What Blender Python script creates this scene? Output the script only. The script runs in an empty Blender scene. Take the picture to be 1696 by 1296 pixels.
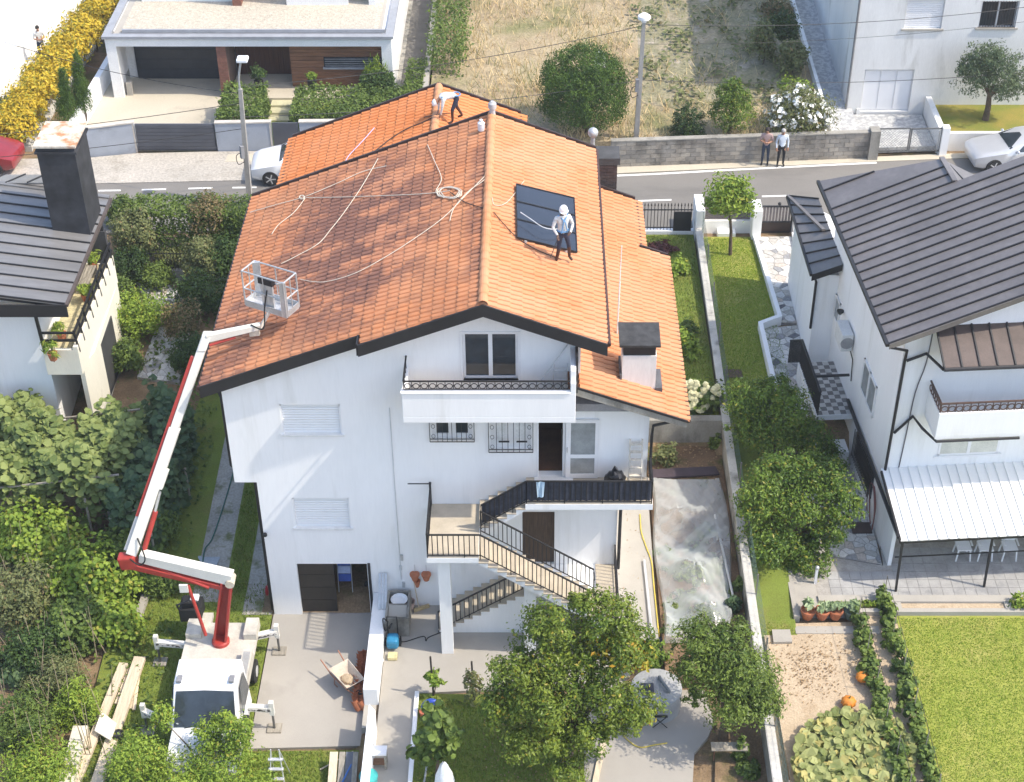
import bpy, math, random
import numpy as np
from mathutils import Vector, Matrix, Euler
R = math.radians
sc = bpy.context.scene
col = sc.collection
random.seed(7)

# ---------------------------------------------------------------- camera
CAM_H = 35.0; PITCH = R(37.0); F = 2654.0; CX = 885.0; CY = 648.0
cam = bpy.data.cameras.new('camera')
cam.sensor_width = 36.0
cam.lens = 36.0 * F / 1696.0
cam.shift_x = -(CX - 848.0) / 1696.0
cam.clip_end = 5000
cam_o = bpy.data.objects.new('camera', cam); col.objects.link(cam_o)
cam_o.location = (0, 0, CAM_H)
cam_o.rotation_euler = (R(90) - PITCH, 0, 0)
sc.camera = cam_o

# ---------------------------------------------------------------- sky, sun, exposure
SUN_E = R(53.0); SUN_A = R(12.0)
TO_SUN = Vector((math.cos(SUN_E)*math.cos(SUN_A), -math.cos(SUN_E)*math.sin(SUN_A), math.sin(SUN_E)))
w = bpy.data.worlds.new('World'); sc.world = w; w.use_nodes = True
wn = w.node_tree
sky = wn.nodes.new('ShaderNodeTexSky'); sky.sky_type = 'NISHITA'; sky.sun_disc = False
sky.sun_elevation = SUN_E; sky.sun_rotation = R(90) + SUN_A
sky.air_density = 1.0; sky.dust_density = 1.9; sky.ozone_density = 1.0
bg = wn.nodes['Background']; bg.inputs[1].default_value = 0.15
wn.links.new(sky.outputs[0], bg.inputs[0])
sl = bpy.data.lights.new('sun', 'SUN'); sl.energy = 2.0; sl.angle = R(0.7); sl.color = (1.0, 0.91, 0.77)
so = bpy.data.objects.new('sun', sl); col.objects.link(so)
so.rotation_euler = TO_SUN.to_track_quat('Z', 'Y').to_euler()
so.location = (20, 10, 60)
sc.view_settings.view_transform = 'Standard'; sc.view_settings.look = 'None'
sc.view_settings.gamma = 1.0; sc.view_settings.use_curve_mapping = False
sc.view_settings.exposure = 1.26
sc.render.engine = 'CYCLES'

# ---------------------------------------------------------------- pixel -> place
_c, _s = math.cos(PITCH), math.sin(PITCH)
def ray(x, y):
    a = (x - CX) / F; b = (CY - y) / F
    return Vector((a, _c + b*_s, -_s + b*_c))
def atz(x, y, z=0.0, k=0.0, y0=0.0):            # plane z + k*(Y-y0)
    d = ray(x, y); t = (z - k*y0 - CAM_H) / (d.z - k*d.y)
    return Vector((d.x*t, d.y*t, CAM_H + d.z*t))
def aty(x, y, Y):
    d = ray(x, y); t = Y / d.y
    return Vector((d.x*t, Y, CAM_H + d.z*t))
def atx(x, y, X):
    d = ray(x, y); t = X / d.x
    return Vector((X, d.y*t, CAM_H + d.z*t))
def mpp(p):                                        # metres per photo pixel at a point
    return (p[1]*_c - (p[2]-CAM_H)*_s) / F

# ---------------------------------------------------------------- materials
def lin(c):
    return tuple((v/12.92 if v <= .04045 else ((v+.055)/1.055)**2.4) for v in c)
def mat(name, c, rough=.75, metal=0.0, var=.14, scale=2.0, fine=22.0, fvar=.10, c2=None, bump=0.0, bscale=60.0,
        stretch=(1, 1, 1), trans=0.0, spec=.35, coat=0.0, lo=.35, hi=.65, c3=None, c3scale=.5, c3lo=.55, c3hi=.7, dist=.01):
    m = bpy.data.materials.new(name); m.use_nodes = True
    nt = m.node_tree; N = nt.nodes; Lk = nt.links
    b = N['Principled BSDF']
    b.inputs['Roughness'].default_value = rough; b.inputs['Metallic'].default_value = metal
    b.inputs['Specular IOR Level'].default_value = spec
    if coat: b.inputs['Coat Weight'].default_value = coat
    g = N.new('ShaderNodeNewGeometry'); mp = N.new('ShaderNodeMapping'); mp.inputs['Scale'].default_value = stretch
    Lk.new(g.outputs['Position'], mp.inputs[0])
    def noise(s, det=5.0):
        n = N.new('ShaderNodeTexNoise'); n.inputs['Scale'].default_value = s; n.inputs['Detail'].default_value = det
        n.inputs['Roughness'].default_value = .6
        Lk.new(mp.outputs[0], n.inputs['Vector']); return n.outputs['Fac']
    def rng(v, a, bb, x0=0.0, x1=1.0):
        r = N.new('ShaderNodeMapRange'); r.inputs[1].default_value = a; r.inputs[2].default_value = bb
        r.inputs[3].default_value = x0; r.inputs[4].default_value = x1
        Lk.new(v, r.inputs[0]); return r.outputs[0]
    def mix(f, a, bb, mode='MIX'):
        x = N.new('ShaderNodeMix'); x.data_type = 'RGBA'; x.blend_type = mode
        if isinstance(f, float): x.inputs[0].default_value = f
        else: Lk.new(f, x.inputs[0])
        for i, v in ((6, a), (7, bb)):
            if isinstance(v, tuple): x.inputs[i].default_value = (*v, 1)
            else: Lk.new(v, x.inputs[i])
        return x.outputs[2]
    ca = tuple(max(0, v*(1-var)) for v in c); cb = c2 if c2 else tuple(min(1, v*(1+var)) for v in c)
    if c2: ca = c
    out = mix(rng(noise(scale), lo, hi), ca, cb)
    if c3: out = mix(rng(noise(c3scale), c3lo, c3hi), out, c3)
    if fvar:
        f = rng(noise(fine, 3.0), .3, .7, 1-fvar, 1+fvar)
        cmb = N.new('ShaderNodeCombineColor'); [Lk.new(f, cmb.inputs[i]) for i in range(3)]
        out = mix(1.0, out, cmb.outputs[0], 'MULTIPLY')
    Lk.new(out, b.inputs['Base Color'])
    if bump:
        bp = N.new('ShaderNodeBump'); bp.inputs['Strength'].default_value = bump; bp.inputs['Distance'].default_value = dist
        Lk.new(noise(bscale, 4.0), bp.inputs['Height']); Lk.new(bp.outputs[0], b.inputs['Normal'])
    if trans:
        t = N.new('ShaderNodeBsdfTranslucent'); Lk.new(out, t.inputs['Color'])
        mx = N.new('ShaderNodeMixShader'); mx.inputs[0].default_value = trans
        Lk.new(b.outputs[0], mx.inputs[1]); Lk.new(t.outputs[0], mx.inputs[2])
        Lk.new(mx.outputs[0], N['Material Output'].inputs[0])
    return m
def leafmat(name, c, c2, c3=None, rough=.55, trans=.3, frac=.12, nscale=.9):
    m = bpy.data.materials.new(name); m.use_nodes = True
    nt = m.node_tree; N = nt.nodes; Lk = nt.links
    b = N['Principled BSDF']; b.inputs['Roughness'].default_value = rough; b.inputs['Specular IOR Level'].default_value = .3
    g = N.new('ShaderNodeNewGeometry')
    n = N.new('ShaderNodeTexNoise'); n.inputs['Scale'].default_value = nscale; n.inputs['Detail'].default_value = 3
    Lk.new(g.outputs['Position'], n.inputs['Vector'])
    a = N.new('ShaderNodeMath'); a.operation = 'MULTIPLY_ADD'; a.inputs[1].default_value = .55
    Lk.new(g.outputs['Random Per Island'], a.inputs[0]); Lk.new(n.outputs['Fac'], a.inputs[2])
    r = N.new('ShaderNodeMapRange'); r.inputs[1].default_value = .45; r.inputs[2].default_value = 1.05
    Lk.new(a.outputs[0], r.inputs[0])
    x = N.new('ShaderNodeMix'); x.data_type = 'RGBA'; x.inputs[6].default_value = (*c, 1); x.inputs[7].default_value = (*c2, 1)
    Lk.new(r.outputs[0], x.inputs[0]); out = x.outputs[2]
    if c3:
        wn_ = N.new('ShaderNodeMath'); wn_.operation = 'FRACT'
        ml = N.new('ShaderNodeMath'); ml.operation = 'MULTIPLY'; ml.inputs[1].default_value = 37.7
        Lk.new(g.outputs['Random Per Island'], ml.inputs[0]); Lk.new(ml.outputs[0], wn_.inputs[0])
        gt = N.new('ShaderNodeMath'); gt.operation = 'LESS_THAN'; gt.inputs[1].default_value = frac
        Lk.new(wn_.outputs[0], gt.inputs[0])
        y = N.new('ShaderNodeMix'); y.data_type = 'RGBA'; Lk.new(gt.outputs[0], y.inputs[0]); Lk.new(out, y.inputs[6])
        y.inputs[7].default_value = (*c3, 1); out = y.outputs[2]
    Lk.new(out, b.inputs['Base Color'])
    t = N.new('ShaderNodeBsdfTranslucent'); Lk.new(out, t.inputs['Color'])
    mx = N.new('ShaderNodeMixShader'); mx.inputs[0].default_value = trans
    Lk.new(b.outputs[0], mx.inputs[1]); Lk.new(t.outputs[0], mx.inputs[2]); Lk.new(mx.outputs[0], N['Material Output'].inputs[0])
    return m
def glassmat(name, c=(.03, .04, .05), rough=.06):
    return mat(name, c, rough=rough, var=.2, fvar=.05, spec=.6)

# ---------------------------------------------------------------- mesh building
class MB:
    def __init__(s): s.v = []; s.f = []
    def add(s, vs, fs):
        o = len(s.v); s.v += [tuple(v) for v in vs]; s.f += [tuple(i+o for i in f) for f in fs]; return s
    def box(s, x0, y0, z0, x1, y1, z1):
        return s.add([(x0,y0,z0),(x1,y0,z0),(x1,y1,z0),(x0,y1,z0),(x0,y0,z1),(x1,y0,z1),(x1,y1,z1),(x0,y1,z1)],
            [(0,3,2,1),(4,5,6,7),(0,1,5,4),(1,2,6,5),(2,3,7,6),(3,0,4,7)])
    def obox(s, c, a, b, d):
        c, a, b, d = Vector(c), Vector(a), Vector(b), Vector(d)
        vs = [c-a-b-d, c+a-b-d, c+a+b-d, c-a+b-d, c-a-b+d, c+a-b+d, c+a+b+d, c-a+b+d]
        return s.add(vs, [(0,3,2,1),(4,5,6,7),(0,1,5,4),(1,2,6,5),(2,3,7,6),(3,0,4,7)])
    def beam(s, p, q, wd, ht, up=(0,0,1), w2=None, h2=None):
        p, q = Vector(p), Vector(q); d = (q-p).normalized(); u = Vector(up)
        sd = d.cross(u)
        if sd.length < 1e-4: sd = d.cross(Vector((1,0,0)))
        sd.normalize(); u = sd.cross(d).normalized()
        w2 = w2 or wd; h2 = h2 or ht
        vs = []
        for c, ww, hh in ((p, wd, ht), (q, w2, h2)):
            for i, j in ((-1,-1),(1,-1),(1,1),(-1,1)): vs.append(c + sd*(i*ww/2) + u*(j*hh/2))
        return s.add(vs, [(0,1,2,3),(7,6,5,4),(0,4,5,1),(1,5,6,2),(2,6,7,3),(3,7,4,0)])
    def tube(s, pts, r, n=8, cap=True):
        pts = [Vector(p) for p in pts]; rs = r if isinstance(r, (list, tuple)) else [r]*len(pts)
        o = len(s.v); up = Vector((0,0,1)); prev = None
        for i, p in enumerate(pts):
            d = (pts[min(i+1, len(pts)-1)] - pts[max(i-1, 0)])
            d = d.normalized() if d.length > 1e-9 else Vector((0,0,1))
            if prev is None:
                a = d.cross(up if abs(d.z) < .95 else Vector((1,0,0))).normalized()
            else:
                a = (prev - d*prev.dot(d)).normalized()
            prev = a; b = d.cross(a)
            for k in range(n):
                t = 2*math.pi*k/n; q = p + (a*math.cos(t) + b*math.sin(t))*rs[i]; s.v.append(tuple(q))
        for i in range(len(pts)-1):
            for k in range(n):
                k2 = (k+1) % n
                s.f.append((o+i*n+k, o+i*n+k2, o+(i+1)*n+k2, o+(i+1)*n+k))
        if cap:
            s.f.append(tuple(o+k for k in reversed(range(n)))); s.f.append(tuple(o+(len(pts)-1)*n+k for k in range(n)))
        return s
    def extr(s, poly, vec):
        poly = [Vector(p) for p in poly]; vec = Vector(vec); n = len(poly)
        vs = poly + [p+vec for p in poly]
        return s.add(vs, [tuple(reversed(range(n))), tuple(range(n, 2*n))] + [(i, (i+1)%n, n+(i+1)%n, n+i) for i in range(n)])
    def prism(s, poly, z0, z1):
        return s.extr([(p[0], p[1], z0) for p in poly], (0, 0, z1-z0))
    def slab(s, poly, t):                          # polygon given at its top, thickness downward
        return s.extr([(p[0], p[1], p[2]-t) for p in poly], (0, 0, t))
    def lathe(s, prof, c=(0,0,0), n=14, axis='z'):
        o = len(s.v); c = Vector(c)
        for r, z in prof:
            for k in range(n):
                t = 2*math.pi*k/n; a, b = r*math.cos(t), r*math.sin(t)
                p = (a, b, z) if axis == 'z' else ((z, a, b) if axis == 'x' else (a, z, b))
                s.v.append(tuple(c+Vector(p)))
        for i in range(len(prof)-1):
            for k in range(n):
                k2 = (k+1)%n; s.f.append((o+i*n+k, o+i*n+k2, o+(i+1)*n+k2, o+(i+1)*n+k))
        s.f.append(tuple(o+k for k in reversed(range(n)))); s.f.append(tuple(o+(len(prof)-1)*n+k for k in range(n)))
        return s
    def ball(s, c, r, nu=12, nv=8, jit=0.0, rng=random):
        r = r if isinstance(r, (tuple, list)) else (r, r, r); c = Vector(c)
        vs = [c + Vector((0,0,-r[2]))]
        for i in range(1, nv):
            th = math.pi*i/nv - math.pi/2
            for k in range(nu):
                a = 2*math.pi*k/nu; j = 1 + rng.uniform(-jit, jit)
                vs.append(c + Vector((r[0]*math.cos(th)*math.cos(a)*j, r[1]*math.cos(th)*math.sin(a)*j, r[2]*math.sin(th)*j)))
        vs.append(c + Vector((0,0,r[2]))); fs = []
        for k in range(nu): fs.append((0, 1+(k+1)%nu, 1+k))
        for i in range(nv-2):
            for k in range(nu):
                a = 1+i*nu; fs.append((a+k, a+(k+1)%nu, a+nu+(k+1)%nu, a+nu+k))
        a = 1+(nv-2)*nu
        for k in range(nu): fs.append((a+k, a+(k+1)%nu, len(vs)-1))
        return s.add(vs, fs)
    def poly(s, pts): return s.add(pts, [tuple(range(len(pts)))])
    def build(s, name, m, parent=None, label=None, cat=None, group=None, kind=None, smooth=False, bev=0.0, keep=False):
        me = bpy.data.meshes.new(name)
        A = np.array(s.v, dtype=float)
        ctr = np.zeros(3) if keep else np.array([(A[:,0].min()+A[:,0].max())/2, (A[:,1].min()+A[:,1].max())/2, A[:,2].min()])
        me.from_pydata((A-ctr).tolist(), [], s.f); me.update()
        mats = m if isinstance(m, (list, tuple)) else [m]
        for q in mats: me.materials.append(q)
        if smooth:
            me.polygons.foreach_set('use_smooth', [True]*len(me.polygons))
            try: me.set_sharp_from_angle(angle=R(38))
            except Exception: pass
        o = bpy.data.objects.new(name, me); col.objects.link(o)
        place(o, Vector(ctr), parent)
        if bev:
            bm = o.modifiers.new('bevel', 'BEVEL'); bm.width = bev; bm.segments = 2; bm.limit_method = 'ANGLE'; bm.angle_limit = R(35)
        return tag(o, label, cat, group, kind)
ORG = {}
def place(o, wpos, parent):
    if parent is not None:
        o.parent = parent; o.location = wpos - ORG.get(parent.name, Vector((0,0,0)))
    else: o.location = wpos
    ORG[o.name] = Vector(wpos)
def tag(o, label=None, cat=None, group=None, kind=None):
    if label: o['label'] = label
    if cat: o['category'] = cat
    if group: o['group'] = group
    if kind: o['kind'] = kind
    return o
def thing(name, label, cat, loc=(0,0,0), group=None):
    o = bpy.data.objects.new(name, None); col.objects.link(o); o.empty_display_size = .2
    o.location = loc; ORG[o.name] = Vector(loc)
    return tag(o, label, cat, group)
def structure(mb, name, m, **k): return mb.build(name, m, kind='structure', **k)
def copy_tree(o, parent=None):
    c = o.copy(); col.objects.link(c); c.parent = parent
    for ch in list(o.children): copy_tree(ch, c)
    return c
def npmesh(name, V, Q, m, parent=None, smooth=False, keep=False, **k):
    V = np.asarray(V, dtype=np.float64); Q = np.asarray(Q, dtype=np.int32)
    ctr = np.array([(V[:,0].min()+V[:,0].max())/2, (V[:,1].min()+V[:,1].max())/2, V[:,2].min()])
    if keep: ctr = np.zeros(3)
    me = bpy.data.meshes.new(name); nv, nf, c = len(V), len(Q), Q.shape[1]
    me.vertices.add(nv); me.vertices.foreach_set('co', (V-ctr).astype(np.float32).ravel())
    me.loops.add(nf*c); me.loops.foreach_set('vertex_index', Q.ravel())
    me.polygons.add(nf); me.polygons.foreach_set('loop_start', np.arange(0, nf*c, c, dtype=np.int32))
    me.polygons.foreach_set('use_smooth', np.full(nf, bool(smooth)))
    me.update(calc_edges=True)
    for q in (m if isinstance(m, (list, tuple)) else [m]): me.materials.append(q)
    o = bpy.data.objects.new(name, me); col.objects.link(o); place(o, Vector(ctr), parent)
    return tag(o, k.get('label'), k.get('cat'), k.get('group'), k.get('kind'))
def arc(c, r, a0, a1, n): return [(c[0]+r*math.cos(R(a0+(a1-a0)*i/n)), c[1]+r*math.sin(R(a0+(a1-a0)*i/n))) for i in range(n+1)]
def smoothpts(pts, sub=6):                         # Catmull-Rom through points
    pts = [Vector(p) for p in pts]; P = [pts[0]] + pts + [pts[-1]]; out = []
    for i in range(1, len(P)-2):
        for k in range(sub):
            t = k/sub; a, b, c, d = P[i-1], P[i], P[i+1], P[i+2]
            out.append(.5*((2*b) + (c-a)*t + (2*a-5*b+4*c-d)*t*t + (3*b-a-3*c+d)*t**3))
    out.append(pts[-1]); return out

# ---------------------------------------------------------------- palette
PLASTER = mat('white_plaster', (.86,.86,.85), rough=.9, var=.03, scale=.6, fine=18, fvar=.02, c3=(.68,.675,.64), c3scale=1.3, c3lo=.57, c3hi=.82, stretch=(1,1,.12), bump=.12, bscale=90)
PLASTER_OLD = mat('weathered_white_plaster', (.74,.735,.71), rough=.92, var=.06, scale=.8, fvar=.04, c3=(.42,.41,.37), c3scale=1.2, c3lo=.58, c3hi=.8, stretch=(1,1,.2), bump=.15, bscale=60)
CREAM = mat('cream_plaster', (.76,.72,.60), rough=.9, var=.05, scale=.7, fvar=.03, c3=(.5,.46,.36), c3scale=1.0, c3lo=.62, c3hi=.8, stretch=(1,1,.3), bump=.1)
CONC = mat('concrete', (.38,.355,.31), rough=.9, var=.10, scale=.5, fine=30, fvar=.05, c3=(.30,.28,.25), c3scale=.9, c3lo=.6, c3hi=.82, bump=.15, bscale=50)
CONC_YARD = mat('yard_concrete', (.36,.335,.295), rough=.9, var=.07, scale=.35, fine=40, fvar=.04, c3=(.295,.275,.24), c3scale=.55, c3lo=.58, c3hi=.8, bump=.08, bscale=60)
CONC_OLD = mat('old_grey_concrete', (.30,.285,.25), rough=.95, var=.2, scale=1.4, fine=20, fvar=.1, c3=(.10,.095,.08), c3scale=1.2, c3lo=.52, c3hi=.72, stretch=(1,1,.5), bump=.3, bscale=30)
BLACKMET = mat('black_metal', (.018,.018,.02), rough=.5, var=.2, fvar=.1, spec=.4)
FASCIA = mat('black_fascia', (.022,.022,.024), rough=.55, var=.15, fvar=.08, scale=1.)
WHITEPVC = mat('white_frame', (.80,.80,.80), rough=.45, var=.02, fvar=.02)
GLASS = glassmat('dark_window_glass')
GLASSG = glassmat('grey_window_glass', (.28,.30,.30), .25)
INTERIOR = mat('dark_interior', (.02,.017,.014), rough=.95, var=.2)
ASPHALT = mat('asphalt', (.195,.183,.165), rough=.95, var=.08, scale=.35, fine=45, fvar=.08, c3=(.15,.142,.13), c3scale=.5, c3lo=.55, c3hi=.7, bump=.25, bscale=120, stretch=(.4,1,1))
ROADPAINT = mat('road_paint', (.75,.74,.70), rough=.8, var=.1, fvar=.12, scale=4)
GALV = mat('galvanised_steel', (.52,.53,.53), rough=.45, metal=.5, var=.1, fvar=.08)
ALU = mat('aluminium', (.62,.62,.62), rough=.4, metal=.5, var=.06, fvar=.05)
WOODPALE = mat('pale_timber', (.60,.50,.36), rough=.85, var=.15, scale=3, fine=30, fvar=.15, stretch=(6,.6,6))
WOODGREY = mat('grey_timber', (.30,.27,.22), rough=.9, var=.25, scale=3, fine=30, fvar=.15, stretch=(5,.7,5))
RUBBER = mat('black_rubber', (.02,.02,.02), rough=.8, var=.2)
TERRA = mat('terracotta', (.42,.15,.075), rough=.85, var=.15, scale=6, fvar=.12)
BARK = mat('bark', (.11,.08,.055), rough=.95, var=.3, scale=6, fvar=.2, bump=.5, bscale=30)
# ================================================================ SETTING: ground, road, yards
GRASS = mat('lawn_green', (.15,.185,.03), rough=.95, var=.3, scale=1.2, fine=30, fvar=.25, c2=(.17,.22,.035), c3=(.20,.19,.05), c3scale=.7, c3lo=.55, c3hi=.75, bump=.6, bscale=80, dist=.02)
GRASS_LUSH = mat('lush_lawn', (.25,.285,.045), rough=.95, scale=1.0, fine=26, fvar=.22, c2=(.30,.31,.06), c3=(.36,.32,.10), c3scale=.6, c3lo=.5, c3hi=.75, bump=.6, bscale=80, dist=.02)
GRASS_YEL = mat('yellowing_lawn', (.17,.19,.03), rough=.95, scale=.9, fine=26, fvar=.2, c2=(.27,.22,.045), bump=.6, bscale=80, dist=.02)
EARTH = mat('garden_earth', (.17,.115,.065), rough=1, scale=1.3, fine=18, fvar=.22, c2=(.27,.19,.11), c3=(.10,.10,.035), c3scale=.9, c3lo=.52, c3hi=.66, bump=.8, bscale=18, dist=.03)
SOIL_PALE = mat('dry_pale_soil', (.41,.32,.215), rough=1, scale=1.1, fine=16, fvar=.16, c2=(.50,.40,.28), c3=(.30,.21,.12), c3scale=1.1, c3lo=.55, c3hi=.72, bump=.8, bscale=14, dist=.03)
SOIL_DARK = mat('dark_soil', (.15,.095,.055), rough=1, scale=1.6, fine=18, fvar=.25, c2=(.24,.155,.09), c3=(.07,.085,.02), c3scale=1.3, c3lo=.56, c3hi=.68, bump=.9, bscale=14, dist=.03)
STRAW = mat('dry_straw_field', (.32,.245,.15), rough=1, scale=.35, fine=9, fvar=.22, c2=(.40,.33,.21), c3=(.20,.19,.085), c3scale=.33, c3lo=.5, c3hi=.66, bump=1, bscale=12, dist=.04)
PLOT = mat('grey_weedy_soil', (.33,.28,.19), rough=1, scale=.9, fine=8, fvar=.3, c2=(.14,.15,.06), c3=(.36,.31,.24), c3scale=.9, c3lo=.52, c3hi=.66, bump=1, bscale=10, dist=.04)
COBBLE = mat('pale_setts', (.39,.36,.31), rough=.95, scale=.5, fine=9, fvar=.2, c2=(.46,.42,.36), c3=(.33,.30,.25), c3scale=.8, bump=.7, bscale=9, dist=.03)
PALECONC = mat('pale_forecourt', (.48,.43,.335), rough=.92, scale=.4, fine=14, fvar=.06, c2=(.53,.48,.38), c3=(.40,.36,.29), c3scale=.7, c3lo=.58, c3hi=.75, bump=.2)

def zL(y): return max(0.0, min(2.0, (y-36.5)*.114))
def zR(y): return .8 if y < 42 else min(2.0, 1.72 + (y-42)*.02)
def G(x, y):
    if y >= 54.3:
        if -4.9 < x < 12.6 and y > max(60.0, 59.42+(x-3.2)*.0717+.55): return 2.7 + .05*(y-60)
        if y > 61.3: return 2.1
        return 1.97
    if x < -8.4: return zL(y)
    if x < 3.0:
        if y < 35.5: return 0.0 if x < -4.6 else .4
        return min(2.0, .4 + max(0, y-44)*.16)
    if x < 6.4:
        if y < 31.6: return .4
        if y < 42.2: return .9
        return 1.75 + (y-42.2)*.02
    return zR(y)
xs = np.arange(-60, 60.01, .5); ys = np.arange(6, 120.01, .5)
rr = random.Random(3)
V = np.array([(x, y, G(x, y) - .09 + rr.uniform(-.015, .015)) for y in ys for x in xs])
nx = len(xs)
Q = np.array([(j*nx+i, j*nx+i+1, (j+1)*nx+i+1, (j+1)*nx+i) for j in range(len(ys)-1) for i in range(nx-1)])
npmesh('ground', V, Q, EARTH, kind='structure', smooth=True)
structure(MB().poly([(-1500,-1500,-.4),(1500,-1500,-.4),(1500,1500,-.4),(-1500,1500,-.4)]), 'far_ground', EARTH)

def flat(name, pts, z, m, t=.25, **k):
    return structure(MB().slab([(p[0], p[1], z(p[1]) if callable(z) else z) for p in pts], t), name, m, **k)
# road
far = [(-60,57.0),(-18,58.0),(-11,58.3),(-5,58.6),(3.6,58.8),(14.4,59.85),(24,60.6),(60,62.5)]
near = [(-60,53.4),(-18,54.1),(-5,54.5),(6,54.4),(16,54.9),(60,57)]
road = flat('road', near + far[::-1], 2.004, ASPHALT)
def marking(p, q, wd):
    MB().beam((p[0],p[1],2.007), (q[0],q[1],2.007), wd, .008).build('road_marking', ROADPAINT, road)
for a, b in (((163,316.5),(200,316)),((235,315),(275,314)),((312,313),(352,312)),((385,311.5),(425,311)),((1055,333.5),(1112,331.5)),((1262,326),(1310,324.5)),((455,312),(495,313)),((90,319),(128,318))):
    marking(atz(*a, 2.0), atz(*b, 2.0), .11)
# solid edge line before the block wall
ln = [atz(x, y, 2.0) for x, y in ((1022,291.5),(1100,288),(1200,282.5),(1300,277.5),(1400,272.5),(1452,270))]
for a, b in zip(ln[:-1], ln[1:]): marking(a, b, .14)
flat('roadside_strip', [(3.0,58.84),(14.4,59.89),(24,60.64),(24,61.1),(14.4,60.3),(3.0,59.6)], 2.015, PALECONC)
flat('setts_apron', [(-26,57.95),(-18,58.04),(-11,58.34),(-5,58.64),(-5,60.95),(-14,60.75),(-17,60.6),(-19,60.2),(-26,60.0)], 2.012, COBBLE)
flat('parking_bay', [tuple(atz(x,y,2.02)[:2]) for x,y in ((372,268),(492,268),(492,253),(378,256))], 2.02, PALECONC)

# front yard
drive = flat('garage_drive', [(-8.0,29.8),(-4.85,29.9),(-4.85,35.3),(-7.98,35.3)], .012, CONC_YARD)
yard = flat('upper_yard', [(-4.42,24),(-3.42,24),(-3.42,31.5),(2.55,31.9),(2.55,35.3),(-4.42,35.3)], .404, CONC_YARD)
flat('front_lawn', [(-3.3,24),(1.55,24),(1.55,30.6),(2.0,31.4),(-3.3,31.48)], .415, GRASS)
flat('drive_verge', [(-12.6,24),(-4.9,24),(-4.9,29.75),(-8.03,29.7),(-8.03,35.0),(-8.3,36.4),(-12.9,36.4)], .006, GRASS)
flat('side_verge', [(-12.6,36.42),(-8.3,36.42),(-8.3,53.8),(-10.8,53.8)], lambda y: zL(y)+.006, GRASS)
TRACK = mat('worn_concrete_track', (.30,.285,.25), rough=.95, scale=.8, fine=14, fvar=.2, c2=(.40,.37,.32), c3=(.16,.17,.08), c3scale=1.5, c3lo=.52, c3hi=.66, bump=.5, bscale=20, dist=.02)
for x0, x1, y0 in ((-10.6,-9.65,35.6),(-8.95,-8.05,35.05)):
    flat('wheel_track', [(x0,36.5),(x1,36.5),(x1+.05,53),(x0+.05,53)], lambda y: zL(y)+.02, TRACK)
    flat('wheel_track', [(x0,y0),(x1,y0),(x1,36.5),(x0,36.5)], .02, TRACK)
PUD = mat('damp_film', (.33,.36,.38), rough=.12, var=.1, spec=.6)
flat('puddle', [tuple(atz(x,y,.1)[:2]) for x,y in ((328,925),(338,893),(352,890),(366,897),(368,918),(358,940),(340,945))], .135, PUD, t=.05)

# round pad with the tank, side path and steps on the right
pad = [tuple(atz(x,y,.42)[:2]) for x,y in ((968,1320),(968,1185),(985,1130),(1030,1090),(1080,1082),(1125,1095),(1160,1130),(1180,1165),(1184,1195),(1172,1222),(1150,1248),(1146,1320))]
flat('round_pad', pad, .424, CONC_YARD)
flat('bed_front_right', [(4.4,24),(6.25,24),(6.25,31.6),(4.9,31.6),(5.1,30.2)], .43, EARTH)
path = flat('side_path', [(2.45,32.9),(3.62,32.9),(3.72,44),(2.45,44)], 1.1, CONC, t=.9)
for i in range(3):
    MB().box(2.6, 32.9-.32*(i+1), .3, 3.62, 32.9-.32*i, 1.1-.175*(i+1)).build('step', CONC, path)
flat('vegetable_bed', [(3.75,31.6),(6.28,31.6),(6.28,42.15),(3.75,42.15)], .95, SOIL_DARK)
flat('back_lawn', [(3.35,42.5),(6.25,42.5),(6.25,54.0),(3.35,54.0)], lambda y: 1.77+(y-42.2)*.02, GRASS)
# right neighbour's ground
flat('neighbour_top_lawn', [(6.55,44),(8.32,44),(8.15,47.7),(8.95,48.1),(8.72,53.9),(6.55,53.9)], lambda y: zR(y)+.01, GRASS_LUSH)
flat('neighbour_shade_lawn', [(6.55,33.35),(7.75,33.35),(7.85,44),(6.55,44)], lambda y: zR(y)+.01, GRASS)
flat('neighbour_lawn', [tuple(atz(1480,1003,.82)[:2]),(34,34.18),(34,22),tuple(atz(1556,1340,.82)[:2])], .82, GRASS_LUSH)
flat('neighbour_soil', [tuple(atz(x,y,.82)[:2]) for x,y in ((1262,1034),(1415,1030),(1425,1000),(1482,1000),(1556,1340),(1318,1340))], .815, SOIL_PALE)
flat('neighbour_strip', [(10.15,48),(10.8,48),(10.8,54),(10.2,54)], 1.86, GRASS_LUSH)
# lots across the road
flat('forecourt', [(-19.6,61.0),(-12.6,61.0),(-12.6,66.5),(-5.9,66.5),(-5.9,72),(-19.6,72)], 2.14, PALECONC)
flat('forecourt_bank', [(-12.6,60.9),(-5.0,60.9),(-5.0,66.5),(-12.6,66.5)], 2.1, GRASS)
flat('side_lane', [(-6.1,61.5),(-4.95,61.5),(-4.95,90),(-6.1,90)], 2.18, mat('dark_lane', (.15,.14,.125), rough=.95, var=.15, fvar=.1, bump=.3))
flat('lane_edge', [(-6.35,61.5),(-6.1,61.5),(-6.1,90),(-6.35,90)], 2.2, CONC_OLD)
def zF(y): return 2.7 + .05*(y-60)
flat('dry_field', [(-4.6,60.1),(12.5,60.6),(12.5,110),(-4.6,110)], lambda y: zF(y)+.01, STRAW)
pl = [atz(x,y,3.2) for x,y in ((1062,160),(1056,60),(1062,5),(1300,0),(1296,60),(1290,150),(1180,180))]
flat('weedy_plot', [tuple(p[:2]) for p in pl], lambda y: zF(y)+.016, PLOT, t=.1)
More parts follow.
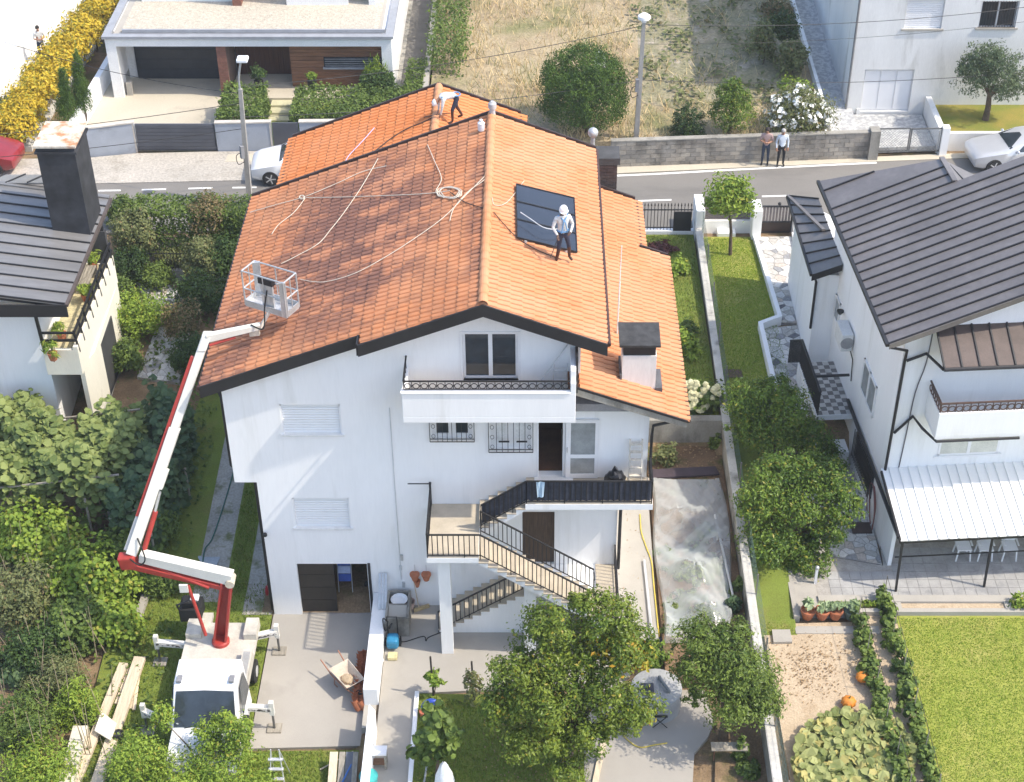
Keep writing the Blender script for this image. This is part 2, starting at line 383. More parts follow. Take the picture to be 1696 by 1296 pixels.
flat('far_yard_left', [(-60,61),(-21.5,61),(-19.9,90),(-60,90)], 2.12, mat('white_terrace', (.56,.545,.50), rough=.9, var=.05, scale=.5))
TILEDRIVE = mat('patterned_paving', (.52,.52,.50), rough=.8, scale=5, fine=14, fvar=.14, c2=(.36,.36,.36), lo=.45, hi=.55, bump=.2)
flat('neighbour_ramp', [(14.05,60.7),(17.1,60.9),(17.1,63.8),(14.05,63.8)], 2.2, TILEDRIVE)
flat('neighbour_walk', [(12.6,61.2),(14.0,61.0),(13.7,90),(12.4,90)], lambda y: 2.35+(y-61)*.04, TILEDRIVE)
flat('corner_lawn', [(17.35,61.1),(40,62.5),(40,64.2),(17.35,64.2)], 2.62, GRASS_YEL, t=.5)

# ---------------------------------------------------------------- crazy paving, every stone its own piece
FLAG = bpy.data.materials.new('crazy_paving_stone'); FLAG.use_nodes = True
_n = FLAG.node_tree.nodes; _l = FLAG.node_tree.links
_oi = _n.new('ShaderNodeObjectInfo'); _cr = _n.new('ShaderNodeValToRGB'); _cr.color_ramp.interpolation = 'CONSTANT'
_el = _cr.color_ramp.elements
for p, c in ((0,(.56,.55,.52)),(.3,(.44,.42,.38)),(.5,(.64,.62,.58)),(.74,(.28,.28,.28)),(.84,(.48,.42,.36)),(.94,(.15,.15,.16))):
    e = _el[0] if p == 0 else (_el.new(p)); e.color = (*c, 1)
    e.position = p
_nz = _n.new('ShaderNodeTexNoise'); _nz.inputs['Scale'].default_value = 12; _g = _n.new('ShaderNodeNewGeometry')
_l.new(_g.outputs['Position'], _nz.inputs['Vector'])
_mx = _n.new('ShaderNodeMix'); _mx.data_type = 'RGBA'; _mx.blend_type = 'OVERLAY'; _mx.inputs[0].default_value = .5
_l.new(_oi.outputs['Random'], _cr.inputs[0]); _l.new(_cr.outputs[0], _mx.inputs[6]); _l.new(_nz.outputs[0], _mx.inputs[7])
_l.new(_mx.outputs[2], _n['Principled BSDF'].inputs['Base Color']); _n['Principled BSDF'].inputs['Roughness'].default_value = .75
MORTAR = mat('paving_mortar', (.33,.31,.28), rough=.95, var=.2, fvar=.15)
def clip(poly, a, b, c):                           # keep a*x+b*y<=c
    out = []
    for i in range(len(poly)):
        p, q = poly[i], poly[(i+1)%len(poly)]; dp = a*p[0]+b*p[1]-c; dq = a*q[0]+b*q[1]-c
        if dp <= 0: out.append(p)
        if dp*dq < 0:
            t = dp/(dp-dq); out.append((p[0]+(q[0]-p[0])*t, p[1]+(q[1]-p[1])*t))
    return out
def crazy(name, polys, zf, step, seed, kind_mat=FLAG):
    r = random.Random(seed); par = None
    for poly in polys:
        o = flat(name, poly, lambda y: zf(y)-.012, MORTAR, t=.12)
        xs_ = [p[0] for p in poly]; ys_ = [p[1] for p in poly]; pts = []
        x = min(xs_)-step
        while x < max(xs_)+step:
            y = min(ys_)-step
            while y < max(ys_)+step:
                pts.append((x+r.uniform(-.47,.47)*step, y+r.uniform(-.47,.47)*step)); y += step
            x += step
        area = sum(poly[i][0]*poly[(i+1)%len(poly)][1]-poly[(i+1)%len(poly)][0]*poly[i][1] for i in range(len(poly)))
        pl_ = poly if area > 0 else poly[::-1]
        for p in pts:
            c = [(p[0]-2*step,p[1]-2*step),(p[0]+2*step,p[1]-2*step),(p[0]+2*step,p[1]+2*step),(p[0]-2*step,p[1]+2*step)]
            for q in pts:
                dx, dy = q[0]-p[0], q[1]-p[1]; L = math.hypot(dx, dy)
                if L < 1e-6 or L > 3.2*step: continue
                c = clip(c, dx/L, dy/L, (dx*(p[0]+q[0])/2+dy*(p[1]+q[1])/2)/L - .013)
                if len(c) < 3: break
            if len(c) < 3: continue
            for i in range(len(pl_)):                  # clip to the (convex) outline
                a, b = pl_[i], pl_[(i+1)%len(pl_)]; ex, ey = b[0]-a[0], b[1]-a[1]; L = math.hypot(ex, ey)
                c = clip(c, ey/L, -ex/L, (ey*a[0]-ex*a[1])/L - .01)
                if len(c) < 3: break
            if len(c) < 3: continue
            ar = abs(sum(c[i][0]*c[(i+1)%len(c)][1]-c[(i+1)%len(c)][0]*c[i][1] for i in range(len(c))))/2
            if ar < .008: continue
            dz = r.uniform(-.003,.004)
            MB().slab([(u, v_, zf(v_)+.004+dz) for u, v_ in c], .03).build('paving_stone', FLAG, o)
crazy('crazy_paved_path', [[(8.95,48.1),(10.12,48.1),(10.15,53.9),(8.75,53.9)], [(8.25,43),(10.75,43),(10.5,48.08),(8.25,47.75)]], lambda y: zR(y)+.03, .31, 4)
crazy('crazy_paved_walk', [[(8.75,36.9),(10.78,36.4),(10.78,42.1),(8.4,42.1)]], lambda y: .84, .30, 5)
crazy('garden_path', [[tuple(atz(x,y,.9)[:2]) for x,y in ((228,632),(262,560),(318,560),(298,640))], [tuple(atz(x,y,1.2)[:2]) for x,y in ((225,478),(262,476),(300,500),(322,545),(262,545))]], lambda y: zL(y)+.035, .28, 6)
# square paving of the right patio, slab by slab
SLABM = mat('grey_paving_slab', (.34,.335,.325), rough=.85, var=.14, scale=1.5, fvar=.08, c3=(.25,.25,.25), c3scale=2)
pat = flat('patio', [(8.0,34.9),(24,34.9),(24,37.9),(10.9,37.9),(10.8,36.35),(8.75,36.85),(7.95,36.5)], .845, MORTAR)
for j in range(6):
    for i in range(32):
        x0, y0 = 9.0+i*.34, 35.0+j*.36
        if x0 > 17 or (x0 < 10.9 and y0 > 36.0): continue
        MB().box(x0+.006, y0+.006, .82, x0+.334, y0+.354, .856+random.uniform(-.002,.002)).build('paving_slab', SLABM, pat)
# ================================================================ MAIN HOUSE
W = 35.07
house = thing('white_house', 'white three-storey house with orange tiled roof, outside stairs and open garage', 'house', (-2.5, 40, 0))
def wall_rects(mb, x0, x1, z0, z1, holes, y0, y1):
    xs_ = sorted({x0, x1, *[h[0] for h in holes], *[h[1] for h in holes]}); zs_ = sorted({z0, z1, *[h[2] for h in holes], *[h[3] for h in holes]})
    xs_ = [x for x in xs_ if x0 <= x <= x1]; zs_ = [z for z in zs_ if z0 <= z <= z1]
    for a, b in zip(xs_[:-1], xs_[1:]):
        st = None
        for c, d in zip(zs_[:-1], zs_[1:]):
            mx_, mz_ = (a+b)/2, (c+d)/2
            solid = not any(h[0] < mx_ < h[1] and h[2] < mz_ < h[3] for h in holes)
            if solid and st is None: st = c
            if not solid and st is not None: mb.box(a, y0, st, b, y1, c); st = None
        if st is not None: mb.box(a, y0, st, b, y1, zs_[-1])
RX, RZ, SL = -1.33, 11.87, .385
def zmain(x): return RZ - SL*abs(x-RX)
def zlow(x): return 9.2 - .377*(x-1.1)
XL, XR = -8.58, 3.2
holesA = [(-7.04,-5.37,7.05,8.11),(-2.87,-1.73,6.88,7.72),(-1.23,-.09,6.51,7.72),(.12,.8,5.5,7.6)]
holesD = [(-7.1,-5.0,0,2.12),(-7.0,-5.36,3.55,4.71),(-.35,.59,2.1,4.18)]
mb = MB()
wall_rects(mb, XL, XR, 5.3, 8.15, holesA, W, W+.28)
wall_rects(mb, -7.95, 2.42, -.2, 5.3, holesD, W, W+.28)
def gp(pts): mb.extr([(x, W, z) for x, z in pts], (0, .28, 0))
u = .16
gp([(XL,8.15),(-1.93,8.15),(-1.93,zmain(-1.93)-u),(XL,zmain(XL)-u)])
gp([(-1.93,8.15),(-.44,8.15),(-.44,8.94),(-1.93,8.94)])
gp([(-1.93,10.49),(-.44,10.49),(-.44,zmain(-.44)-u),(RX,RZ-u),(-1.93,zmain(-1.93)-u)])
gp([(-.44,8.15),(1.25,8.15),(1.25,zmain(1.25)-u),(-.44,zmain(-.44)-u)])
gp([(1.25,8.15),(XR,8.15),(XR,zlow(XR)-.22),(1.25,zlow(1.25)-.22)])
# side, back walls and floors
mb.box(XL, W+.28, 5.3, XL+.28, 44.7, zmain(XL)-.12); mb.box(-7.95, W+.28, -.2, -7.67, 44.7, 5.3)
mb.box(XR-.28, W+.28, 5.3, XR, 42.6, zlow(XR)-.14); mb.box(2.42-.28, W+.28, -.2, 2.42, 44.7, 5.3); mb.box(XR-.75-.28, 42.6, 5.3, XR-.75, 45.4, zlow(XR-.75)-.14)
mb.box(1.25-.28, W+.28, 8.4, 1.25, 44.7, zmain(1.25)-.14)
mb.extr([(XL,44.7,-.2),(XR-.4,44.7,-.2),(XR-.4,44.7,8.2),(1.2,44.7,8.9),(1.2,44.7,zmain(1.2)-u),(RX,44.7,RZ-u),(XL,44.7,zmain(XL)-u)], (0,.28,0))
mb.box(-7.66, 44.98, 0, -.95, 48.5, 8.9)
mb.extr([(-7.66,48.5,8.9),(-.95,48.5,8.9),(-.95,48.5,9.8),(-3.19,48.5,10.7),(-7.66,48.5,9.0)], (0,.02,0))
mb.box(XL+.28, W+.29, 5.1, XR-.28, 44.6, 5.3); mb.box(XL+.29, W+.29, 8.0, XR-.3, 44.6, 8.18); mb.box(-7.66, W+.29, 2.5, 2.13, 44.6, 2.7)
wallm = mb.build('wall', PLASTER, house)
# garage interior floor, half-closed dark door, threshold
MB().box(-7.6, W+.02, -.1, -.6, 42, .02).build('garage_floor', mat('stained_garage_floor', (.26,.25,.235), rough=.7, var=.3, scale=1.5, fvar=.2), house)
GDOOR = mat('dark_brown_door', (.028,.024,.02), rough=.4, var=.15, scale=4)
gd = MB()
for i in range(4): gd.box(-7.1, W+.10, .005+i*.53, -6.02, W+.15, .525+i*.53)
gd.build('garage_door', GDOOR, house, bev=.006)
MB().box(-4.98, W-.03, 0, -4.9, W+.1, 2.15).build('garage_jamb', FASCIA, house)

def shutter(x0, x1, z0, z1):
    s = MB(); n = int((z1-z0)/.085)
    for i in range(n):
        a = z0 + (z1-z0)*i/n; b = z0 + (z1-z0)*(i+1)/n
        s.add([(x0,W+.09,a),(x1,W+.09,a),(x1,W+.075,(a+b)/2),(x0,W+.075,(a+b)/2),(x1,W+.09,b-.008),(x0,W+.09,b-.008),(x1,W+.105,b),(x0,W+.105,b)], [(0,1,2,3),(3,2,4,5),(5,4,6,7)])
    o = s.build('shutter', mat('shutter_white', (.78,.79,.79), rough=.6, var=.02, fvar=.01), house)
    MB().box(x0-.06, W-.05, z0-.05, x1+.06, W+.12, z0+.012).build('sill', PLASTER_OLD, house)
    f = MB(); f.box(x0, W+.02, z0, x0+.04, W+.14, z1); f.box(x1-.04, W+.02, z0, x1, W+.14, z1); f.box(x0, W+.02, z1-.05, x1, W+.14, z1)
    f.build('frame', WHITEPVC, o)
shutter(-7.04, -5.37, 7.05, 8.11); shutter(-7.0, -5.36, 3.55, 4.71)
def window(x0, x1, z0, z1, n=2, y=W+.1, parent=None, glass=GLASS, fr=.07, name='window', surround=0):
    f = MB(); f.box(x0,y,z0,x1,y+.06,z0+fr); f.box(x0,y,z1-fr,x1,y+.06,z1); f.box(x0,y,z0+fr,x0+fr,y+.06,z1-fr); f.box(x1-fr,y,z0+fr,x1,y+.06,z1-fr)
    for i in range(1, n):
        x = x0+(x1-x0)*i/n; f.box(x-fr*.8,y-.004,z0+fr,x+fr*.8,y+.056,z1-fr)
    if surround:
        s_ = surround; f.box(x0-s_,W-.02,z0-s_,x0,W+.1,z1+s_); f.box(x1,W-.02,z0-s_,x1+s_,W+.1,z1+s_); f.box(x0,W-.02,z1,x1,W+.1,z1+s_); f.box(x0,W-.02,z0-s_,x1,W+.1,z0)
    o = f.build(name, WHITEPVC, parent or house)
    for i in range(n):
        a = x0+(x1-x0)*i/n; b = x0+(x1-x0)*(i+1)/n
        MB().box(a+fr*.8, y+.035, z0+fr, b-fr*.8, y+.045, z1-fr).build('pane', glass, o)
    return o
window(-1.93, -.44, 8.94, 10.49, surround=.07)
CURT = mat('dark_room_back', (.05,.045,.04), rough=.9, var=.3)
w2 = window(-2.87, -1.73, 6.88, 7.72, fr=.13); w3 = window(-1.23, -.09, 6.51, 7.72, fr=.18, glass=mat('white_inner_shutter', (.72,.73,.72), rough=.6))
for (x0, x1, z0, z1, wo, nb) in ((-2.92,-1.68,6.84,7.78,w2,7), (-1.28,-.04,6.46,7.78,w3,6)):
    g = MB(); yy = W-.07
    for z in (z0, z0+.10, z1-.02): g.beam((x0,yy,z),(x1,yy,z),.018,.02)
    for x in (x0, x1): g.beam((x,yy,z0),(x,yy,z1),.02,.02)
    for x in (x0,x1):
        for z in (z0+.02,z1-.1): g.beam((x,yy,z),(x,W+.02,z),.015,.015)
    for sx in (x0+.1, x1-.1):
        for k in range(3):
            c = (sx, z0+.2+k*.35); g.tube([(c[0]+.05*math.cos(t*math.pi/5), yy, c[1]+.07*math.sin(t*math.pi/5)) for t in range(11)], .007, 5)
    gr = g.build('window_grille', BLACKMET, wo)
    for i in range(nb):
        x = x0+.22+(x1-x0-.44)*i/(nb-1); MB().beam((x,yy,z0),(x,yy,z1),.016,.016).build('bar', BLACKMET, wo)
    if nb == 6:
        for x in (-1.0,-.5): MB().beam((x,yy-.012,6.86),(x+.3,yy-.012,6.86),.02,.05).build('shutter_hinge', BLACKMET, wo)
# entrance door (open) with white glazed side leaf
MB().box(.12, W+.3, 5.3, .8, W+2.2, 5.5).build('hall_floor', mat('hall_floor_tile', (.20,.10,.06), rough=.4), house)
MB().box(-.3, W+2.2, 5.5, 1.2, W+2.25, 7.7).build('hall_wall', mat('brown_hall', (.10,.045,.025), rough=.7, var=.3), house)
df = MB(); df.box(.06,W-.02,5.5,.12,W+.2,7.68); df.box(.8,W-.02,5.5,.86,W+.2,7.68); df.box(.12,W-.02,7.6,.8,W+.2,7.68)
df.build('door_frame', WHITEPVC, house)
x0, x1, z0, z1 = .88, 1.80, 5.52, 7.62; y = W-.085
f = MB(); f.box(x0,y,z0,x1,y+.06,z0+.16); f.box(x0,y,z1-.1,x1,y+.06,z1); f.box(x0,y,z0+.16,x0+.14,y+.06,z1-.1); f.box(x1-.1,y,z0+.16,x1,y+.06,z1-.1); f.box(x0+.14,y,6.26,x1-.1,y+.06,6.38)
leaf = f.build('door', WHITEPVC, house)
for a, b in ((z0+.16,6.26),(6.38,z1-.1)): MB().box(x0+.14,y+.02,a,x1-.1,y+.035,b).build('pane', GLASSG, leaf)
MB().box(x0+.03,y-.05,6.5,x0+.06,y,6.66).build('handle', ALU, leaf)
MB().box(.0,W-.38,5.46,1.1,W,5.52).build('doorstep', PLASTER_OLD, house)
# brown plank door under the stairs
bd = MB().box(-.35,W+.12,2.1,.59,W+.16,4.18).build('basement_door', mat('brown_boards', (.075,.05,.033), rough=.7, var=.25, scale=5, stretch=(8,8,.6)), house)
for i in range(8): MB().box(-.345+i*.117,W+.1,2.11,-.345+i*.117+.108,W+.125,4.17).build('plank', mat('brown_plank', (.08,.052,.034), rough=.7, var=.3, scale=4, stretch=(6,6,.5)) if i == 0 else bpy.data.materials['brown_plank'], bd)
# ---- balcony
BY = 33.85
m = MB(); m.box(-3.52,BY,8.42,1.1,W-.003,8.62); m.box(-3.52,BY,8.62,1.1,BY+.14,9.40); m.box(-3.52,BY+.14,8.62,-3.40,W-.003,9.40); m.box(.96,BY+.14,8.62,1.1,W-.003,10.05)
m.extr([(.96,BY+.14,9.4),(.96,BY,9.4),(1.1,BY,9.4),(1.1,BY+.14,9.4)],(0,0,.34))
m.box(-3.55,BY-.03,9.40,.955,BY+.17,9.45)
balc = m.build('balcony', PLASTER, house, bev=.012)
MB().box(-3.39,BY+.15,8.621,.95,W-.01,8.63).build('balcony_floor', mat('beige_tile', (.48,.40,.29), rough=.6, var=.2, scale=6), balc)
MB().beam((-3.46,BY+.07,9.76),(.95,BY+.07,9.76),.045,.03).build('handrail', BLACKMET, balc)
MB().beam((-3.46,BY+.07,9.76),(-3.46,W,9.76),.045,.03).build('handrail', BLACKMET, balc)
MB().beam((-3.46,BY+.07,9.5),(.95,BY+.07,9.5),.025,.02).build('rail', BLACKMET, balc)
unit = MB(); yy = BY+.07
unit.tube([(.085*math.cos(t*math.pi/5), 0, .11+.085*math.sin(t*math.pi/5)) for t in range(11)], .012, 5)
unit.beam((-.11,0,.0),(-.11,0,.26),.02,.02); unit.beam((-.11,0,.13),(-.07,0,.13),.02,.03); unit.beam((.07,0,.11),(.11,0,.11),.02,.03)
ru = None
for i in range(20):
    x = -3.35 + i*.22
    if ru is None:
        ru = unit.build('rail_scroll', BLACKMET, balc, keep=True); ru.location = Vector((x,yy,9.49)) - ORG[balc.name]
    else:
        c = ru.copy(); col.objects.link(c); c.location = Vector((x,yy,9.49)) - ORG[balc.name]
for i in range(5):
    MB().beam((-3.46,BY+.2+i*.22,9.45),(-3.46,BY+.2+i*.22,9.76),.02,.02).build('baluster', BLACKMET, balc)
# ---- stairs
ZM, ZLft, ZT, FY, IY = 2.1, 4.48, 5.48, 32.78, 33.9
s = MB()
s.box(-3.0, FY, ZLft-.18, -1.55, W-.003, ZLft)                                     # left half-landing
s.box(-.25, IY, ZT-.2, 3.32, W-.003, ZT)                                        # top landing
s.box(-.3, IY, ZM-.2, 2.42, W-.003, ZM); s.box(1.8, FY, .3, 2.42, IY, ZM)                # lower landing block
s.box(2.30, IY, .3, 2.42, W-.003, ZM-.2)
# flight slabs (sawtooth undersides)
def flight(xa, za, xb, zb, y0, y1, n, wall=False):
    sg = 1 if xb > xa else -1; run = (xb-xa)/n; rise = (zb-za)/(n+1)
    pts = [(xa, za)]
    for i in range(n):
        pts.append((xa+run*i, za+rise*(i+1))); pts.append((xa+run*(i+1), za+rise*(i+1)))
    pts.append((xb, zb))
    top = [(x, y0+.02, z-.03) for x, z in pts]
    if wall: low = [(xb, y0+.02, za-.02)]
    else: low = [(xb, y0+.02, zb-.25), (xa, y0+.02, za-.25)]
    s.extr(top+low, (0, y1-y0-.04, 0))
    return [(xa+run*i, za+rise*(i+1)) for i in range(n)], run
t1, r1 = flight(-2.85, .4, -.3, ZM, IY, W-.01, 10, wall=True)
t2, r2 = flight(1.8, ZM, -1.55, ZLft, FY, IY-.06, 13)
t3, r3 = flight(-1.55, ZLft, -.25, ZT, IY, W-.01, 5)
stairs = s.build('staircase', PLASTER, house)
TREAD = mat('beige_stair_tread', (.46,.40,.31), rough=.85, var=.1, fvar=.05)
for tr, rn, y0, y1 in ((t1,r1,IY,W-.006),(t2,r2,FY,IY-.06),(t3,r3,IY,W-.006)):
    for x, z in tr:
        a, b = sorted((x-.02*(1 if rn > 0 else -1), x+rn)); MB().box(a, y0-.01, z-.035, b, y1, z+.002).build('stair_tread', TREAD, stairs)
MB().box(-2.98,FY+.01,ZLft,-1.56,W-.006,ZLft+.012).build('landing_floor', TREAD, stairs)
MB().box(-.24,IY+.01,ZT,3.31,W-.006,ZT+.012).build('landing_floor', TREAD, stairs)
MB().box(1.81,FY+.01,ZM,2.41,W-.006,ZM+.012).build('landing_floor', TREAD, stairs)
for x in (-2.55,-.12): MB().box(x-.17,33.05,.35,x+.17,33.4,ZLft-.15 if x < -1 else 3.25).build('column', PLASTER, stairs)
def railing(pts, h, sp, par, r=.013, cover=None, post_every=0):
    L = 0
    for p, q in zip(pts[:-1], pts[1:]):
        p, q = Vector(p), Vector(q); hz = Vector((0,0,h))
        MB().beam(p+hz, q+hz, .045, .035).build('handrail', BLACKMET, par)
        MB().beam(p+Vector((0,0,.09)), q+Vector((0,0,.09)), .02, .025).build('bottom_rail', BLACKMET, par)
        n = max(1, int(round((q-p).length/sp)))
        for i in range(n+1):
            b = p+(q-p)*(i/n); lo_ = -.06 if i % 7 == 0 else .09
            MB().beam(b+Vector((0,0,lo_)), b+hz, r*2, r*2, up=(0,1,0)).build('baluster', BLACKMET, par)
railing([(-2.97,W-.05,ZLft),(-2.97,FY+.02,ZLft),(-1.5,FY+.02,ZLft),(1.75,FY+.02,ZM+.12),(2.38,FY+.02,ZM)], .85, .145, stairs)
railing([(-1.52,IY-.08,ZLft),(1.72,IY-.08,ZM+.14)], .82, .15, stairs)
railing([(1.72,IY-.08,ZM+.0),(1.72,IY-.4,ZM+.0)], .85, .12, stairs)
railing([(-1.5,IY+.03,ZLft+.12),(-.22,IY+.03,ZT),(3.28,IY+.03,ZT),(3.28,W-.02,ZT)], .82, .15, stairs)
railing([(2.38,FY+.04,ZM),(2.38,W-.05,ZM)], .82, .15, stairs)
railing([(-2.85,IY+.03,.42),(-.35,IY+.03,ZM+.0)], .82, .16, stairs)
COVER = mat('dark_screen_cloth', (.055,.058,.075), rough=.8, var=.25, scale=5)
sc_ = MB(); n = 60
A_, B_ = (-.22,ZT), (3.26,ZT)
top = []
def strip(xa, za, xb, zb, n, rr_):
    V0 = []
    for i in range(n+1):
        t = i/n; x = xa+(xb-xa)*t; z = za+(zb-za)*t; yo = IY+.06+.018*math.sin(i*1.9)+rr_.uniform(-.008,.008)
        V0 += [(x,yo,z+.10),(x,yo+.012*math.sin(i*.8),z+.8)]
    sc_.add(V0, [(2*i,2*i+2,2*i+3,2*i+1) for i in range(n)])
strip(-1.48, ZLft+.14, -.22, ZT, 22, random.Random(1)); strip(-.22, ZT, 3.26, ZT, 60, random.Random(2))
sc_.build('railing_screen', COVER, stairs)
# clothes-line arm beside half-landing
m = MB().beam((-2.97,W-.3,ZLft+.8),(-2.97,W-.3,5.55),.05,.05).beam((-2.97,W-.3,5.5),(-3.6,W-.3,5.5),.025,.025); m.build('washing_line_post', BLACKMET, stairs)
# conduit and small fittings on the facade
m = MB().tube([(-4.0,W-.02,8.0),(-4.0,W-.02,3.2),(-4.0,W-.02,1.5)], .012, 6).box(-4.04,W-.05,1.9,-3.96,W,2.05); m.build('wall_conduit', mat('grey_conduit', (.55,.56,.56), rough=.6), house)
MB().ball((-7.9,W-.08,3.35), .07).build('wall_lamp', BLACKMET, house)
for z in (2.3,1.2): MB().box(-3.98,W-.06,z,-3.9,W,z+.2).build('junction_box', GALV, house)
# downpipes
MB().tube([(4.02,34.6,7.95),(3.3,34.9,7.5),(3.28,34.98,7.1),(3.28,34.98,5.7)], .045, 8).build('downpipe', BLACKMET, house)
MB().tube([(2.5,35.0,5.2),(2.5,35.0,2.0)], .05, 8).build('downpipe', BLACKMET, house)
MB().tube([(-8.95,35.6,8.75),(-8.66,35.3,8.2),(-8.66,35.3,5.75),(-8.02,35.2,5.2),(-8.02,35.2,.1)], .05, 8).build('downpipe', BLACKMET, house)
# beam under the lower roof
MB().box(1.12,W-.5,8.25,3.0,W-.002,8.5).build('porch_beam', mat('grey_beam', (.24,.24,.25), rough=.8), house)

# ================================================================ ROOF
def tilemat(name, stain, ca=(.53,.225,.100), cb=(.59,.265,.125), cc_=(.56,.285,.155)):
    m = bpy.data.materials.new(name); m.use_nodes = True; N = m.node_tree.nodes; Lk = m.node_tree.links
    b = N['Principled BSDF']; b.inputs['Roughness'].default_value = .82; b.inputs['Specular IOR Level'].default_value = .25
    g = N.new('ShaderNodeNewGeometry')
    mp = N.new('ShaderNodeMapping'); mp.inputs['Location'].default_value = (1.33/.322, -34.4/.21, 0); mp.inputs['Scale'].default_value = (1/.322, 1/.21, 0)
    Lk.new(g.outputs['Position'], mp.inputs[0])
    fl = N.new('ShaderNodeVectorMath'); fl.operation = 'FLOOR'; Lk.new(mp.outputs[0], fl.inputs[0])
    wn_ = N.new('ShaderNodeTexWhiteNoise'); Lk.new(fl.outputs[0], wn_.inputs['Vector'])
    def mix(f, a, bb, mode='MIX'):
        x = N.new('ShaderNodeMix'); x.data_type = 'RGBA'; x.blend_type = mode
        if isinstance(f, float): x.inputs[0].default_value = f
        else: Lk.new(f, x.inputs[0])
        for i, v in ((6, a), (7, bb)):
            if isinstance(v, tuple): x.inputs[i].default_value = (*v, 1)
            else: Lk.new(v, x.inputs[i])
        return x.outputs[2]
    def noise(s, st=(1,1,1), det=5):
        mm = N.new('ShaderNodeMapping'); mm.inputs['Scale'].default_value = st; Lk.new(g.outputs['Position'], mm.inputs[0])
        n = N.new('ShaderNodeTexNoise'); n.inputs['Scale'].default_value = s; n.inputs['Detail'].default_value = det; n.inputs['Roughness'].default_value = .65
        Lk.new(mm.outputs[0], n.inputs['Vector']); return n.outputs['Fac']
    def rng(v, a, bb, c=0., d=1.):
        r = N.new('ShaderNodeMapRange'); r.inputs[1].default_value = a; r.inputs[2].default_value = bb; r.inputs[3].default_value = c; r.inputs[4].default_value = d
        Lk.new(v, r.inputs[0]); return r.outputs[0]
    def math_(op, a, bb):
        n = N.new('ShaderNodeMath'); n.operation = op
        for i, v in enumerate((a, bb)):
            if isinstance(v, (int, float)): n.inputs[i].default_value = v
            else: Lk.new(v, n.inputs[i])
        return n.outputs[0]
    base = mix(wn_.outputs['Value'], ca, cb)
    base = mix(rng(noise(.5), .42, .62), base, cc_)
    base = mix(rng(noise(9.0, (1,3,1)), .55, .75, 0, .2), base, (.30,.105,.05))
    if stain:
        sx = N.new('ShaderNodeSeparateXYZ'); Lk.new(g.outputs['Position'], sx.inputs[0])
        def ell(cx, cy, rx, ry):
            a = math_('POWER', math_('DIVIDE', math_('SUBTRACT', sx.outputs[0], cx), rx), 2)
            c = math_('POWER', math_('DIVIDE', math_('SUBTRACT', sx.outputs[1], cy), ry), 2)
            return rng(math_('ADD', a, c), 1.25, .25)
        mask = math_('MAXIMUM', ell(-5.3, 40.0, 2.9, 5.6), math_('MULTIPLY', ell(-8.9, 36.2, 1.6, 4.5), .8))
        mask = math_('MAXIMUM', mask, math_('MULTIPLY', ell(-1.55, 39.5, .5, 6.0), .6))
        mask = math_('MAXIMUM', mask, .26)
        base = mix(math_('MULTIPLY', mask, .6), base, (.39,.18,.115))
        tn = rng(wn_.outputs['Value'], 0, 1, -.045, .045)
        n2 = math_('ADD', noise(.75, (.8,1.3,1), 5), tn)
        f1 = math_('MULTIPLY', rng(n2, .41, .53), mask)
        f2 = math_('MULTIPLY', rng(noise(5.0, (.8,3.2,1), 6), .40, .56), f1)
        base = mix(math_('MULTIPLY', f2, .8), base, (.10,.055,.045))
        base = mix(math_('MULTIPLY', f1, .72), base, (.185,.095,.075))
    Lk.new(base, b.inputs['Base Color'])
    bp = N.new('ShaderNodeBump'); bp.inputs['Strength'].default_value = .25; bp.inputs['Distance'].default_value = .01
    Lk.new(noise(30), bp.inputs['Height']); Lk.new(bp.outputs[0], b.inputs['Normal'])
    return m
TILE_W = tilemat('weathered_roof_tile', True, (.54,.215,.088), (.60,.255,.11), (.57,.265,.13)); TILE_C = tilemat('washed_roof_tile', False); TILE_R = tilemat('fresh_washed_roof_tile', False, (.56,.19,.062), (.63,.235,.085), (.60,.24,.10))
TW, TL = .21, .345
prof = [(-.105,-.004),(-.085,-.004),(-.075,.034),(-.04,.056),(.02,.060),(.065,.046),(.085,.0),(.105,-.004)]
tv = []; tq = []
for (x, dz) in ((-.02,0.0),(TL+.03,.026)):
    for y, z in prof: tv.append((x, y, z*(1.0 if x > 0 else .82)+dz))
npf = len(prof)
for y, z in prof: tv.append((TL+.03, y, z*.9+.026-.03))
for i in range(npf-1):
    tq.append((i, npf+i, npf+i+1, i+1)); tq.append((npf+i, 2*npf+i, 2*npf+i+1, npf+i+1))
tv = np.array(tv); tq = np.array(tq)
tile_me = {}
for key, mm in (('w', TILE_W), ('c', TILE_C), ('r', TILE_R)):
    me = bpy.data.meshes.new('roof_tile'); me.from_pydata(tv.tolist(), [], tq.tolist()); me.materials.append(mm); me.update(); tile_me[key] = me
all_tiles = []
